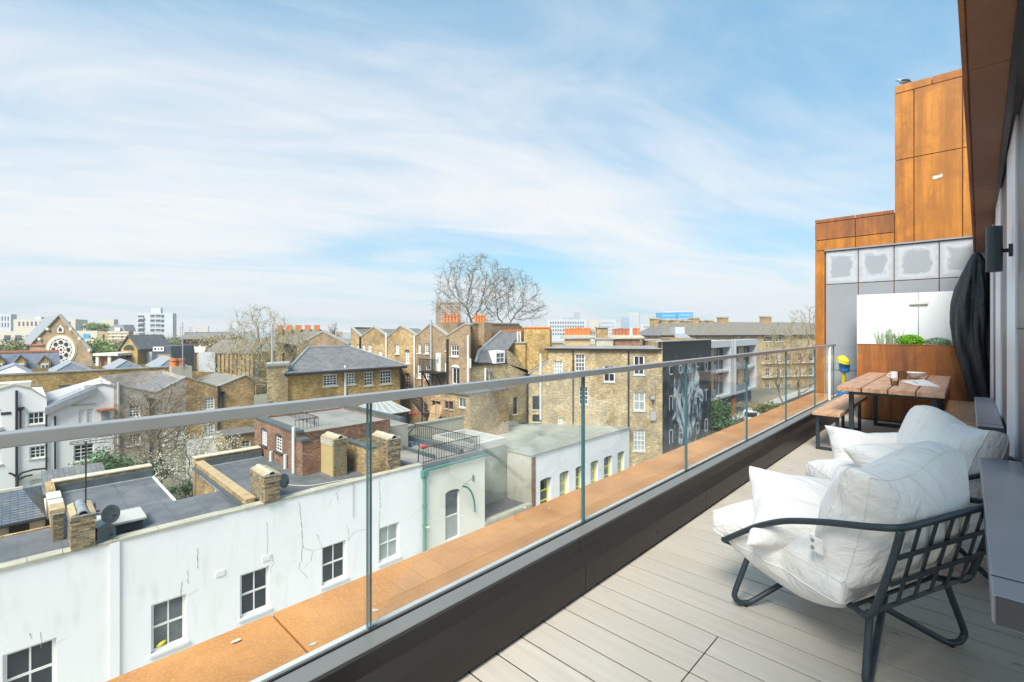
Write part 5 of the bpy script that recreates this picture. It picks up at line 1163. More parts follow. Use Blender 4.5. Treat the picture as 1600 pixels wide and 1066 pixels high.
# low roofscape behind the gutter
rsn = 0
for (u0, u1, v0, v1, d, mt, lab) in ((858, 880, 534, 541, 46, 'ochre_stone', 'low mossy brick upstand left of the orange pots'), (932, 958, 528, 541, 45, 'moss_stone', 'low mossy brick upstand between the two pot stacks'), (1008, 1030, 530, 541, 46, 'red_brick', 'low red brick upstand right of the brown pots'), (933, 950, 511, 525, 60, 'stock_brick', 'small far brick stack between the two rows of pots')):
    p0, p1 = at_d(u0, v1, d), at_d(u1, v1, d); Ff = Fac((p0.x, p0.y), (p1.x, p1.y)); L = (p1 - p0).length; zz_ = at_d(u0, v0, d).z
    rt_ = root('roof_upstand', (p0 + p1) / 2, lab, 'parapet'); MB().fbox(Ff, 0, L, p0.z - 2, zz_ - .15, -.8, 0).build('brickwork', mt, rt_); MB().fbox(Ff, -.15, L + .15, zz_ - .149, zz_, -.9, .12).build('cap', 'mortar', rt_)
# ---------------------------------------------------------------- mural block
FU = FX(-18.15); u0_ = FU.px(1035.5, 600)[0]; u1_ = FU.px(1111.5, 600)[0]; zU = FU.px(1035.5, 534.5)[1]
mu = root('mural_house', (-21, (u0_ + u1_) / 2, GZ), 'end house covered by a large black and white painted mural with letters', 'house')
MB().fbox(FU, u0_, u1_, GZ, zU, -.4, 0).build('mural_wall', 'mural_paint', mu)
MB().slab([FU.at(u0_ + .001, GZ, -.01), FU.at(u1_, GZ, -.4), FU.at(u1_ - 3, GZ, -6), FM.at(m2, GZ, -5), FM.at(m2, GZ, 0)], (0, 0, zU - GZ - .1)).build('wall', 'pale_brick', mu)
MB().fbox(FU, u0_ - .1, u1_ + .1, zU, zU + .1, -.5, .06).build('coping', 'mortar', mu)
# brush marks and letters as flat paint
def poly_px(F, pts, off, par, mt, nm='brush_mark'):
    m = MB(); m.poly([F.at(*F.px(*p), off) for p in pts]); m.build(nm, mt, par, uv=False)
LET = {'C': [[(1, 1), (0, 1), (0, 0), (1, 0)]], 'O': [[(.5, 1), (0, .75), (0, .25), (.5, 0), (1, .25), (1, .75), (.5, 1)]], 'N': [[(0, 0), (0, 1), (1, 1), (1, 0)]], 'A': [[(0, 0), (0, 1), (1, 1), (1, 0)], [(0, .5), (1, .5)]],
       'F': [[(0, 0), (0, 1), (1, 1)], [(0, .55), (.8, .55)]], 'T': [[(0, 1), (1, 1)], [(.5, 1), (.5, 0)]], 'I': [[(.5, 0), (.5, 1)]], 'E': [[(1, 1), (0, 1), (0, 0), (1, 0)], [(0, .55), (.8, .55)]],
       'M': [[(0, 0), (0, 1), (1, 1), (1, 0)], [(.5, 1), (.5, .4)]], 'D': [[(0, 0), (0, 1), (1, 1), (1, 0), (0, 0)]]}
def letter(ch, u, v0, v1, w):
    a, z1 = FU.px(u, v0); _, z0 = FU.px(u, v1); m = MB(); h = z1 - z0
    for st_ in LET[ch]:
        P = [(a + (x - .5) * w, z0 + y * h) for x, y in st_]
        for (x0, y0), (x1, y1) in zip(P[:-1], P[1:]):
            d = V((x1 - x0, y1 - y0)); n_ = V((-d.y, d.x)).normalized() * .055; e_ = d.normalized() * .055
            m.hexa([FU.at(x0 - n_.x - e_.x, y0 - n_.y - e_.y, .0), FU.at(x1 - n_.x + e_.x, y1 - n_.y + e_.y, .0), FU.at(x1 + n_.x + e_.x, y1 + n_.y + e_.y, .0), FU.at(x0 + n_.x - e_.x, y0 + n_.y - e_.y, .0),
                    FU.at(x0 - n_.x - e_.x, y0 - n_.y - e_.y, .006), FU.at(x1 - n_.x + e_.x, y1 - n_.y + e_.y, .006), FU.at(x1 + n_.x + e_.x, y1 + n_.y + e_.y, .006), FU.at(x0 + n_.x - e_.x, y0 + n_.y - e_.y, .006)])
    m.build('painted_letter', 'paint_grey', mu, uv=False)
for row, (va, vb, vc, vd) in (('COAFO', (572, 585, 564, 580)), ('NTIFT', (619, 640, 609, 626)), ('NENOD', (672, 692, 655, 673))):
    us = (1048.5, 1063.5, 1077, 1090, 1103.5)
    for i, (ch, u) in enumerate(zip(row, us)):
        t = i / 4; letter(ch, u, va + (vc - va) * t, vb + (vd - vb) * t, .62)
# ---------------------------------------------------------------- modern block with balconies
FB2 = FX(-25); mo = root('modern_flats', (-28, 75, GZ), 'modern grey block with white framed bays, balconies and orange doors', 'building')
b0 = FB2.px(1095, 600)[0]; b1 = FB2.px(1186, 600)[0]; zt_ = FB2.px(1112, 533)[1]
MB().fbox(FB2, b0, b1, GZ, zt_ - .6, -8, -1.2).build('wall', 'city_dark', mo)
MB().fbox(FB2, b0, b1, zt_ - .6, zt_ - .3, -8.2, -1.0).build('roof_sheet', 'concrete', mo)
for (ua, ub, side) in ((1097, 1143.5, 0), (1149, 1183.5, 1)):
    a0, a1 = FB2.px(ua, 600)[0], FB2.px(ub, 600)[0]; zt2 = zt_; zb2 = FB2.px(1112, 627)[1]
    m = MB(); m.fbox(FB2, a0, a1, zt2 - .95, zt2, -1.2, 0); m.fbox(FB2, a0, a1, zb2, zb2 + .3, -1.2, 0); m.fbox(FB2, a1 - .5, a1, zb2 + .3, zt2 - .95, -1.2, 0); m.fbox(FB2, a0, a0 + .5, zb2 + .3, zt2 - .95, -1.2, 0)
    m.build('bay_frame', 'city_white', mo)
    if side: MB().fbox(FB2, a0 - .9, a0 - .02, zb2, zt2, -1.6, -.1).build('bay_panel', 'city_white', mo)
    zf = [zb2 + .3, (zb2 + .3 + zt2 - .95) / 2, zt2 - .95]; mid = a0 + (a1 - a0) * .45
    for k in range(2):
        if k: MB().fbox(FB2, a0 + .5, a1 - .5, zf[k] - .15, zf[k] + .15, -1.2, -.2).build('floor_slab', 'city_white', mo)
        MB().fbox(FB2, a0 + .5, a1 - .5, zf[k] + .15, zf[k + 1] - .1, -1.25, -1.1).build('window', 'pane_dark', mo)
        w_ = (a1 - a0 - 1) / 5
        for j in range(1, 5): MB().fbox(FB2, a0 + .5 + w_ * j - .05, a0 + .5 + w_ * j + .05, zf[k] + .15, zf[k + 1] - .1, -1.1, -.95).build('mullion', 'window_white' if j % 2 else 'city_grey', mo)
        MB().fbox(FB2, a0 + .5 + 2 * w_, a0 + .5 + 3 * w_, zf[k] + .2, zf[k + 1] - .3, -1.0, -.92).build('curtain', 'ochre_stone', mo)
        MB().fbox(FB2, a0 + .5, a0 + .5 + 2.3 * w_, zf[k] + .0, zf[k] + 1.1, -.18, -.1).build('balcony_panel', 'lead', mo)
for u0, u1, mt in ((1127, 1135, 'orange_board'), (1154.5, 1160.5, 'orange_board')):
    MB().fbox(FB2, FB2.px(u0, 640)[0], FB2.px(u1, 640)[0], FB2.px(u0, 655)[1], FB2.px(u0, 625)[1], -1.2, -1.05).build('door', mt, mo)
for j, u in enumerate((1129, 1131.5, 1133.5)):
    MB().fbox(FB2, FB2.px(u, 640)[0], FB2.px(u + 1, 640)[0], FB2.px(u, 650)[1], FB2.px(u, 629)[1], -1.0, -.98).build('door_pattern', ('window_yellow', 'brown_glaze', 'window_yellow')[j], mo)
MB().fbox(FB2, FB2.px(1140, 640)[0], FB2.px(1147, 640)[0], GZ, FB2.px(1140, 632)[1], -1.2, -1.1).build('window', 'pane_mid', mo)
# road, pavement, van
MB().box(-19.95, -2.0, -40, 29.99, GZ - .1, GZ + .02).build('bounce_yard', 'paving', kind='structure', loc=(-11, 0, GZ))  # unseen pale paving, added to bounce sunlight onto the white building
rd = MB().box(-24.2, -2.5, 30, 180, GZ - .1, GZ + .01).build('road', 'asphalt', kind='structure', loc=(-12, 60, GZ))
MB().box(-26.3, -24.2, 20, 180, GZ - .1, GZ + .13).build('pavement', 'paving', kind='structure', loc=(-25, 60, GZ))
vp_ = at_d(1183, 645, 66); vy = vp_.y; vx = vp_.x
vn = root('parked_van', (vx, vy, GZ), 'white panel van parked in the street by the orange door', 'van')
def vpt(a, b, z): return V((vx + a, vy + b, GZ + z))
prf = [(-2.6, .45), (-2.65, 1.6), (-2.5, 2.25), (.9, 2.3), (1.5, 1.6), (2.4, 1.25), (2.6, .5)]
MB().slab([vpt(-1.0, b, z) for b, z in prf], (2.0, 0, 0)).build('body', 'van_white', vn, bev=.12)
MB().slab([vpt(1.004, b, z) for b, z in ((.5, 1.35), (.5, 2.0), (.9, 2.0), (1.35, 1.45))], (.01, 0, 0)).build('side_window', 'pane_dark', vn)
MB().slab([vpt(-.85, .97, 2.26), vpt(.85, .97, 2.26), vpt(.85, 1.5, 1.66), vpt(-.85, 1.5, 1.66)], (0, .03, .03)).build('windscreen', 'pane_dark', vn)
MB().box(vx - .8, vx + .8, vy - 2.68, vy - 2.66, GZ + 1.4, GZ + 2.0).build('rear_window', 'pane_dark', vn)
for a in (-.95, .95):
    for b in (-1.6, 1.6): MB().lathe(vpt(a - .1, b, .36), [(.2, -.01), (.36, 0), (.36, .2), (.2, .21)], 16, (1, 0, 0)).build('wheel', 'tyre', vn, uv=False)
for a in (-.85, .85): MB().box(vx + a - .08, vx + a + .08, vy - 2.69, vy - 2.64, GZ + .8, GZ + 1.3).build('tail_light', 'red_cloth', vn)
# ---------------------------------------------------------------- white and grey rear houses at left, facing +X
FJ = FX(-50)
def fp(pts): return [FJ.px(*p) for p in pts]
JW = dict(cols=3, rows=4, fw=.09, bw=.055); JG = dict(JW, sash=False)
specs = [
 ('white_house', 'white painted rear house at the far left with black downpipes', 'white_paint_wall', [(-70, 628), (22, 601), (46, 606), (85, 621), (72, 632)], 0,
   [(43, 643.5, 70, 663, dict(JG, cols=3, rows=2)), (46, 697, 72, 716, dict(JG, rows=3)), (47, 748, 72, 757, JG), (-12, 640, 2, 668, JW), (-12, 700, 2, 726, JW)], 'moss_stone'),
 ('white_house', 'white painted rear house with sloping slate roof edge and a small blue door', 'white_paint_wall', [(73, 635), (150, 602), (160, 600), (178, 604)], 1,
   [(123, 634, 132, 663, dict(cols=2, rows=4, fw=.12, bw=.1, sash=False, sill=False)), (136, 634, 146, 663, dict(cols=2, rows=4, fw=.12, bw=.1, sash=False, sill=False)), (115, 694, 147, 720, JG)], 'lead'),
 ('grey_brick_house', 'grey brick rear house with butterfly roof behind the bare garden tree', 'grey_brick', [(178, 600), (243, 613), (291, 589)], 2,
   [(201, 633, 219, 652, JW), (200, 678, 220, 696, JG), (270, 676, 285, 693, JW)], 'mortar'),
 ('yellow_brick_house', 'yellow brick rear house with butterfly roof and sash windows beside the bare willow', 'stock_brick', [(291, 589), (340, 604), (384, 586), (397, 592)], 3,
   [(319, 621, 335.5, 640, JW), (319, 662, 336, 684, dict(JW, pm='pane_net')), (378, 634, 384, 640, dict(JW, cols=2, rows=1))], 'mortar')]
for nm, lab, mt, pr, idx, wins, cm in specs:
    P = fp(pr); rt_ = root(nm, FJ.at(P[0][0], GZ), lab, 'house', 'rear houses in the row at left')
    if idx == 0: P = P[:-1]; P[-1] = (fp([(73, 619)])[0][0], P[-1][1])
    zt_ = min(z for a, z in P) - .5
    block(FJ, rt_, P[0][0] + .003, P[-1][0], GZ - 1.5, zt_, 10, mt, wins, prof=[(P[0][0] + .003, P[0][1])] + P[1:])
    vroof(FJ, rt_, P, 10, ('concrete', 'lead', 'slate', 'old_slate')[idx], cm, drop=(1.3, .9, .35, .35)[idx])
    if idx == 1:
        MB().seg(FJ, P[0][0] - .1, P[0][1] - .1, P[1][0], P[1][1] - .1, .45, -.1, .5).build('verge', 'lead', rt_)
        r_ = rects_px(FJ, [(158, 641, 171, 660)])[0]; MB().fbox(FJ, r_[0], r_[1], r_[2] - .8, r_[3], 0, .05).build('door', 'city_grey', rt_, label='small blue-grey door under a tiled hood'); MB().fbox(FJ, r_[0] - .3, r_[1] + .3, r_[3] + .02, r_[3] + .15, 0, .6).build('door_hood', 'old_terracotta', rt_)
        pipe(FJ, rt_, 72.5, 636, 800, 'pipe_black', .06); pipe(FJ, rt_, 86, 650, 800, 'pipe_black', .06)
        c0 = fp([(172, 602)])[0]; MB().fbox(FJ, c0[0] - 1.6, c0[0] + .2, c0[1] - 1, c0[1] + .15, -1.8, -.6).build('chimney', 'stone_white', rt_, bev=.1)
        a0, a1 = FJ.px(113, 650)[0], FJ.px(150, 650)[0]; MB().fbox(FJ, a0, a1, FJ.px(130, 633)[1], FJ.px(130, 632)[1], 0, .15).build('lintel', 'pipe_grey', rt_)
    if idx == 0:
        pipe(FJ, rt_, 26, 610, 800, 'pipe_black', .075); pipe(FJ, rt_, 32, 636, 669, 'pipe_black', .06, hop=True); c0 = fp([(20, 600)])[0]
        MB().fbox(FJ, c0[0] - .9, c0[0] + 1.0, c0[1] - .6, c0[1] + .1, -1.2, -.1).build('chimney', 'stone_white', rt_, bev=.08)
        for u, v in ((11, 646), (3, 675)): a, z = FJ.px(u, v); MB().fbox(FJ, a - .3, a + .2, z - .1, z + .1, 0, .03).build('air_brick', 'window_dark', rt_)
    if idx == 2: pipe(FJ, rt_, 185, 597, 720, 'pipe_grey', .11); pipe(FJ, rt_, 235, 622, 730, 'pipe_black', .08, hop=True)
    if idx == 3: pipe(FJ, rt_, 341, 603, 740, 'pipe_black', .09); pipe(FJ, rt_, 347, 612, 640, 'pipe_black', .08, hop=True); MB().fbox(FJ, *[FJ.px(u, 690)[0] for u in (291, 342)], GZ, FJ.px(320, 683)[1], 0, .02).build('painted_base', 'white_paint_wall', rt_)
# closet wing of the yellow house
FW2 = FX(-47); w0, w1 = FW2.px(352, 700)[0], FW2.px(405, 700)[0]; cwg = root('rear_extension', FW2.at(w0, GZ), 'small brick rear extension with one sash window left of the red brick building', 'extension')
block(FW2, cwg, w0, w1, GZ, FW2.px(370, 680)[1], 4, 'stock_brick', [(377.5, 688, 391.5, 709, dict(cols=2, rows=4, fw=.08, pm='pane_mid'))])
MB().fbox(FW2, w0 - .1, w1, FW2.px(370, 680)[1], FW2.px(370, 678)[1], -4, .12).build('roof_sheet', 'slate', cwg); pipe(FW2, cwg, 364, 682, 740, 'pipe_black', .08)
# ---------------------------------------------------------------- long ochre rear wall with glazed lanterns
FL = FX(-66); L0, L1 = FL.px(-60, 600)[0], FL.px(292, 600)[0]; zL = 1.4 - .0475 * 1.387 * 66
lw = root('long_brick_terrace', FL.at((L0 + L1) / 2, GZ), 'long low ochre brick terrace with pale hipped roofs behind its wall', 'terrace')
block(FL, lw, L0, L1, GZ, zL, 9, 'gold_brick', [])
MB().fbox(FL, L0, L1, zL + .002, zL + .15, -.5, .08).build('coping', 'mortar', lw)
for ua, um, ub, v0, v1, mt in ((-30, 22, 53, 588, 574, 'city_white'), (80, 115, 152, 583, 569, 'blue_slate'), (174, 204, 232, 577, 566, 'blue_slate'), (247, 275, 300, 575, 561, 'blue_slate')):
    a0, am, a1 = FL.px(ua, 580)[0], FL.px(um, 580)[0], FL.px(ub, 580)[0]; zt_ = FL.px(um, v1)[1]
    m = MB(); m.slab([FL.at(a0, zL - .2, -.6), FL.at(a1, zL - .2, -.6), FL.at(am, zt_, -2.2)], FL.n * -.2); m.build('hip', mt, lw)
    m = MB(); m.slab([FL.at(a0, zL - .1, -.6), FL.at(am, zt_ + .1, -2.2), FL.at(am, zt_ + .1, -8), FL.at(a0, zL - .1, -8)], (0, 0, -.1)); m.slab([FL.at(a1, zL - .1, -.6), FL.at(am, zt_ + .1, -2.2), FL.at(am, zt_ + .1, -8), FL.at(a1, zL - .1, -8)], (0, 0, -.1)); m.build('roof', 'lead', lw)
for u0, u1, v in ((44, 65, 604), (91, 110, 602), (186, 202, 597), (231, 245, 594)):
    MB().fbox(FL, FL.px(u0, v)[0], FL.px(u1, v)[0], FL.px(u0, v + 3)[1], FL.px(u0, v)[1], 0, .06).build('window', 'pane_mid', lw)
Fc = FX(-58); cc = root('pot_stack', Fc.at(Fc.px(282, 560)[0], -3), 'brick stack with two orange clay pots near the white billboard', 'chimney')
a0, a1 = Fc.px(268, 570)[0], Fc.px(300, 570)[0]; zc_ = Fc.px(280, 573)[1]
s_ = MB().fbox(Fc, a0, a1, GZ, zc_, -1, 0).build('stack', 'moss_stone', cc)
for u, mt in ((273.5, 'terracotta'), (285, 'old_terracotta')): MB().lathe(Fc.at(Fc.px(u, 570)[0], zc_, -.5), [(.36, 0), (.32, .5), (.4, .6), (.38, .8), (.2, .8)], 10).build('pot', mt, cc, uv=False)
MB().tube([Fc.at(Fc.px(285, 570)[0], zc_, .1), Fc.at(Fc.px(285, 570)[0], FL.px(285, 505)[1], .1)], .05, 4).build('aerial_pole', 'pipe_grey', cc)
# ---------------------------------------------------------------- generic far building: a box seen at a given distance with windows
def farbox(name, label, u0, u1, vt, vb, d, mt, cols=0, rows=0, wf=(.5, .5), pm='city_dark', thick=None, cat='building', group=None, turn=0, par=None, wname='window', top_=None, m=(0.06, .08), frames=False, off=0.0):
    p0, p1 = at_d(u0, 515, d), at_d(u1, 515, d * (1 + turn)); F = Fac((p0.x, p0.y), (p1.x, p1.y)); F.k = .5; L = (p1 - p0).length
    zt_ = at_d(u0, vt, d).z; zb_ = at_d(u0, vb, d).z if vb else GZ
    rt_ = par or root(name, ((p0.x + p1.x) / 2, (p0.y + p1.y) / 2, GZ), label, cat, group)
    th = thick or max(6, L * .5)
    MB().fbox(F, 0, L, GZ if (vb is None or par is None) else zb_, zt_, -th + off, off).build('wall' if par is None else 'upper_block', mt, rt_, uv=mt in ('stock_brick', 'gold_brick', 'red_brick', 'pale_brick', 'brown_brick'))
    if cols:
        zz0 = at_d(u0, vb or 530, d).z; cw_ = L * (1 - 2 * m[0]) / cols; rh = (zt_ - zz0) * (1 - m[1]) / rows; pr_ = None
        for i in range(cols):
            for j in range(rows):
                a = L * m[0] + i * cw_ + cw_ * (1 - wf[0]) / 2; z = zt_ - (zt_ - zz0) * m[1] - (j + 1) * rh + rh * (1 - wf[1]) / 2
                if pr_ is None:
                    pr_ = MB().fbox(F, a, a + cw_ * wf[0], z, z + rh * wf[1], off - .1, off + .05 + .0 * i).build(wname, pm, rt_, uv=False); base_ = (a, z)
                else:
                    c_ = pr_.copy(); C.objects.link(c_); c_.location = pr_.location + F.e * (a - base_[0]) + V((0, 0, z - base_[1]))
    return rt_, F, L, zt_
# left group
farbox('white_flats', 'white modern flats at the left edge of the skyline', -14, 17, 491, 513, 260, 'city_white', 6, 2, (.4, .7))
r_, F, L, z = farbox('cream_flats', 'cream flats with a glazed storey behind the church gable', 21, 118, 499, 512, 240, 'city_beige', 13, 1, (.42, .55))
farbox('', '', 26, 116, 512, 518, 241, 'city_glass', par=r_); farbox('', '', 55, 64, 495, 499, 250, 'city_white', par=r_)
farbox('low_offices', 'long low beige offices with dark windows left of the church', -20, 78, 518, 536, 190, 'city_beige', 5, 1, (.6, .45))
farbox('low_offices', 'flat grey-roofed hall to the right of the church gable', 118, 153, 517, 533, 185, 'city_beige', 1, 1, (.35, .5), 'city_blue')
r_, F, L, z = farbox('banded_villa', 'striped brick villa with dark slate roof and white dormer', 152, 201, 518, 535, 175, 'pale_brick', 3, 1, (.18, .6), 'pane_dark')
for k in range(3): MB().fbox(F, L * .35, L, at_d(180, 519 + k * 5, 175).z - .3, at_d(180, 519 + k * 5, 175).z + .2, 0, .12).build('stone_band', 'stone_white', r_)
MB().slab([F.at(L * .35, z, 0), F.at(L * .9, z, 0), F.at(L * .75, z + 2.5, -2.5), F.at(L * .45, z + 2.5, -2.5)], F.n * -5).build('roof', 'slate', r_); MB().fbox(F, L * .58, L * .74, z, z + 1.4, -.6, .3).build('dormer', 'window_white', r_)
r_, F, L, z = farbox('brown_flats', 'brown brick flats rising behind the villa', 157, 178, 499, 515, 210, 'city_beige'); farbox('', '', 130, 170, 506, 518, 215, 'city_beige', 5, 1, (.5, .4), par=r_)
for u, lab in ((166, 'small green tree on the roofs left of the villa'), (149, 'dark round tree on the roofs behind the church')):
    pass
# white tower block
r_, F, L, z = farbox('tower_block', 'white ten-storey tower block on the left skyline', 214, 270, 489.5, 524, 250, 'city_white')
farbox('', '', 236, 251, 481, 489.4, 252, 'city_white', par=r_, thick=5)
def wz(v): return at_d(214, v, 250).z
def wa(u): return (u - 214) / 56 * L
for k in range(4):
    v = 493 + k * 7.4
    MB().fbox(F, wa(215.5), wa(225.5), wz(v + 4.2), wz(v), -.1, .08).build('window_strip', 'city_dark', r_, uv=False); MB().fbox(F, wa(216), wa(226), wz(v + 5.2), wz(v + 3.2), .1, 1.0).build('balcony', 'city_white', r_, uv=False)
    for a, b in ((235, 242), (243.5, 251)): MB().fbox(F, wa(a), wa(b), wz(v + 2.2), wz(v - 1), -.1, .08).build('window_strip', 'city_dark', r_, uv=False); MB().fbox(F, wa(a), wa(b), wz(v + 4), wz(v + 3), -.1, .08).build('window_strip', 'city_grey', r_, uv=False)
    MB().fbox(F, wa(252), wa(256.5), wz(v + 3.5), wz(v - 1), -.1, .08).build('window_strip', 'city_dark', r_, uv=False)
# ---------------------------------------------------------------- church
d = 105; p0, p1 = at_d(40, 540, d), at_d(146, 540, d); FCh = Fac((p0.x, p0.y), (p1.x, p1.y)); FCh.k = 1.12
ch = root('church', ((p0.x + p1.x) / 2, (p0.y + p1.y) / 2, GZ), 'brick church gable with a round rose window and pointed lancet', 'church')
def cpx(u, v): return FCh.px(u, v)
a0, _ = cpx(46, 540); a1, _ = cpx(144, 540); zE = cpx(46, 540)[1]; pk = cpx(94.5, 493.5); el, er = cpx(52, 537), cpx(143, 549)
mb = MB().poly([FCh.at(a0, GZ), FCh.at(a1, GZ), FCh.at(a1, er[1]), FCh.at(er[0], er[1]), FCh.at(*pk), FCh.at(el[0], el[1]), FCh.at(a0, el[1])])
mb.build('gable_wall', 'brown_brick', ch)
MB().slab([FCh.at(el[0] - .4, el[1] - .3, .3), FCh.at(pk[0], pk[1] + .35, .3), FCh.at(pk[0], pk[1] + .35, -25), FCh.at(el[0] - .4, el[1] - .3, -25)], (0, 0, -.25)).build('roof', 'lead', ch)
MB().slab([FCh.at(er[0] + .3, er[1] - .2, .2), FCh.at(pk[0], pk[1] + .3, .2), FCh.at(pk[0], pk[1] + .3, -25), FCh.at(er[0] + .3, er[1] - .2, -25)], (0, 0, -.25)).build('roof', 'slate', ch)
for p, q in ((el, pk), (pk, er)): MB().seg(FCh, p[0], p[1] + .35, q[0], q[1] + .35, -.3, .45, .3).build('coping', 'grey_render', ch)
for u, v in ((64.5, 529.5), (77, 514), (113, 514), (127, 529), (142, 547)):
    a, z = cpx(u, v); MB().fbox(FCh, a - .3, a + .3, z - .3, z + .25, .0, .5).build('kneeler', 'stone_white', ch)
MB().fbox(FCh, a0 - .5, cpx(70, 540)[0], el[1] - .4, el[1] - .1, 0, .3).build('string_course', 'old_terracotta', ch)
cc_, czz = cpx(96.5, 547); r0 = cpx(119, 547)[0] - cc_
def ring(F, a, z, r_o, r_i, o0, o1, n, mt, nm, par, st=0, en=2 * math.pi):
    m = MB()
    for i in range(n):
        t0, t1 = st + (en - st) * i / n, st + (en - st) * (i + 1) / n
        P = [(a + r_o * math.cos(t0), z + r_o * math.sin(t0)), (a + r_o * math.cos(t1), z + r_o * math.sin(t1)), (a + r_i * math.cos(t1), z + r_i * math.sin(t1)), (a + r_i * math.cos(t0), z + r_i * math.sin(t0))]
        m.slab([F.at(x, y, o0) for x, y in P], F.n * (o1 - o0))
    return m.build(nm, mt, par, uv=False)
rw = ring(FCh, cc_, czz, r0, r0 * .80, 0, .25, 32, 'stone_white', 'rose_window', ch)
ring(FCh, cc_, czz, r0 * 1.08, r0 * 1.0, 0, .12, 32, 'ochre_stone', 'brick_arch', rw)
m = MB(); m.poly([FCh.at(cc_ + r0 * .8 * math.cos(2 * math.pi * i / 32), czz + r0 * .8 * math.sin(2 * math.pi * i / 32), .03) for i in range(32)]); m.build('glass', 'pane_dark', rw)
for k in range(8):
    t = math.pi * k / 4 + math.pi / 8 * 0; x, y = cc_ + r0 * .52 * math.cos(t), czz + r0 * .52 * math.sin(t)
    ring(FCh, x, y, r0 * .24, r0 * .16, .05, .2, 12, 'stone_white', 'tracery', rw)
    t2 = t + math.pi / 8; MB().slab([FCh.at(cc_ + r0 * q * math.cos(t2) + s_ * .12 * math.sin(t2), czz + r0 * q * math.sin(t2) - s_ * .12 * math.cos(t2), .05) for q, s_ in ((.15, 1), (.8, 1), (.8, -1), (.15, -1))], FCh.n * .13).build('tracery', 'stone_white', rw, uv=False)
ring(FCh, cc_, czz, r0 * .18, r0 * .1, .05, .2, 10, 'stone_white', 'tracery', rw)
a, z = cpx(95.5, 516); w_ = cpx(100.5, 516)[0] - a; h_ = z - cpx(95, 520)[1]
lw_ = MB().slab([FCh.at(a + x * w_, z + y * h_, .02) for x, y in ((-1, -1), (1, -1), (1, .5), (0, 2.0), (-1, .5))], FCh.n * .15).build('lancet_surround', 'stone_white', ch)
MB().slab([FCh.at(a + x * w_ * .5, z + y * h_, .18) for x, y in ((-1, -.5), (1, -.5), (1, .4), (0, 1.2), (-1, .4))], FCh.n * .05).build('lancet', 'pane_dark', lw_)
# ---------------------------------------------------------------- slate roof with two dormers
d = 84; p0, p1 = at_d(-30, 560, d), at_d(97, 560, d * 1.0); FS_ = FX(-82)
sr = root('dormer_house', FS_.at(FS_.px(40, 560)[0], GZ), 'long blue slate roof with brick gabled dormers before the church', 'house')
a0, a1 = FS_.px(-40, 560)[0], FS_.px(96, 560)[0]; zr_ = FS_.px(40, 553.5)[1]; ze = FS_.px(40, 582)[1]
MB().fbox(FS_, a0, a1, GZ, ze, -9, 0).build('wall', 'stock_brick', sr)
MB().slab([FS_.at(a0, ze, .3), FS_.at(a1, ze, .3), FS_.at(a1, zr_, -5), FS_.at(a0, zr_, -5)], (0, 0, -.15)).build('roof', 'blue_slate', sr); MB().slab([FS_.at(a0, ze, -9.5), FS_.at(a1, ze, -9.5), FS_.at(a1, zr_, -5), FS_.at(a0, zr_, -5)], (0, 0, -.15)).build('roof', 'blue_slate', sr)
MB().tube([FS_.at(a0, zr_ + .1, -5), FS_.at(a1, zr_ + .1, -5)], .2, 5).build('ridge', 'old_terracotta', sr)
MB().fbox(FS_, a1 - .1, a1 + .25, ze, ze + .3, -8, .1).build('verge', 'stone_white', sr); MB().poly([FS_.at(a1 + .01, ze, 0), FS_.at(a1 + .01, zr_, -5), FS_.at(a1 + .01, ze, -9)]).build('gable', 'stock_brick', sr)
for u in (-2, 32, 70):
    a = FS_.px(u, 570)[0]; w_ = abs(FS_.px(u + 11, 570)[0] - a); z1_ = FS_.px(u, 566)[1]; z2_ = FS_.px(u, 557.5)[1]
    dm_ = MB().slab([FS_.at(a - w_, ze - .2, .1), FS_.at(a + w_, ze - .2, .1), FS_.at(a + w_ * .8, z1_, .1), FS_.at(a, z2_, .1), FS_.at(a - w_ * .8, z1_, .1)], FS_.n * -3.5).build('dormer', 'gold_brick', sr)
    for s_ in (-1, 1): MB().slab([FS_.at(a + s_ * w_, z1_ - .2, .2), FS_.at(a, z2_ + .15, .2), FS_.at(a, z2_ + .15, -3.4), FS_.at(a + s_ * w_, z1_ - .2, -3.4)], (0, 0, .12)).build('dormer_roof', 'blue_slate', dm_)
    MB().fbox(FS_, a - w_ * .55, a + w_ * .55, ze + .05, z1_ - .15, .1, .22).build('dormer_window', 'window_white', dm_); MB().fbox(FS_, a - w_ * .4, a - .08, ze + .25, z1_ - .35, .2, .26).build('pane', 'pane_mid', dm_); MB().fbox(FS_, a + .08, a + w_ * .4, ze + .25, z1_ - .35, .2, .26).build('pane', 'pane_mid', dm_)
# ---------------------------------------------------------------- small gable house, shed, mansard, billboard, arches
def fac_d(u0, u1, d): p0, p1 = at_d(u0, 515, d), at_d(u1, 515, d); f_ = Fac((p0.x, p0.y), (p1.x, p1.y)); return f_, (p1 - p0).length
F, L = fac_d(189, 215, 82); gh = root('gable_cottage', F.at(L / 2, GZ), 'small golden brick gable with one arched window beside the church', 'cottage')
zE = F.px(189, 545)[1]; zP = F.px(201, 527)[1]
MB().slab([F.at(0, GZ), F.at(L, GZ), F.at(L, zE), F.at(L * .47, zP), F.at(0, zE)], F.n * -8).build('wall', 'gold_brick', gh)
MB().slab([F.at(-.6, zE - .5, .3), F.at(L * .47, zP + .2, .3), F.at(L * .47, zP + .2, -8), F.at(-.6, zE - .5, -8)], (0, 0, .2)).build('roof', 'slate', gh); MB().slab([F.at(L + .3, zE - .3, .2), F.at(L * .47, zP + .2, .2), F.at(L * .47, zP + .2, -8), F.at(L + .3, zE - .3, -8)], (0, 0, .2)).build('roof', 'slate', gh)
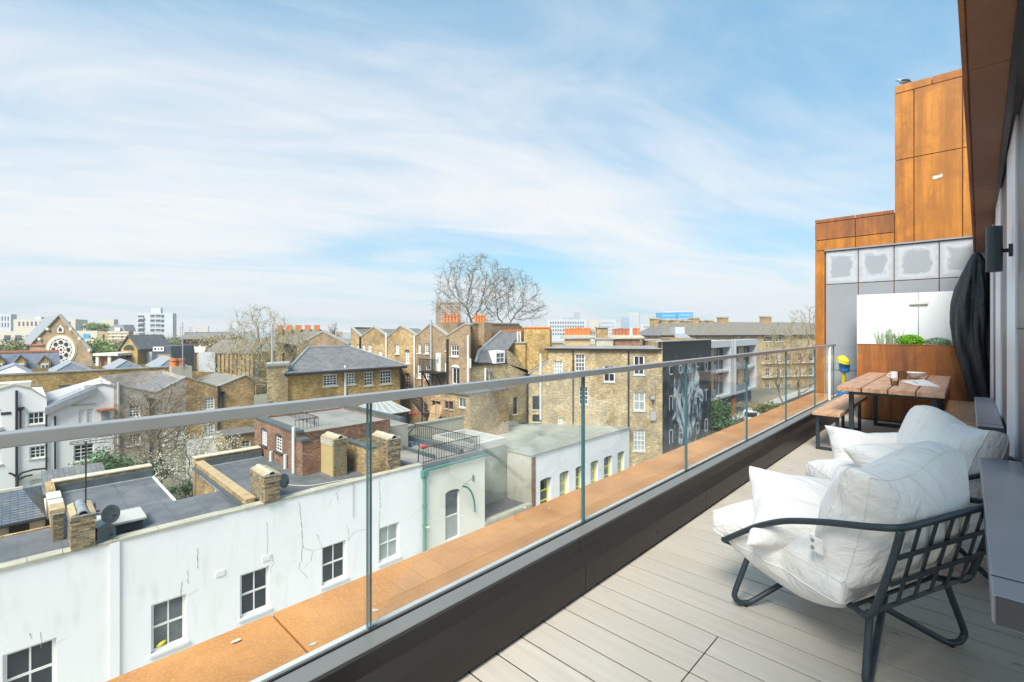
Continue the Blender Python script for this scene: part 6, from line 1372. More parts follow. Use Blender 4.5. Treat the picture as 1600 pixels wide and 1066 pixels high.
r_ = rects_px(F, [(197, 552, 206, 561)])[0]; windowpart(F, gh, r_, cols=2, rows=1, rec=-.05, fm='ochre_stone', sill=False); ring(F, (r_[0] + r_[1]) / 2, F.px(202, 547)[1], .9, .1, 0, .1, 10, 'window_dark', 'arch', gh, 0, math.pi)
farbox('lean_to', 'white flat-roofed open lean-to left of the small brick gable', 150, 186, 553, 578, 80, 'city_brown', 1, 1, (.5, .6), 'old_terracotta', thick=4, cat='lean-to')
F, L = fac_d(149, 188, 79.5); lt_ = root('lean_to_roof', F.at(L / 2, F.px(160, 556)[1]), 'white flat slab roof on the open lean-to', 'roof'); MB().fbox(F, 0, L, F.px(160, 556)[1], F.px(160, 552)[1], -5, .5).build('slab', 'stone_white', lt_); 
for a in (.3, L * .55): MB().fbox(F, a, a + .5, GZ, F.px(160, 556)[1], 0, .3).build('post', 'stone_white', lt_)
farbox('rendered_house', 'plain pink-grey rendered house right of the small gable', 215, 232, 544, 570, 88, 'city_beige', 0, 0)
farbox('white_house', 'narrow white gable wall left of the dark mansard', 228, 237, 550, 570, 84, 'city_white', 0, 0, thick=5)
F, L = fac_d(237, 268, 82); dmn = root('mansard_flat', F.at(L / 2, GZ), 'dark slate mansard with a white triple window', 'house')
zz_ = F.px(240, 541)[1]; MB().slab([F.at(0, GZ), F.at(L, GZ), F.at(L, F.px(240, 552)[1]), F.at(L * .95, zz_), F.at(L * .08, zz_), F.at(0, F.px(240, 552)[1])], F.n * -6).build('wall', 'city_dark', dmn)
windowpart(F, dmn, rects_px(F, [(240, 542, 257, 549)])[0], cols=3, rows=1, rec=-.1, sill=False, fw=.2, bw=.25)
MB().fbox(F, L * .38, L * 1.02, GZ, F.px(240, 554)[1], 0, .4).build('brick_front', 'stock_brick', dmn)
farbox('brick_villa', 'red-brown villas with white dormers behind the billboard', 283, 352, 527, 545, 150, 'red_brick', 6, 2, (.3, .4), 'window_white')
F, L = fac_d(280, 355, 149); hr = root('villa_roof', F.at(L / 2, F.px(283, 527)[1]), 'long brown tiled roof over the red-brown villas', 'roof'); MB().slab([F.at(0, F.px(283, 529)[1], .5), F.at(L, F.px(283, 529)[1], .5), F.at(L, F.px(283, 521)[1], -4), F.at(0, F.px(283, 521)[1], -4)], (0, 0, -.3)).build('slope', 'brown_tile', hr)
# ochre terrace with pilasters and the billboard
F, L = fac_d(297, 400, 96); ot = root('pilastered_terrace', F.at(L / 2, GZ), 'ochre brick terrace with tall pilasters right of the white billboard', 'terrace')
zt_ = F.px(300, 551)[1]; MB().fbox(F, 0, L, GZ, zt_, -8, 0).build('wall', 'gold_brick', ot); n = 16
for k in range(n): MB().fbox(F, L * k / n, L * k / n + .5, GZ, zt_ + .1, .0, .5).build('pilaster', 'stock_brick', ot)
for k in range(5, n): MB().fbox(F, L * (k + .5) / n - .1, L * (k + .5) / n + .9, GZ + 2, zt_ - 1.0, .0, .1).build('window', 'window_white' if k % 3 else 'pane_mid', ot)
MB().slab([F.at(L * .22, zt_, .6), F.at(L, zt_, .6), F.at(L, zt_ + 2.4, -4), F.at(L * .30, zt_ + 2.6, -4)], (0, 0, -.3)).build('roof', 'brown_tile', ot); MB().slab([F.at(0, zt_ + .01, .6), F.at(L * .25, zt_ + .01, .6), F.at(L * .25, zt_ + 1.1, .2), F.at(0, zt_ + 1.1, .2)], (0, 0, .1)).build('parapet', 'city_beige', ot)
bb = root('billboard', F.at(2, GZ, 1), 'blank white panel standing among the ochre terraces', 'panel')
a0, a1 = F.px(315, 560)[0], F.px(340.5, 560)[0]; MB().fbox(F, a0, a1, F.px(320, 587)[1], F.px(320, 550)[1], .8, .95).build('panel', 'city_white', bb); MB().fbox(F, a0 + 1, a0 + 1.2, GZ, F.px(320, 586)[1], .6, .79).build('post', 'city_grey', bb)
# brick gable with rows of pots behind the hipped house
F, L = fac_d(466, 545, 84); gb_ = root('gabled_terrace_end', F.at(L / 2, GZ), 'broad brown brick gable end behind the hipped house roof', 'house')
P = [F.px(*p) for p in ((464, 540), (505, 517.5), (545, 538))]
MB().slab([F.at(P[0][0], GZ), F.at(P[2][0], GZ), F.at(*P[2]), F.at(*P[1]), F.at(*P[0])], F.n * -1).build('gable', 'brown_brick', gb_)
for (p, q), e_ in (((P[0], P[1]), -40), ((P[1], P[2]), -40)): MB().seg(F, p[0], p[1] + .15, q[0], q[1] + .15, .1, -.9, .3).build('coping', 'mortar', gb_)
q = at_d(400, 530, 140); q2 = at_d(470, 517, 130)
MB().poly([F.at(*P[1], -.5), F.at(*P[0], -.5), V((q.x, q.y, P[0][1])), V((q2.x, q2.y, P[1][1]))]).build('roof', 'brown_tile', gb_)
F, L = fac_d(430, 502, 110); pt = root('pot_row', F.at(L / 2, GZ), 'long row of orange chimney pots on brown stacks left of the zigzag terrace', 'chimneys')
zc_ = F.px(440, 515)[1]
for k in range(5):
    a = L * k / 5; cs = MB().fbox(F, a, a + L / 5 - .5, GZ, zc_, -1.5, 0).build('stack', 'brown_brick', pt)
    for j in range(5): MB().lathe(F.at(a + .3 + j * (L / 5 - 1.0) / 4, zc_, -.6), [(.15, 0), (.13, .8), (.17, 1.0), (.1, 1.0)], 6).build('pot', 'terracotta', pt if 0 else cs, uv=False)
# ---------------------------------------------------------------- skyline, middle and right
sky_l = [
 (296, 304, 510, 'city_grey', 'low pale block'), (303, 325, 510, 'city_beige', 'beige twin towers'), (328, 339, 514, 'city_grey', 'small pale tower'), (349, 359, 514, 'city_beige', 'boxy far tower'), (364, 375, 514, 'city_grey', 'far grey tower near the willow')]
farbox('far_block', 'pale low block on the far skyline right of the white tower', 290, 300, 515, 526, 900, 'city_grey', 0, 0)
farbox('far_tower', 'beige pair of slab towers on the far skyline', 303, 325, 510, 525, 700, 'city_beige', 5, 4, (.4, .4), 'city_grey')
farbox('far_tower', 'small pale tower between the beige pair and the willow', 328, 339, 514, 525, 800, 'city_white', 3, 3, (.5, .4), 'city_grey')
farbox('far_tower', 'boxy beige tower behind the willow, left of two', 349, 359, 514, 525, 750, 'city_beige', 3, 3, (.5, .4), 'city_grey')
farbox('far_tower', 'boxy grey tower behind the willow, right of two', 364, 375, 514, 525, 760, 'city_grey', 3, 3, (.5, .4), 'city_white')
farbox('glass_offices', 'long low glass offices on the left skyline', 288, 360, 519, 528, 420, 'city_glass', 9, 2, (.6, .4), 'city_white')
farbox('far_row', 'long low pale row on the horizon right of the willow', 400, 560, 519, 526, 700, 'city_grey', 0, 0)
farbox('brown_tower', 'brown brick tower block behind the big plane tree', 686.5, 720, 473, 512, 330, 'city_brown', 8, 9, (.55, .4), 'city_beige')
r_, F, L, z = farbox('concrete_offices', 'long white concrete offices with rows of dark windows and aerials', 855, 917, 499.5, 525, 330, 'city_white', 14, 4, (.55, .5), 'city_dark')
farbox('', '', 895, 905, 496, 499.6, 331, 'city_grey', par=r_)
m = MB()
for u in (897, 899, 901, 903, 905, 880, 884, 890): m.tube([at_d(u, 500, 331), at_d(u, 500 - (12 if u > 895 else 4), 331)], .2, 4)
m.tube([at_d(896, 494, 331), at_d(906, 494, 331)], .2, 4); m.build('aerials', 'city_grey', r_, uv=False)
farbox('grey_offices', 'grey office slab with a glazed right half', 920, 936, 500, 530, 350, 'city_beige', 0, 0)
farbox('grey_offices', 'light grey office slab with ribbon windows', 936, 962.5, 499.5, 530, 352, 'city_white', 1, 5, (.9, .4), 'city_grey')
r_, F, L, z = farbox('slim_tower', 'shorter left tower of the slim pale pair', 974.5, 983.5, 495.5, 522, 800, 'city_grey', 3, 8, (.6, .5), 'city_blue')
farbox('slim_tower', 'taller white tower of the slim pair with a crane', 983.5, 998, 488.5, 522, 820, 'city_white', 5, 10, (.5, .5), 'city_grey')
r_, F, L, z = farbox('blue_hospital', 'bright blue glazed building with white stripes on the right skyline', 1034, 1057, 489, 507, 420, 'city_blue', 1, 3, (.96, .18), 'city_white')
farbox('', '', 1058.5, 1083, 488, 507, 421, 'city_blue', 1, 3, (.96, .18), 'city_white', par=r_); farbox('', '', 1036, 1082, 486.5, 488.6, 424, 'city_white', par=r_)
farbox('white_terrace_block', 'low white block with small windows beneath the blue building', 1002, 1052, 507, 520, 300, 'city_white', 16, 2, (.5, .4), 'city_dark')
m = MB(); cr = root('tower_crane', at_d(996, 515, 830), 'thin tower crane beside the slim towers', 'crane')
MB().tube([at_d(999, 520, 830), at_d(999, 485, 830)], .5, 4).build('mast', 'city_grey', cr, uv=False); MB().tube([at_d(995, 487, 830), at_d(1004, 483, 830)], .4, 4).build('jib', 'city_grey', cr, uv=False)
for u, d_, lab in ((282, 500, 'thin crane at left of the skyline near the white tower'), (297, 480, 'taller thin crane right of the white tower')):
    cr = root('tower_crane', at_d(u, 530, d_), lab, 'crane'); MB().tube([at_d(u, 530, d_), at_d(u, 511, d_)], .35, 4).build('mast', 'city_grey', cr, uv=False); MB().tube([at_d(u - 2, 512, d_), at_d(u + 5, 511, d_)], .3, 4).build('jib', 'city_grey', cr, uv=False)
for i in range(26):          # far roofs filling the horizon band, each its own
    u = (505 + i * 14 + random.uniform(-4, 4)) if i < 3 else (820 + (i - 3) * 14.0 if i < 12 else 120 + (i - 12) * 13)
    if 640 < u < 810: continue
    w_ = random.uniform(10, 22)
    farbox('far_roofs', 'indistinct low far roofs on the horizon', u, u + w_, random.uniform(515.5, 519), 527, random.uniform(500, 900), random.choice(['city_beige', 'city_grey', 'city_brown', 'city_white']), 0, 0, group='far roofs on the horizon')
# ---------------------------------------------------------------- long roof block at right
FG = FX(-38); z_r = 0
lr_ = root('long_roof_terrace', (-45, 100, GZ), 'long yellow brick block with brown tiled roof and many chimneys behind the mural', 'terrace')
p0, p1 = at_d(1062, 515, 100), at_d(1330, 515, 114); F = Fac((p0.x, p0.y), (p1.x, p1.y)); L = (p1 - p0).length
a0 = F.px(1033, 515)[0]
ze = F.px(1150, 523.5)[1]; zr_ = F.px(1100, 503)[1] + .0; 
bw_ = [(1193 + 0, 526, 1207, 534, dict(cols=3, rows=2, fw=.1)), (1212, 526, 1222, 534, dict(cols=2, rows=2, fw=.1))]
for k in range(6):
    for v in (552, 575, 600): bw_.append((1196 + k * 17, v, 1203 + k * 17, v + 12, dict(cols=2, rows=2, fw=.1)))
block(F, lr_, a0, L, GZ, ze, 9, 'pale_brick', bw_)
for v in (566, 587): MB().fbox(F, F.px(1190, v)[0], L, F.px(1240, v + 1.5)[1], F.px(1240, v)[1], 0, .5).build('stone_band', 'stone_white', lr_)
eA, eB = F.at(a0 - .5, ze, .5), F.at(L, ze, .5); rA, rB = F.at(F.px(1064, 503)[0], zr_ + 1.0, -7), F.at(L, zr_ + 1.0, -7)
zr2 = F.px(1100, 503)[1] + .1; rA.z = rB.z = zr2
MB().slab([eA, eB, rB, rA], (0, 0, -.15)).build('roof_slope', 'brown_tile', lr_); MB().slab([eA, rA, F.at(a0 - .5, ze, -10)], (0, 0, -.15)).build('roof_slope', 'slate', lr_)
MB().fbox(F, a0 - .5, L, ze - .25, ze, .45, .6).build('gutter', 'pipe_black', lr_)
for u0, u1, vt in ((1049, 1057, 497), (1062, 1073, 499), (1080, 1091, 499), (1098, 1109, 500), (1113, 1123, 496), (1125, 1129, 500), (1139, 1146, 500), (1160, 1170, 495), (1230, 1240, 494)):
    a0_, a1_ = F.px(u0, 500)[0] * 1.0, F.px(u1, 500)[0]; sh_ = 1.06
    zc_ = (F.px(u0, vt)[1] - H) * 1.07 + H
    c_ = MB().fbox(F, a0_, a1_, ze, zc_ - .3, -8, -6.2).build('chimney', 'stock_brick', lr_); MB().fbox(F, a0_ - .15, a1_ + .15, zc_ - .3, zc_, -8.1, -6.1).build('chimney_cap', 'moss_stone', c_)
Fw = FX(-29); wd = root('white_dormer_box', Fw.at(Fw.px(1062, 520)[0], 0), 'white boxy roof dormer with a grey sloping apron behind the mural wall', 'dormer')
pA, pB = at_d(1055, 520, 58), at_d(1070, 520, 58); Fq = Fac((pA.x, pA.y), (pB.x, pB.y)); Lq = (pB - pA).length
MB().fbox(Fq, 0, Lq, Fq.px(1060, 521)[1], Fq.px(1060, 511)[1], -2, 0).build('box', 'city_white', wd); MB().slab([Fq.at(-.3, Fq.px(1060, 528)[1], 1.2), Fq.at(Lq + .4, Fq.px(1060, 528)[1], 1.2), Fq.at(Lq, Fq.px(1060, 521)[1], .05), Fq.at(0, Fq.px(1060, 521)[1], .05)], Fq.n * -.5).build('apron', 'lead', wd)
MB().fbox(Fq, -1, 2, GZ, Fq.px(1060, 528)[1], -3, 1.3).build('base', 'stock_brick', wd)
# street walls at right
sw = root('street_wall', (-14, 60, GZ), 'low brown brick wall along the street below the bare tree', 'wall')
pA, pB = at_d(1178, 650, 56), at_d(1290, 615, 66); Fs2 = Fac((pA.x, pA.y), (pB.x, pB.y)); Ls = (pB - pA).length
MB().fbox(Fs2, 0, Ls, GZ, GZ + 1.6, -.3, 0).build('brickwork', 'pale_brick', sw); MB().fbox(Fs2, 0, Ls, GZ + 1.6, GZ + 1.72, -.35, .05).build('coping', 'concrete', sw)
# ================================================================ trees and shrubs
def limb_tree(name, label, base, h, spread, seed, trunk_r, levels=5, bark='bark', twigm='twig', split=(3, 4), trunk_h=.3, min_r=.02, lean=(0, 0), up=.35, droop=0, twigs=1.0, extra=None, cat='bare tree', group=None, kink=.18, ratio=.72, wide=1.0, tlow=.35):
    rnd = random.Random(seed); rt_ = root(name, base, label, cat, group); T, K = MB(), MB(); tips = []
    base = V(base)
    def grow(p, d, L, r, lv):
        n = 4 if lv < 2 else 3; pts = [p]; rad = [r]; q = p.copy(); dd = d.copy()
        for i in range(n):
            dd = (dd + V((rnd.gauss(0, kink), rnd.gauss(0, kink), rnd.gauss(0, kink * .6) + up * .12 - droop * .1 * lv))).normalized()
            q = q + dd * (L / n); pts.append(q.copy()); rad.append(max(min_r, r * (1 - .38 * (i + 1) / n)))
        (T if lv < 3 else K).tube(pts, rad, 7 if lv == 0 else (5 if lv < 3 else 3), cap=False)
        if lv >= levels: tips.append(pts[-1]); return
        k = rnd.randint(*split) if lv else rnd.randint(split[0] + 1, split[1] + 1)
        for j in range(k):
            t = 1.0 if j == 0 else rnd.uniform(.35 if lv else tlow, 1.0); idx = min(n, max(1, round(t * n))); s = pts[idx]
            ax = V((rnd.gauss(0, 1), rnd.gauss(0, 1), rnd.gauss(0, .5))).normalized(); ang = rnd.uniform(.25, .55) if j == 0 else rnd.uniform(.5, 1.0) * wide
            nd_ = (dd + ax * math.tan(ang) * .8 + V((0, 0, up * .3))).normalized()
            grow(s, nd_, L * ratio * rnd.uniform(.75, 1.15), rad[idx] * rnd.uniform(.55, .75), lv + 1)
    d0 = V((lean[0], lean[1], 1)).normalized()
    grow(base, d0, h * trunk_h, trunk_r, 0)
    # fit the crown to the wanted height and spread
    allv = T.v + K.v; zmx = max(v.z for v in allv) - base.z; xs = sorted(((v - base).xy.length for v in allv)); sp = xs[int(len(xs) * .97)]
    kz, kx = h / zmx, (spread / 2) / sp
    for m in (T, K):
        for v in m.v:
            f = min(1, max(0, (v.z - base.z) / (zmx * .25))); s_ = 1 + (kx - 1) * f
            v.x = base.x + (v.x - base.x) * s_; v.y = base.y + (v.y - base.y) * s_; v.z = base.z + (v.z - base.z) * kz
    for p in tips:
        f = min(1, max(0, (p.z - base.z) / (zmx * .25))); s_ = 1 + (kx - 1) * f; p.x = base.x + (p.x - base.x) * s_; p.y = base.y + (p.y - base.y) * s_; p.z = base.z + (p.z - base.z) * kz
    T.build('trunk', bark, rt_, uv=False, smooth=True); K.build('crown', twigm, rt_, uv=False)
    if extra: extra(rt_, tips, rnd)
    return rt_
def bud_fn(mt, size, n, sp, nm='buds', frac=1.0, shape=1):
    def f(rt_, tips, rnd):
        m = MB()
        for p in tips:
            if rnd.random() > frac: continue
            for i in range(n):
                q = p + V((rnd.gauss(0, sp), rnd.gauss(0, sp), rnd.gauss(0, sp))); a = V((rnd.gauss(0, 1), rnd.gauss(0, 1), rnd.gauss(0, 1))).normalized(); t = a.orthogonal(); w = a.cross(t); s_ = size * rnd.uniform(.5, 1.4)
                m.poly([q - t * s_, q + w * s_ * .6 * shape, q + t * s_, q - w * s_ * .6 * shape])
        m.build(nm, mt, rt_, uv=False)
    return f
def gp(u, d, z=GZ): p = at_d(u, 515, d); return (p.x, p.y, z)
BUD = bud_fn
from mathutils import kdtree
def colony_tree(name, label, base, ells, step, seed, r0=.018, n_att=900, bark='bark', twigm='twig', trunk_top=None, twig_n=3, twig_l=.9, infl=4.0, kill=1.3, cat='bare tree', group=None, pipe_n=2.25, rmax=.5, iters=90, extra=None):
    rnd = random.Random(seed); base = V(base); rt_ = root(name, base, label, cat, group)
    att = []
    for (c, rx, rz) in ells:
        k = 0
        while k < n_att // len(ells):
            p = V((rnd.uniform(-1, 1), rnd.uniform(-1, 1), rnd.uniform(-1, 1)))
            if p.length > 1 or (p.length < .45 and rnd.random() < .6): continue
            att.append(V((c[0] + p.x * rx, c[1] + p.y * rx, c[2] + p.z * rz))); k += 1
    P = [base.copy()]; par = [-1]; tt = V(trunk_top); n0 = max(2, int((tt - base).length / step))
    for i in range(n0): P.append(base + (tt - base) * (i + 1) / n0 + V((rnd.gauss(0, .08), rnd.gauss(0, .08), 0)) * step); par.append(len(P) - 2)
    kids = {}
    for it in range(iters):
        if not att: break
        kd = kdtree.KDTree(len(P))
        for i, p in enumerate(P): kd.insert(p, i)
        kd.balance(); acc = {}; keep = []
        for a in att:
            co, i, dd = kd.find(a)
            if dd < kill: continue
            keep.append(a)
            if dd < infl or it < 14: acc.setdefault(i, V((0, 0, 0))); acc[i] = acc[i] + (a - co).normalized()
        if len(keep) == len(att) and not acc: break
        att = keep; added = 0
        for i, d in acc.items():
            d = (d.normalized() + V((rnd.gauss(0, .22), rnd.gauss(0, .22), rnd.gauss(0, .16) - .02))).normalized(); q = P[i] + d * step
            if kids.get(i, 0) >= 3: continue
            kids[i] = kids.get(i, 0) + 1; P.append(q); par.append(i); added += 1
        if not added: break
    n = len(P); ch = [[] for _ in range(n)]
    for i in range(1, n): ch[par[i]].append(i)
    rad = [0.0] * n
    for i in range(n - 1, -1, -1):
        rad[i] = r0 if not ch[i] else min(rmax, sum(rad[c] ** pipe_n for c in ch[i]) ** (1 / pipe_n))
    T, K = MB(), MB(); todo = [(0, None)]
    while todo:
        i, p0 = todo.pop(); pts = [P[p0]] if p0 is not None else []; rr_ = [rad[i]] if p0 is not None else []
        while True:
            pts.append(P[i]); rr_.append(rad[i])
            if not ch[i]: break
            c = sorted(ch[i], key=lambda k: -rad[k])
            for o in c[1:]: todo.append((o, i))
            i = c[0]
        big = rr_[0] > r0 * 4
        if len(pts) > 1: (T if big else K).tube(smooth_path(pts, 2) if big else pts, [r for q in range(1) for r in (([rr_[min(len(rr_) - 1, (k) // 2)] for k in range(2 * (len(pts) - 1) + 1)]) if big else rr_)], 6 if big else 3, cap=False)
    tips = []
    for i in range(n0 + 1, n):
        if rad[i] > r0 * 2.2: continue
        d0 = (P[i] - P[par[i]]).normalized()
        for k in range(twig_n):
            d = (d0 + V((rnd.gauss(0, .7), rnd.gauss(0, .7), rnd.gauss(0, .6) + .1))).normalized(); L = twig_l * rnd.uniform(.5, 1.2); m_ = P[i] + d * L * .5; e = m_ + (d + V((rnd.gauss(0, .4), rnd.gauss(0, .4), rnd.gauss(0, .4) + .15))).normalized() * L * .5
            K.tube([P[i], m_, e], [r0 * .8, r0 * .65, r0 * .4], 3, cap=False); tips.append(e)
            if rnd.random() < .6:
                e2 = m_ + (d + V((rnd.gauss(0, .8), rnd.gauss(0, .8), rnd.gauss(0, .8)))).normalized() * L * .4; K.tube([m_, e2], [r0 * .6, r0 * .35], 3, cap=False); tips.append(e2)
    T.build('trunk', bark, rt_, uv=False, smooth=True); K.build('crown', twigm, rt_, uv=False)
    if extra: extra(rt_, tips, rnd)
    return rt_
def EL(u, v, d, rx, rz): p = at_d(u, v, d); return ((p.x, p.y, p.z), rx, rz)
# the big plane tree behind the terrace, two leaders
colony_tree('plane_tree', 'large bare plane tree rising behind the chimney pots, its left and taller half', gp(752, 78), [EL(742, 452, 78, 7.0, 5.9), EL(712, 480, 78, 4.2, 3.2)], .62, 11, r0=.019, n_att=1700, trunk_top=at_d(750, 560, 78), infl=4.5, kill=.95, twig_n=4, twig_l=1.1)
colony_tree('plane_tree', 'bare plane tree leaning right behind the tiled chimney', gp(778, 81), [EL(795, 462, 81, 5.4, 4.8), EL(826, 482, 81, 3.4, 2.6)], .62, 5, r0=.019, n_att=1200, trunk_top=at_d(780, 540, 81), infl=4.5, kill=.95, twig_n=4, twig_l=1.0)
colony_tree('willow_tree', 'bare greenish tree rising left of the hipped brick house', gp(425, 61), [EL(425, 555, 61, 5.2, 4.6), EL(405, 512, 61, 3.6, 2.9)], .5, 21, r0=.020, n_att=1600, bark='twig_green', twigm='twig_gold', trunk_top=at_d(428, 660, 61), infl=3.5, kill=.9, twig_n=3, twig_l=.9, rmax=.3)
colony_tree('willow_tree', 'bushy bare tree beside the greenish one, behind the yellow house', gp(455, 69), [EL(455, 540, 69, 4.0, 3.0)], .55, 22, r0=.018, n_att=1200, bark='twig_green', twigm='twig_gold', trunk_top=at_d(452, 600, 69), infl=3.5, kill=1.0, twig_n=3, twig_l=.9, rmax=.3)
colony_tree('willow_tree', 'low bare tree in front of the pilastered terrace', gp(375, 71), [EL(372, 560, 71, 4.6, 3.6)], .55, 23, r0=.018, n_att=1200, bark='twig_green', twigm='twig_gold', trunk_top=at_d(380, 620, 71), infl=3.5, kill=1.0, twig_n=2, twig_l=.9, rmax=.3)
colony_tree('yellow_bare_tree', 'golden bare tree next to the corten end wall', gp(1252, 60), [EL(1250, 550, 60, 4.2, 5.2), EL(1262, 505, 60, 2.4, 2.4)], .5, 41, r0=.019, n_att=1700, twigm='twig_gold', trunk_top=at_d(1246, 650, 60), infl=3.5, kill=.9, twig_n=3, twig_l=.8, rmax=.3)
colony_tree('yellow_bare_tree', 'smaller golden bare tree left of the one by the corten wall', gp(1215, 66), [EL(1215, 555, 66, 3.3, 4.0)], .55, 42, r0=.018, n_att=1200, twigm='twig_gold', trunk_top=at_d(1222, 640, 66), infl=3.5, kill=1.0, twig_n=3, twig_l=.8, rmax=.3)
d = 33
colony_tree('garden_tree', 'bare forked garden tree before the grey brick house', gp(252, d), [EL(238, 665, d, 2.9, 2.5), EL(272, 640, d, 1.8, 1.9)], .28, 33, r0=.0125, n_att=900, bark='twig', trunk_top=at_d(250, 735, d), infl=2.2, kill=.42, twig_n=3, twig_l=.6, rmax=.2)
colony_tree('blossom_tree', 'white blossoming fruit tree behind the roof parapet', gp(300, d + 2), [EL(305, 712, d + 2, 3.0, 2.0)], .3, 35, r0=.009, n_att=700, trunk_top=at_d(297, 775, d + 2), infl=2.4, kill=.55, twig_n=2, twig_l=.5, rmax=.12, extra=BUD('blossom', .045, 5, .14, 'blossom', .9), cat='blossom tree')

# garden trees
d = 33
limb_tree('garden_tree', 'thin bare garden tree with pale bark beside the white house', gp(228, d + 4), at_d(228, 612, d + 4).z - GZ, 6.5, 34, .10, 5, 'bark', 'twig', split=(3, 3), trunk_h=.4, min_r=.008, up=.4, kink=.15)
def bush(name, label, c, rx, ry, rz, n, size, mt, cat='bush', group=None, stem=True):
    rt_ = root(name, (c[0], c[1], c[2] - rz), label, cat, group); rnd = random.Random(int(abs(c[0] * 7 + c[1] * 13))); m = MB(); clumps = []
    for i in range(max(8, n // 90)):
        while True:
            p = V((rnd.uniform(-1, 1), rnd.uniform(-1, 1), rnd.uniform(-1, 1)))
            if .2 < p.length < 1: break
        clumps.append((V((c[0] + p.x * rx * .8, c[1] + p.y * ry * .8, c[2] + p.z * rz * .8)), rnd.uniform(.2, .42)))
    for i in range(n):
        k, s_ = clumps[rnd.randrange(len(clumps))]; q = k + V((rnd.gauss(0, rx * s_ * .5), rnd.gauss(0, ry * s_ * .5), rnd.gauss(0, rz * s_ * .5)))
        a = V((rnd.gauss(0, 1), rnd.gauss(0, 1), rnd.gauss(0, 1) + .5)).normalized(); t = a.orthogonal().normalized(); t = t * math.cos(i) + a.cross(t) * math.sin(i); w = a.cross(t); z_ = size * rnd.uniform(.5, 1.4)
        m.poly([q - t * z_, q + w * z_ * .6, q + t * z_, q - w * z_ * .6])
    m.build('foliage', mt, rt_, uv=False)
    if stem:
        s = MB()
        for k, _ in clumps[:14]: s.tube([V((c[0], c[1], c[2] - rz * 1.0)), (V((c[0], c[1], c[2] - rz)) + k) / 2 + V((0, 0, .1 * rz)), k], [rz * .05, rz * .03, rz * .012], 4, cap=False)
        s.build('stems', 'bark', rt_, uv=False)
    return rt_
p = at_d(165, 733, 35); bush('evergreen_shrub', 'dark green leafy shrub behind the roof parapet before the white house', p, 2.6, 2.0, 1.5, 5200, .085, 'leaf_bush')
p = at_d(228, 745, 34); bush('evergreen_shrub', 'smaller dark shrub left of the forked garden tree', p, 1.7, 1.3, 1.1, 2600, .08, 'leaf_dark')
p = at_d(118, 746, 37); bush('garden_hedge', 'yellow-green low hedge under the white house windows', p, 2.6, 2.0, .8, 2600, .09, 'leaf_olive')
p = at_d(285, 775, 31); bush('evergreen_shrub', 'dark shrub in the gap beside the party wall', p, 1.0, .9, 1.0, 1500, .06, 'leaf_dark')
# climbing stems on the white house
cl_ = root('climber', FJ.at(FJ.px(26, 745)[0], GZ), 'bare climbing plant trained against the white house wall', 'climber')
for pts in (((28, 742), (34, 738), (52, 733), (71, 731)), ((30, 748), (40, 743), (51, 741)), ((27, 745), (20, 740), (14, 738)), ((28, 742), (27, 760), (28, 775))):
    MB().tube([FJ.at(*FJ.px(*q), .25) for q in pts], .07, 5).build('branch', 'iron', cl_, uv=False)
# green belt by the church and beyond
for i, (u, v, d_, rx, rz, mt, lab) in enumerate(((62, 545, 125, 9, 3.0, 'leaf_olive', 'yellow-green trees at the left of the church'), (10, 545, 130, 9, 3.2, 'twig', 'brown leafless thicket at far left behind the slate roof'), (163, 548, 118, 7, 3.2, 'leaf_fresh', 'fresh green trees right of the church gable'), (178, 545, 150, 9, 3.0, 'leaf_olive', 'olive trees behind the small brick gable'),
        (235, 533, 200, 14, 5.0, 'twig_gold', 'bare brown trees below the white tower block'), (275, 535, 180, 8, 3.2, 'leaf_olive', 'yellowish trees right of the tower block foot'), (149, 512, 205, 5, 2.2, 'leaf_fresh', 'round green tree on the roofs left of the villa'), (215, 540, 140, 7, 2.5, 'twig', 'brown twiggy trees behind the rendered house'), (352, 535, 130, 7, 2.4, 'twig_gold', 'brown scrub at the left of the willow'), (905, 520, 240, 10, 2.6, 'twig', 'bare scrub before the concrete offices'))):
    p = at_d(u, v, d_); bush('distant_trees', lab, p, rx, rx, rz, 2600, .30 if mt[:4] == 'leaf' else .22, mt, 'trees', stem=False)
p = at_d(1128, 655, 58); bush('street_tree', 'dense green leafy tree in the street beside the mural', p, 2.4, 2.4, 3.0, 6500, .13, 'leaf_bush', 'tree')
d = 60
limb_tree('small_bare_tree', 'small dark bare tree above the roofs between willow and zigzag terrace', gp(520, 140), at_d(520, 503, 140).z - GZ, 9, 43, .3, 5, 'bark', 'twig', split=(3, 4), trunk_h=.5, min_r=.05)
p = at_d(1215, 640, 57); bush('street_hedge', 'low ivy hedge along the street wall', p, 3.6, 3.0, 1.0, 2600, .12, 'leaf_olive')
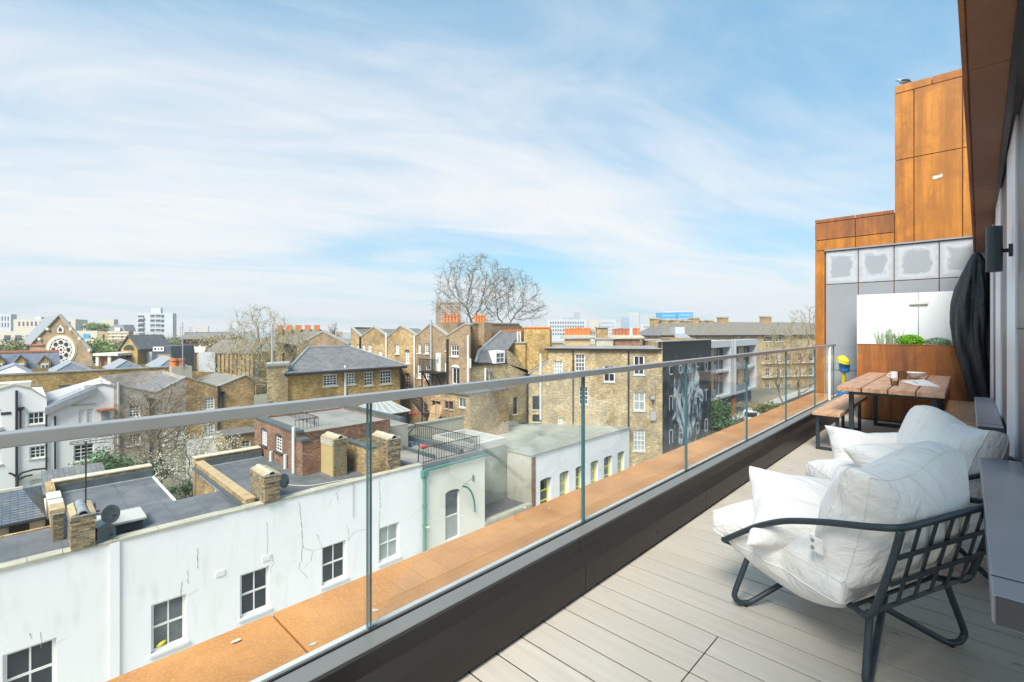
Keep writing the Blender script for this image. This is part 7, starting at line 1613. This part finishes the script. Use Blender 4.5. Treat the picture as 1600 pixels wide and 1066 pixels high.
# ================================================================ lounge chairs
CF, CS = V((-.918, .396, 0)), V((.396, .918, 0)); CC = V((-.433, 2.705, 0))
def lp(a, b, z): return CC + CF * a + CS * b + V((0, 0, z))
chair = root('lounge_chair', CC, 'near lounge chair with black tube frame, lattice back and thick white cushions', 'lounge chair', 'white cushioned lounge chairs on the deck')
TR = .0135
half = [(.372, -.35, .312), (.345, -.358, .330), (.232, -.365, .413), (.142, -.37, .475), (.02, -.372, .542), (-.104, -.372, .588), (-.216, -.372, .622), (-.308, -.366, .645), (-.385, -.345, .664), (-.418, -.305, .672), (-.425, -.2, .673)]
railp = half + [(-.425, 0, .673)] + [(a, -b, z) for a, b, z in reversed(half)]
MB().tube(smooth_path([lp(*p) for p in railp], 6), TR, 14).build('arm_rail', 'frame_metal', chair, smooth=True)
for s_ in (-1, 1):
    pst = [(-.423, s_ * .335, .665), (-.40, s_ * .335, .56), (-.365, s_ * .335, .43), (-.34, s_ * .335, .345), (-.318, s_ * .333, .303), (-.28, s_ * .322, .284), (-.22, s_ * .29, .276), (-.1, s_ * .275, .274), (.2, s_ * .275, .276), (.33, s_ * .30, .290), (.372, s_ * .35, .312)]
    MB().tube(smooth_path([lp(*p) for p in pst], 6), TR, 14).build('side_frame', 'frame_metal', chair, smooth=True)
for k in range(5):                                    # lattice back, flat bars
    b = -.335 + .67 * (k + 1) / 6
    MB().hexa([lp(-.348, b - .011, .335), lp(-.348, b + .011, .335), lp(-.354, b + .011, .335), lp(-.354, b - .011, .335), lp(-.424, b - .011, .668), lp(-.424, b + .011, .668), lp(-.430, b + .011, .668), lp(-.430, b - .011, .668)]).build('back_slat', 'frame_metal', chair, bev=.001)
for z in (.452, .562):
    a = -.352 - (z - .335) * .228 - .004
    MB().hexa([lp(a + .001, -.33, z - .011), lp(a + .001, .33, z - .011), lp(a - .006, .33, z - .011), lp(a - .006, -.33, z - .011), lp(a - .004, -.33, z + .011), lp(a - .004, .33, z + .011), lp(a - .011, .33, z + .011), lp(a - .011, -.33, z + .011)]).build('back_slat', 'frame_metal', chair, bev=.001)
MB().hexa([lp(-.30, -.33, .278), lp(-.30, .33, .278), lp(-.347, .33, .325), lp(-.347, -.33, .325), lp(-.295, -.33, .283), lp(-.295, .33, .283), lp(-.342, .33, .342), lp(-.342, -.33, .342)]).build('back_bar', 'frame_metal', chair, bev=.001)
for k in range(6):
    a = -.22 + k * .1; MB().tube([lp(a, -.27, .272), lp(a, .27, .272)], .008, 8).build('seat_slat', 'frame_metal', chair)
for fa in (-1, 1):
    for s_ in (-1, 1):
        F0 = (fa * .288, s_ * .29); dr = (-fa * .36, -s_ * .93)
        def q(t, z): return lp(F0[0] + dr[0] * t, F0[1] + dr[1] * t, z)
        P_leg = [q(.025, .283), q(-.015, .18), q(-.055, .075), q(-.055, .045), q(-.035, .022), q(.0, .0175), q(.035, .026), q(.15, .09), q(.34, .195), q(.50, .283)]
        MB().tube(smooth_path(P_leg, 6), TR, 14).build('leg', 'frame_metal', chair, smooth=True)
        MB().lathe(q(0.0, 0), [(.011, 0), (.012, .006), (.006, .010), (.006, .02)], 12).build('foot_glide', 'flat_black', chair)
# cushions blown up as cloth, then cut loose and laid in place
def cushion(w, h, thick, nx, ny, press, shrink, seed, frames=26, noise_=.006, stiff=6, smooth=0):
    rnd = random.Random(seed); bm = bmesh.new(); grid = [{}, {}]
    for s_ in (0, 1):
        for i in range(nx + 1):
            for j in range(ny + 1):
                e = i in (0, nx) or j in (0, ny)
                if s_ and e and thick == 0: grid[1][i, j] = grid[0][i, j]; continue
                z = (thick / 2 if s_ else -thick / 2) + (0 if e else (1 if s_ else -1) * .004) + rnd.gauss(0, noise_ * .3)
                grid[s_][i, j] = bm.verts.new(((i / nx - .5) * w, (j / ny - .5) * h, z))
    for s_ in (0, 1):
        for i in range(nx):
            for j in range(ny):
                f = [grid[s_][i, j], grid[s_][i + 1, j], grid[s_][i + 1, j + 1], grid[s_][i, j + 1]]
                bm.faces.new(f if s_ else f[::-1])
    if thick:
        nz_ = 4; border = [(i, 0) for i in range(nx)] + [(nx, j) for j in range(ny)] + [(i, ny) for i in range(nx, 0, -1)] + [(0, j) for j in range(ny, 0, -1)]
        rings = [[grid[0][k] for k in border]]
        for q_ in range(1, nz_):
            rings.append([bm.verts.new((grid[0][k].co.x, grid[0][k].co.y, -thick / 2 + thick * q_ / nz_)) for k in border])
        rings.append([grid[1][k] for k in border]); m_ = len(border)
        for a, b in zip(rings[:-1], rings[1:]):
            for k in range(m_): bm.faces.new([a[k], a[(k + 1) % m_], b[(k + 1) % m_], b[k]])
    me = bpy.data.meshes.new('cushion'); bm.to_mesh(me); bm.free()
    o = bpy.data.objects.new('cushion_sim', me); C.objects.link(o)
    c = o.modifiers.new('cloth', 'CLOTH'); st = c.settings
    st.quality = 6; st.mass = .25; st.tension_stiffness = stiff; st.compression_stiffness = stiff; st.shear_stiffness = stiff * .5; st.bending_stiffness = .35
    st.tension_damping = 12; st.compression_damping = 12; st.air_damping = 6
    st.use_pressure = True; st.uniform_pressure_force = press; st.shrink_min = shrink; st.effector_weights.gravity = 0
    c.collision_settings.use_collision = False; c.collision_settings.use_self_collision = False
    c.point_cache.frame_start = 1; c.point_cache.frame_end = frames
    for f in range(1, frames + 1): scene.frame_set(f)
    dg = bpy.context.evaluated_depsgraph_get(); ev = o.evaluated_get(dg); vs_ = [v.co.copy() for v in ev.data.vertices]; fs_ = [tuple(p.vertices) for p in ev.data.polygons]
    nb_ = [set() for _ in vs_]
    for f_ in fs_:
        for a, b in zip(f_, f_[1:] + f_[:1]): nb_[a].add(b); nb_[b].add(a)
    for _ in range(smooth):
        vs_ = [v * .45 + sum((vs_[k] for k in nb_[i]), V((0, 0, 0))) / len(nb_[i]) * .55 for i, v in enumerate(vs_)]
    bpy.data.objects.remove(o); scene.frame_set(1)
    return vs_, fs_
def piping(par, o, nx, ny, thick):
    n1 = (nx + 1) * (ny + 1); idx = [i * (ny + 1) for i in range(nx)] + [nx * (ny + 1) + j for j in range(ny)] + [i * (ny + 1) + ny for i in range(nx, 0, -1)] + [j for j in range(ny, 0, -1)]
    L = top(par).location if par else o.location
    for off in ((0, n1) if thick else (0,)):
        P = [o.data.vertices[k + off].co + L for k in idx]; MB().tube(P, .0024, 6, closed=True).build('piping', 'canvas', o, smooth=True)
def place_cushion(name, sim, centre, ex, ey, ez, parent=None, bend=None, pipe=None, **kw):
    vs_, fs_ = sim; mb = MB(); ex, ey, ez = V(ex), V(ey), V(ez)
    for p in vs_:
        if bend: p = bend(p)
        mb.v.append(V(centre) + ex * p.x + ey * p.y + ez * p.z)
    mb.f = list(fs_); o = mb.build(name, 'canvas', parent, smooth=True, **kw)
    if pipe: piping(parent or o, o, *pipe)
    s_ = o.modifiers.new('sub', 'SUBSURF'); s_.levels = 1; s_.render_levels = 2
    return o
seat_sim = cushion(.76, .72, .10, 32, 32, 2.0, -.02, 3, noise_=.004, smooth=3)
back_sim = cushion(.74, .54, .15, 34, 24, 5.0, -.02, 4, noise_=.002, smooth=6)
pill_sim = cushion(.56, .54, 0, 30, 30, 6.5, .0, 5, noise_=.006, smooth=4)
pill2_sim = cushion(.60, .42, 0, 30, 24, 6.5, .0, 8, noise_=.006, smooth=4)
def sit(p):      # seat cushion sags and rises to the front
    return V((p.x, p.y, p.z + .05 * (p.y / .4) ** 2 * (1 if p.y > 0 else .3) - .02 * math.cos(p.x * 4) * math.cos(p.y * 4)))
Z = V((0, 0, 1))
place_cushion('seat_cushion', seat_sim, lp(.105, 0, .348), CS, CF * .99 + Z * .04, Z, chair, sit, (32, 32, 1))
def lean(p):
    t = max(0, p.y / .25)
    return V((p.x, p.y + t * (.035 * math.sin(p.x * 5.5 + .3) + .05 * (p.x / .38) ** 4 * (-1 if p.x > 0 else .6)), p.z * (1 - .25 * t) + .02 * math.sin(p.x * 7) * t))
up_b = (Z * .97 - CF * .22).normalized(); nb = (CF * .97 + Z * .22).normalized()
place_cushion('back_cushion', back_sim, lp(-.215, .01, .610), CS, up_b, nb, chair, lean, (34, 24, 1))
# fastening tab with two press studs on the near side of the back cushion
tab = MB()
for i in range(1): tab.hexa([lp(-.10, -.372, .470), lp(-.165, -.376, .468), lp(-.165, -.372, .468), lp(-.10, -.368, .470), lp(-.10, -.372, .535), lp(-.165, -.376, .530), lp(-.165, -.372, .530), lp(-.10, -.368, .535)])
tb_ = tab.build('fastening_tab', 'canvas', chair, bev=.0015)
for z in (.485, .515): MB().lathe(lp(-.118, -.373, z), [(.009, 0), (.008, .002), (.003, .003)], 12, -CS).build('press_stud', 'lead', tb_)
p2 = copy_tree(chair); p2.location = V((-.29, 3.84, 0)); p2.rotation_euler = (0, 0, R(52)); p2['label'] = 'far lounge chair with white cushions, close to the dining table'
M2 = Matrix.Translation(p2.location) @ Matrix.Rotation(R(52), 4, 'Z') @ Matrix.Translation(-CC)
# throw pillows
k1 = (CF * .55 + Z * .62 - CS * .35).normalized(); n1 = (CF * .72 - CS * .05 * 0 - Z * .45)
def basis(n, up, roll):
    n = n.normalized(); x = up.cross(n).normalized(); y = n.cross(x); c, s_ = math.cos(R(roll)), math.sin(R(roll)); return x * c + y * s_, y * c - x * s_, n
bx = basis(CF * -.30 + Z * .9 + CS * -.35, CF, 38)
place_cushion('throw_pillow', pill_sim, lp(.125, -.12, .505), bx[0], bx[1], bx[2], label='square white pillow lying on the near lounge chair seat with its corner up', cat='pillow', group='white pillows on the lounge chairs', bend=lambda p: V((p.x, p.y, p.z * .9 + .35 * (p.x * .7 + p.y * .7) ** 2)))
bx = basis(CF * .15 + Z * .45 + CS * -.9, Z, 4)
bx = basis(M2.to_3x3() @ (CS * -.80 + Z * .45), Z, -2)
place_cushion('throw_pillow', pill2_sim, M2 @ lp(.06, .265, .555), bx[0], bx[1], bx[2], label='white pillow propped along the far arm of the far lounge chair', cat='pillow', group='white pillows on the lounge chairs')
bx = basis(-FW * .45 + Z * .8, Z, 3)
place_cushion('throw_pillow', pill2_sim, at_d(1412, 728, 2.86), bx[0], bx[1], bx[2], label='white pillow lying against the back cushion of the far lounge chair', cat='pillow', group='white pillows on the lounge chairs')
# ================================================================ thin spring haze over the town
hz_m = bpy.data.materials.new('haze'); hz_m.use_nodes = True; hn = hz_m.node_tree; hn.nodes.remove(hn.nodes['Principled BSDF'])
pv = hn.nodes.new('ShaderNodeVolumePrincipled'); pv.inputs['Density'].default_value = .00045; pv.inputs['Color'].default_value = (.86, .90, .94, 1); hn.links.new(pv.outputs[0], hn.nodes['Material Output'].inputs['Volume'])
MATS['haze'] = hz_m
MB().box(-1500, 1200, -600, 1500, GZ - 2.5, 75).build('haze', 'haze', kind='stuff', uv=False, loc=(0, 0, GZ - 2.5))
